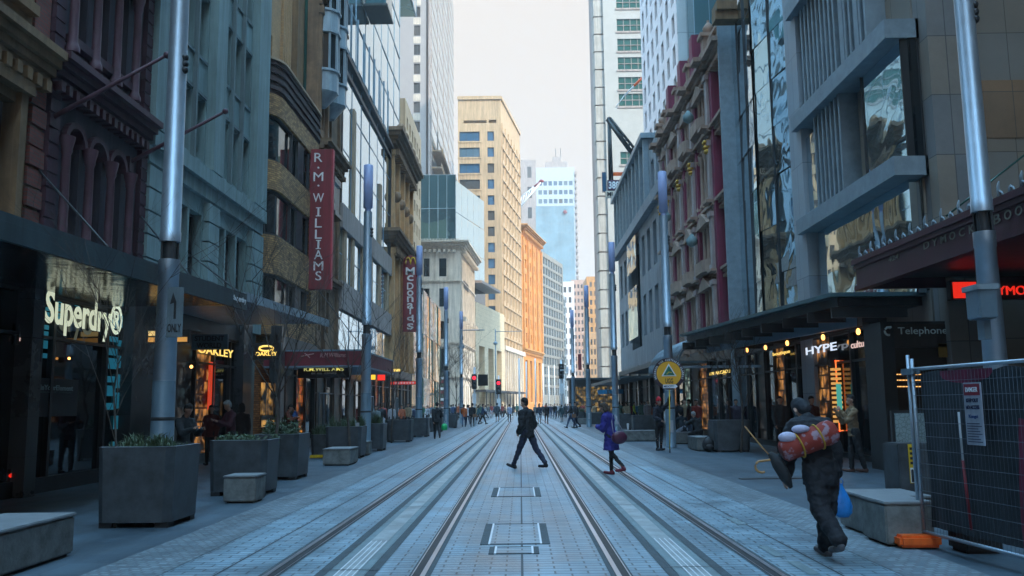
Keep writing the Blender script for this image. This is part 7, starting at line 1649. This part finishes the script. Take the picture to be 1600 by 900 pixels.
def pm(col, rough=.8):
    k = tuple(round(c, 3) for c in col)
    if k not in PMAT: PMAT[k] = mat('cloth_%s' % '_'.join(str(int(c * 100)) for c in k), col, rough, var=.25, scale=9, bump=.2, bscale=160, obj=True)
    return PMAT[k]
SKIN = mat('skin', (.38, .21, .145), .55, var=.08, scale=8, bump=.05, obj=True); SKIN_D = mat('darker_skin', (.22, .12, .08), .55, var=.08, scale=8, bump=.05, obj=True)
HAIRD = pm((.012, .010, .009)); HAIRB = pm((.05, .03, .018)); HAIRG = pm((.28, .28, .28))
def person(label, x, y, rz, pose, key, outfit, top, bot, shoe=(.015, .012, .012), hair=None, skin=None, h=1.75, near=False, vox=None, group=None, z=0.0):
    b = body_parts(key, pose, outfit, vox or (.0085 if near else .02), near)
    t = thing('person', label, 'person', (x, y, z), rz, group); s = h / 1.73
    names = {'body': 'body', 'hair': 'hair', 'top': outfit.split('-')[0] if outfit.split('-')[0] != 'puffy' else 'jacket', 'trousers': 'shorts' if 'shorts' in outfit else 'trousers', 'shoe0': 'shoe', 'shoe1': 'shoe'}
    if 'beanie' in outfit: names['hair'] = 'beanie'
    ms = {'body': skin or SKIN, 'hair': hair or HAIRD, 'top': pm(top), 'trousers': pm(bot), 'shoe0': pm(shoe, .5), 'shoe1': pm(shoe, .5)}
    for k in ('body', 'hair', 'top', 'trousers', 'shoe0', 'shoe1'):
        o = bpy.data.objects.new(names[k], b[k]); COL.objects.link(o); o.parent = t; o.scale = (s, s, s)
        o.material_slots[0].link = 'OBJECT'; o.material_slots[0].material = ms[k]
    J = {k: (Vector(v) * s) for k, v in b['J'].items()}
    if near:
        hc = b['J']['head'] + Vector((0, 0, .03)); hf = b['J']['hf'].normalized(); sd = hf.cross(Vector((0, 0, 1))).normalized(); up = sd.cross(hf)
        for q in (1, -1): mb = MB(); mb.ball((hc + sd * .032 * q + hf * .076 + up * .012) * s, .012 * s, 6); mb.build('eye', M_BLACK, t, local=True)
    return t, J
# poses (legs: (thigh, knee) right then left; arms: (forward, out, elbow, inward))
PW1 = dict(legs=((.42, .12), (-.30, .25)), arms=((-.35, .12, .3, .1), (.40, .12, .5, .2)), lean=.06)
PW2 = dict(legs=((-.22, .45), (.30, .10)), arms=((.35, .12, .5, .2), (-.30, .1, .3, .1)), lean=.05)
PST = dict(legs=((.03, .03), (-.04, .02)), arms=((.05, .12, .25, .1), (0.0, .12, .2, .1)), lean=.02)
PPH = dict(legs=((.05, .06), (-.06, .03)), arms=((.45, .2, 1.5, .35), (.4, .2, 1.5, .4)), lean=.06, nod=.45)
PSIT = dict(legs=((1.45, 1.5), (1.35, 1.45)), arms=((.6, .15, .9, .3), (.7, .15, .9, .35)), lean=.35, nod=.3, sit=.45, toe=False)
AWAY, TOW, LFT, RGT = 0.0, PI, PI / 2, -PI / 2      # facing: up the street, towards the viewer, to the left, to the right

# man in black striding left at the centre
q = on_z(825, 732.5)
man, J = person('man in black jacket and dark trousers striding left across the rails at the centre', q.x, q.y, LFT - .62, dict(legs=((-.42, .22), (.42, .0)), arms=((-.28, .22, .75, .35), (-.22, .25, .85, .35)), lean=.07, nod=.22, splay=.03, bulk=.022), 'strider', 'jacket-trousers-short', (.012, .013, .016), (.018, .022, .045), h=1.83, near=True)
# woman in the violet blue coat
q = on_z(956, 742)
wom, J = person('woman in a violet blue coat and dark red shoes crossing the right rails', q.x, q.y, LFT - .5, dict(legs=((.10, .08), (-.12, .62)), arms=((-.12, .2, 1.5, .6), (-.05, .2, 1.7, .6)), lean=.16, nod=.42, bulk=.015), 'coatwoman', 'coat-slim-bob', (.024, .02, .18), (.012, .012, .014), (.16, .015, .03), HAIRB, h=1.63, near=True)
bg_ = thing('shoulder_bag', 'dark purple shoulder bag slung behind the woman in the violet blue coat', 'bag', wom.location + Vector((.16, -.30, .86)), .3)
mb = MB(); mb.ball((0, 0, 0), .19, 12, sx=1.05, sy=.5, sz=.78); mb.build('body', pm((.07, .01, .035), .4), bg_, local=True); mb = MB(); mb.tube([(-.14, 0, .1), (-.16, .04, .36), (-.10, .10, .52)], .012, 6); mb.tube([(.12, 0, .1), (.0, .04, .34), (-.06, .10, .52)], .012, 6); mb.build('strap', pm((.35, .33, .4)), bg_, local=True)
# man carrying a rolled blanket and a blue bag
q = on_z(1290, 872); bx, by = q.x, q.y
hobo, J = person('man in dark baggy clothes walking away with a blue plastic bag and bundle', bx, by, .20, dict(legs=((.16, .05), (-.22, .62)), arms=((-.30, .36, .08, -.05), (-.30, .34, .10, -.1)), lean=.34, nod=.62, side=-.03, splay=-.02, bulk=.015), 'hobo', 'puffy-baggy-beanie', (.012, .017, .024), (.014, .018, .020), (.09, .09, .10), pm((.012, .014, .020)), h=1.70, near=True)
Rz = Matrix.Rotation(.20, 3, 'Z'); wl = lambda v: Vector((bx, by, 0)) + Rz @ v
ch = wl(J['chest'])
t = thing('blanket_roll', 'red and white rolled blanket bundle strapped across the walking man\'s back', 'bundle', ch + Vector((-.12, -.24, -.06))); d = Vector((.93, 0, .37)).normalized()
mb = MB(); c0 = -d * .30; prof = [(0, -.31), (.08, -.31), (.115, -.28), (.12, -.12), (.105, -.1), (.125, -.05), (.13, .1), (.115, .13), (.132, .2), (.125, .27), (.09, .31), (0, .31)]
mb.M = d.to_track_quat('Z', 'Y').to_matrix().to_4x4(); mb.lathe(prof[1:-1], 20)
o = mb.build('roll', None, t, local=True) if False else None
BM_, n_, l_, b_ = _new('red_patterned_blanket'); tcx = n_.new('ShaderNodeTexCoord'); ns = n_.new('ShaderNodeTexNoise'); ns.inputs['Scale'].default_value = 11; ns.inputs['Detail'].default_value = 5; l_.new(tcx.outputs['Object'], ns.inputs['Vector']); rp = n_.new('ShaderNodeValToRGB'); rp.color_ramp.elements[0].color = (.24, .03, .02, 1); rp.color_ramp.elements[1].color = (.30, .20, .24, 1); rp.color_ramp.elements[0].position = .52; rp.color_ramp.elements[1].position = .6; l_.new(ns.outputs[0], rp.inputs[0]); l_.new(rp.outputs[0], b_.inputs['Base Color']); b_.inputs['Roughness'].default_value = .85
mb.build('roll', BM_, t, local=True)
mb = MB(); mb.M = d.to_track_quat('Z', 'Y').to_matrix().to_4x4()
for z in (-.11, .115): mb.tube([(.133 * math.cos(a * PI / 8), .133 * math.sin(a * PI / 8), z) for a in range(17)], .010, 6)
mb.build('strap', pm((.45, .25, .03)), t, local=True)
mb = MB(); mb.ball((-.22, -.02, .04), .085, 10, sx=1.2, sz=.7); mb.ball((-.08, -.02, .125), .075, 10, sx=1.3, sz=.6); mb.build('white_cloth', pm((.45, .42, .55)), t, local=True)
# umbrella: cane handle and ribbed dark folded canopy
t = thing('folded_umbrella', 'folded dark umbrella with a curved wooden handle held at the walking man\'s left side', 'umbrella', ch + Vector((-.42, -.22, -.2)))
mb = MB(); A = Vector((-.0, 0, -.04)); tip = Vector((-.15, 0, .17)); hk = Vector((-.12, -.02, -.02))
mb.tube([Vector((-.36, -.02, .30)), Vector((-.20, 0, .10)), Vector((-.06, 0, -.06))], .008, 6); pts = [Vector((-.09, 0, -.03)) + Vector((-.115 + .0, 0, -.03))] ; ring = [Vector((-.20 + .065 * math.cos(a), -.01, -.12 + .06 * math.sin(a))) for a in [PI * .45 + k * PI * 1.2 / 10 for k in range(11)]]
mb.tube([Vector((-.04, 0, -.04)), Vector((-.13, 0, -.055))] + ring, .013, 8); mb.build('handle', mat('cane_wood', (.42, .22, .08), .4), t, local=True)
mb = MB(); mb.tube([Vector((-.10, 0, .02)), Vector((-.02, 0, -.10)), Vector((.05, .0, -.24)), Vector((.10, 0, -.34))], [.03, .07, .06, .02], 9); mb.build('folded_canopy', pm((.02, .022, .025)), t, local=True)
hd = wl(J['hand0'])
t = thing('plastic_bag', 'bright blue plastic bag hanging from the walking man\'s right hand', 'bag', hd + Vector((.05, -.04, -.03))); mb = MB()
prof = [(.012, .02), (.03, -.03), (.055, -.08), (.085, -.14), (.105, -.22), (.10, -.29), (.06, -.335), (.01, -.34)]; mb.lathe(prof, 22); 
for i in range(len(mb.v)): v = mb.v[i]; k = noise.noise((v.x * 22, v.y * 22, v.z * 9)) * .022; mb.v[i] = Vector((v.x * (1 + k * 6), v.y * .55 + k, v.z))
mb.build('bag_body', mat('blue_plastic', (.02, .22, .62), .3, var=.15, scale=14, bump=.3), t, local=True); mb = MB(); mb.tube([(-.015, 0, 0), (-.02, 0, .05), (0, 0, .075), (.02, 0, .05), (.015, 0, 0)], .005, 5); mb.build('bag_handle', mat('blue_plastic', (.02, .22, .62), .3), t, local=True)
# placard holder
q = on_z(1031, 704); hx = PLAC[0] - .3
m_, J = person('man in a red beanie and dark clothes holding the round yellow placard', q.x, q.y, RGT + 2.4, dict(legs=((.04, .04), (-.05, .04)), arms=((.2, .15, .9, .3), (2.3, .35, .35, .1)), lean=.03, nod=.05), 'placardman', 'jacket-slim-beanie', (.015, .017, .03), (.012, .012, .014), (.012, .012, .012), pm((.55, .01, .02)), h=1.76, near=True)
m_.rotation_euler.z = PI + .5
# phone caller in khaki
q = on_z(1338, 738)
person('person in a khaki jacket holding a phone to the face near the kiosk', q.x, q.y, LFT, dict(legs=((.10, .05), (-.14, .10)), arms=((.55, .12, 2.0, .15), (.7, .15, 1.9, .2)), lean=.04, nod=.02), 'caller', 'jacket-trousers-short', (.20, .13, .07), (.014, .015, .018), (.10, .05, .04), HAIRD, h=1.72, near=True)
# man with the green bag
q = on_z(683, 686); mg, J = person('man in a dark suit with a green bag walking on the left footpath', q.x, q.y, AWAY + .15, PW2, 'walk2', 'jacket-trousers-short', (.012, .012, .014), (.014, .014, .016), h=1.78)
t = thing('green_bag', 'small bright green carrier bag at the side of the dark suited walking man', 'bag', (q.x + .36, q.y, .42)); mb = MB(); mb.lathe([(.12, 0), (.16, .05), (.14, .26), (.06, .34)], 12); mb.build('body', mat('green_plastic', (.01, .40, .12), .4, bump=0), t, local=True); mb = MB(); mb.tube([(-.05, 0, .33), (0, 0, .46), (.05, 0, .33)], .012, 5); mb.build('handle', M_WHITEP, t, local=True)
# middle distance walkers: px, foot py, facing, pose, outfit, top, trousers, hair, height, label
BLK, NAV, GRY, BLU, DEN = (.015, .015, .018), (.02, .03, .06), (.14, .15, .17), (.03, .08, .20), (.05, .09, .16)
poses = {'w1': PW1, 'w2': PW2, 'st': PST, 'ph': PPH, 'sit': PSIT}
ppl = [
 (725, 667, AWAY, 'w1', 'jacket-trousers-short', (.42, .09, .02), DEN, HAIRB, 1.72, 'person in a rust orange top and jeans walking away on the left'),
 (731, 664, AWAY + .3, 'w2', 'jacket-trousers-bob', (.50, .48, .50), NAV, HAIRD, 1.68, 'person in a pale top half hidden beside the rust orange top'),
 (738, 667, AWAY, 'w2', 'jacket-slim-short', BLK, BLK, HAIRD, 1.78, 'person in black with a tan satchel right of the rust orange top'),
 (747, 662, RGT, 'w1', 'jacket-slim-bob', (.05, .12, .14), BLK, HAIRD, 1.66, 'person in a dull teal jacket in the left walking group'),
 (754, 663, RGT, 'w1', 'jacket-trousers-short', (.02, .04, .09), BLK, HAIRD, 1.76, 'person in navy stepping wide right at the edge of the left group'),
 (777, 660, AWAY, 'w2', 'jacket-shorts-short', (.03, .04, .05), (.02, .025, .03), HAIRD, 1.82, 'person in dark jacket and shorts with bare legs between the left rails'),
 (796, 660, AWAY, 'w1', 'jacket-slim-short', (.30, .34, .45), BLK, HAIRD, 1.72, 'person in a black and white striped top on the inner left rail'),
 (803, 646, AWAY, 'w1', 'jacket-slim-short', BLK, BLK, HAIRD, 1.72, 'distant person in black just right of the striped top'),
 (843, 663, TOW, 'w1', 'jacket-shorts-short', (.03, .04, .06), (.42, .43, .45), HAIRD, 1.74, 'person in dark top and pale shorts close behind the central man'),
 (854, 663, TOW, 'w2', 'jacket-slim-long', BLK, BLK, HAIRB, 1.72, 'person in black walking towards the viewer right of the central man'),
 (861, 654, TOW, 'w1', 'jacket-slim-short', (.05, .05, .09), DEN, HAIRD, 1.70, 'person in jeans in the group behind, left of the dark pair'),
 (867, 655, TOW, 'w2', 'jacket-trousers-short', BLK, DEN, HAIRD, 1.74, 'person in black top and blue jeans beyond the right rails'),
 (878, 660, AWAY, 'w1', 'jacket-shorts-short', (.02, .05, .06), (.10, .13, .14), HAIRD, 1.60, 'shorter person in dark green with bare calves beyond the right rails'),
 (883, 652, AWAY, 'w2', 'jacket-slim-bob', (.06, .08, .16), DEN, HAIRB, 1.66, 'person in faded blue beside the shorter dark green figure'),
 (887, 650, TOW, 'st', 'coat-slim-long', (.50, .42, .45), (.20, .05, .10), HAIRB, 1.66, 'person in pale pink just left of the big striding man'),
 (893, 669, LFT, 'w1', 'jacket-trousers-short', BLK, DEN, HAIRD, 1.80, 'man in black jacket and jeans taking a long stride left'),
 (900, 669, LFT + .4, 'w2', 'jacket-trousers-short', (.03, .03, .035), NAV, HAIRD, 1.76, 'man in dark clothes with a tan bag just behind the long strider'),
 (622, 664, TOW, 'ph', 'jacket-slim-long', (.50, .05, .14), BLK, HAIRD, 1.66, 'person in bright pink behind the wide left planter'),
 (643, 662, AWAY, 'st', 'jacket-trousers-short', (.02, .07, .22), NAV, HAIRD, 1.76, 'person in a royal blue jacket left of the third left lamp post'),
 (634, 660, TOW, 'st', 'jacket-trousers-short', (.05, .03, .05), BLK, HAIRB, 1.70, 'person in plum standing between the pink and royal blue jackets'),
 (604, 668, AWAY, 'st', 'jacket-trousers-bob', (.20, .24, .26), GRY, HAIRG, 1.68, 'grey haired person in pale grey behind the wide left planter'),
 (592, 669, TOW, 'ph', 'jacket-trousers-short', (.08, .10, .10), BLK, HAIRD, 1.74, 'person in slate green checking a phone by the left shopfronts'),
 (583, 668, RGT, 'st', 'jacket-trousers-short', (.09, .07, .06), BLK, HAIRB, 1.72, 'person in brown beyond the second left lamp post'),
 (614, 663, RGT, 'st', 'jacket-trousers-short', (.40, .06, .02), BLK, HAIRD, 1.60, 'small person in red orange beside the bright pink jacket'),
 (664, 658, RGT, 'w1', 'jacket-slim-bob', (.15, .24, .38), DEN, HAIRB, 1.68, 'person in sky blue between the third lamp post and the suited man'),
 (672, 657, AWAY, 'st', 'jacket-trousers-short', (.28, .36, .48), NAV, HAIRD, 1.74, 'person in pale blue close left of the suited man'),
 (692, 658, TOW, 'st', 'jacket-trousers-short', (.45, .33, .30), NAV, HAIRB, 1.72, 'person in a salmon top just right of the suited man'),
 (705, 657, AWAY, 'st', 'jacket-trousers-bob', (.40, .46, .46), GRY, HAIRD, 1.70, 'person in pale mint behind the farthest left planter'),
 (712, 656, RGT, 'st', 'jacket-trousers-short', (.22, .25, .28), BLK, HAIRD, 1.72, 'person in mid grey behind the stubby pale block'),
 (283, 768, RGT - .4, 'ph', 'jacket-trousers-short', (.02, .02, .035), BLK, HAIRD, 1.68, 'person in navy with a pale pink scarf right of the nearest left lamp post'),
 (328, 727, TOW, 'st', 'jacket-trousers-short', (.09, .015, .012), BLK, HAIRD, 1.66, 'person in a dim dark red top before the amber lit doorway'),
 (359, 737, LFT + .7, 'ph', 'jacket-trousers-short', (.06, .012, .022), BLK, HAIRG, 1.78, 'grey haired man in a maroon jumper looking down at his hands'),
 (375, 728, AWAY, 'st', 'jacket-trousers-bob', (.03, .018, .018), BLK, HAIRD, 1.70, 'dark clothed person behind the shoulder of the man in the maroon jumper'),
 (435, 700, AWAY, 'st', 'puffy-trousers-bob', (.05, .035, .03), BLK, HAIRB, 1.72, 'person in a thick brown hood by the amber wall'),
 (448, 704, RGT, 'ph', 'jacket-trousers-short', (.14, .04, .025), BLK, HAIRD, 1.70, 'person in rusty brown photographing beside the thick brown hood'),
 (461, 703, LFT, 'ph', 'jacket-trousers-short', (.02, .08, .25), NAV, HAIRD, 1.66, 'person in vivid blue raising an arm by the boutique shopfront'),
 (984, 664, TOW, 'st', 'jacket-trousers-short', (.22, .02, .04), BLK, HAIRD, 1.70, 'person in dark crimson by the right shops left of the yellow vest'),
 (991, 663, RGT, 'st', 'jacket-trousers-short', (.45, .60, .04), NAV, HAIRD, 1.72, 'worker in a fluorescent yellow green vest by the right shops'),
 (998, 663, AWAY, 'st', 'jacket-trousers-bob', (.04, .22, .32), BLK, HAIRB, 1.68, 'person in turquoise just right of the fluorescent vest'),
 (1008, 665, TOW, 'st', 'jacket-trousers-short', (.05, .02, .02), BLK, HAIRD, 1.72, 'person in very dark brown right of the turquoise top'),
 (1018, 665, RGT, 'ph', 'jacket-trousers-short', (.24, .24, .30), NAV, HAIRG, 1.66, 'white haired person in pale lilac left of the red beanie'),
 (973, 663, AWAY, 'st', 'jacket-trousers-short', (.03, .02, .02), BLK, HAIRD, 1.72, 'person in black just right of the third right lamp post'),
 (1062, 687, AWAY + .4, 'st', 'jacket-trousers-short', (.03, .045, .07), BLK, HAIRD, 1.72, 'tall person in dark blue standing right of the second right lamp post'),
 (1079, 688, LFT, 'st', 'jacket-trousers-short', (.04, .012, .015), DEN, HAIRD, 1.74, 'person in dark wine standing behind the seated people'),
 (1142, 690, LFT, 'st', 'coat-trousers-bob', (.03, .02, .03), BLK, HAIRD, 1.72, 'shadowy person in a long coat behind the large right planter'),
 (1152, 689, TOW, 'st', 'jacket-trousers-short', (.045, .03, .05), BLK, HAIRD, 1.72, 'shadowy person in mauve behind the large right planter, the right one'),
 (1222, 708, TOW, 'st', 'jacket-trousers-short', (.02, .02, .025), BLK, HAIRD, 1.76, 'dark clothed person standing in the boutique doorway'),
 (1272, 712, TOW + .3, 'st', 'jacket-trousers-short', (.06, .015, .015), BLK, HAIRD, 1.74, 'person in dark red facing out of the shop above the walking man'),
]
for i, (px, py, rz, pk, of, tp, bt, hr, hh, lab) in enumerate(ppl):
    q = on_z(px, py); person(lab, q.x, q.y, rz, poses[pk], pk, of, tp, bt, hair=hr, h=hh, vox=.02 if q.y < 30 else .026)
# satchel and tan bag, seated people
for (x, y, lab, px, py) in ((.2, -.2, 'tan satchel on the hip of the black clothed person in the left group', 738, 667), (-.05, -.25, 'tan bag carried by the man behind the long strider', 898, 669)):
    q = on_z(px, py); t = thing('tan_bag', lab, 'bag', (q.x + x, q.y + y, .72)); mb = MB(); mb.box(-.15, .15, -.06, .06, 0, .26); mb.build('body', pm((.22, .10, .05)), t, local=True, bevel=.03); mb = MB(); mb.tube([(-.12, 0, .25), (0, 0, .42), (.12, 0, .25)], .012, 5); mb.build('handle', pm((.10, .05, .03)), t, local=True)
for k, (px, py, rz, tp, bt, hr, lab) in enumerate(((1094, 697, AWAY + .5, (.02, .025, .035), BLK, HAIRG, 'grey haired person in a dark coat seated with back turned by the backpack'), (1070, 691, AWAY + .3, (.02, .035, .055), (.30, .36, .45), HAIRD, 'person in dark blue and pale trousers seated beside the second right lamp post'))):
    q = on_z(px, py); person(lab, q.x, q.y + .15, rz, PSIT, 'sit', 'jacket-trousers-short', tp, bt, hair=hr, h=1.72, vox=.02)
# small far crowd beyond the crossing: simple but individual figures
rnd = random.Random(5)
cols = [((.02, .02, .03), 'black'), ((.30, .05, .04), 'brick red'), ((.42, .42, .45), 'off white'), ((.05, .08, .15), 'dark blue'), ((.28, .20, .12), 'camel'), ((.12, .14, .14), 'grey'), ((.40, .10, .04), 'orange'), ((.06, .14, .10), 'dark green')]
spots = [(700, 85, 'left of the first red signal'), (708, 95, 'behind the stubby block'), (717, 100, 'by the fifth left lamp post'), (724, 104, 'behind the rust orange top'), (744, 98, 'under the first red signal'), (750, 106, 'right of the first red signal'), (759, 112, 'left of the dark car'), (763, 116, 'close left of the dark car'), (785, 118, 'right of the second red signal'), (790, 124, 'between the second signal and striped top'), (808, 128, 'left of the central man\'s head'), (814, 132, 'touching the central man\'s head'), (836, 122, 'right of the central man\'s shoulder'), (848, 126, 'behind the pale shorts'), (858, 118, 'behind the black haired walker'), (864, 130, 'behind the jeans group'), (871, 112, 'right of the jeans group'), (875, 126, 'behind the dark green figure'), (884, 108, 'near the fifth right lamp post'), (889, 118, 'right of the fifth right lamp post'), (905, 102, 'in front of the amber kiosk'), (911, 96, 'at the fourth right lamp post'), (929, 92, 'right of the fourth right lamp post'), (655, 74, 'behind the third left lamp post'), (649, 70, 'left of the third left lamp post'), (628, 62, 'behind the pink jacket'), (598, 56, 'behind the grey haired walker'), (979, 62, 'by the right shops, leftmost'), (1003, 60, 'by the right shops behind the turquoise top'), (612, 58, 'left of the pink jacket behind the wide planter'), (588, 47, 'by the red lit shopfront'), (596, 50, 'between the red lit shopfront and grey haired walker'), (638, 66, 'behind the plum top'), (660, 80, 'right of the third left lamp post'), (668, 86, 'behind the sky blue top'), (676, 92, 'behind the suited man, left side'), (689, 90, 'behind the suited man, right side'), (713, 112, 'between the fourth and fifth left lamp posts'), (733, 118, 'behind the pale top in the left group'), (768, 128, 'in front of the red bollard'), (781, 134, 'right of the second signal, farther back'), (801, 138, 'right of the striped top, far back'), (842, 138, 'left of the pale shorts, far back'), (853, 142, 'above the black haired walker, far back'), (895, 98, 'behind the long strider'), (917, 88, 'just left of the fourth right lamp post'), (968, 66, 'right of the third right lamp post, far back'), (1012, 58, 'left of the white haired person'), (1025, 52, 'behind the red beanie'), (1088, 40, 'behind the seated grey haired person'), (1070, 44, 'in the arcade doorway behind the seated pair')]
for i, (px, Y, where) in enumerate(spots):
    c, nm = cols[(i * 3 + i // 8) % 8]; q = on_y(px, 640, Y); pk = ['w1', 'w2', 'st'][i % 3]
    person('distant figure in %s %s' % (nm, where), q.x, Y, rnd.choice((AWAY, TOW, TOW, LFT)), poses[pk], pk, 'jacket-trousers-short', c, cols[(i * 5 + 3) % 4 if i % 2 else 0][0], hair=rnd.choice((HAIRD, HAIRB)), h=rnd.uniform(1.6, 1.82), vox=.026, group='distant pedestrians at the crossing')
# ---- the small scene used to fuse shapes is no longer needed
ws_ = bpy.data.scenes.get('workshop')
if ws_: bpy.data.scenes.remove(ws_)
# ---- daylight haze: even density, closed box round camera and scene, sky outside it
HZ = bpy.data.materials.new('haze'); HZ.use_nodes = True; hn = HZ.node_tree.nodes; hn.clear(); ho = hn.new('ShaderNodeOutputMaterial'); hv = hn.new('ShaderNodeVolumePrincipled')
hv.inputs['Color'].default_value = (.97, .94, .91, 1); hv.inputs['Density'].default_value = 0.0007; hv.inputs['Anisotropy'].default_value = .2
HZ.node_tree.links.new(hv.outputs[0], ho.inputs['Volume'])
mb = MB(); mb.box(-905, 905, -505, 1505, -1, 140); o = mb.build('haze', HZ); o['kind'] = 'stuff'
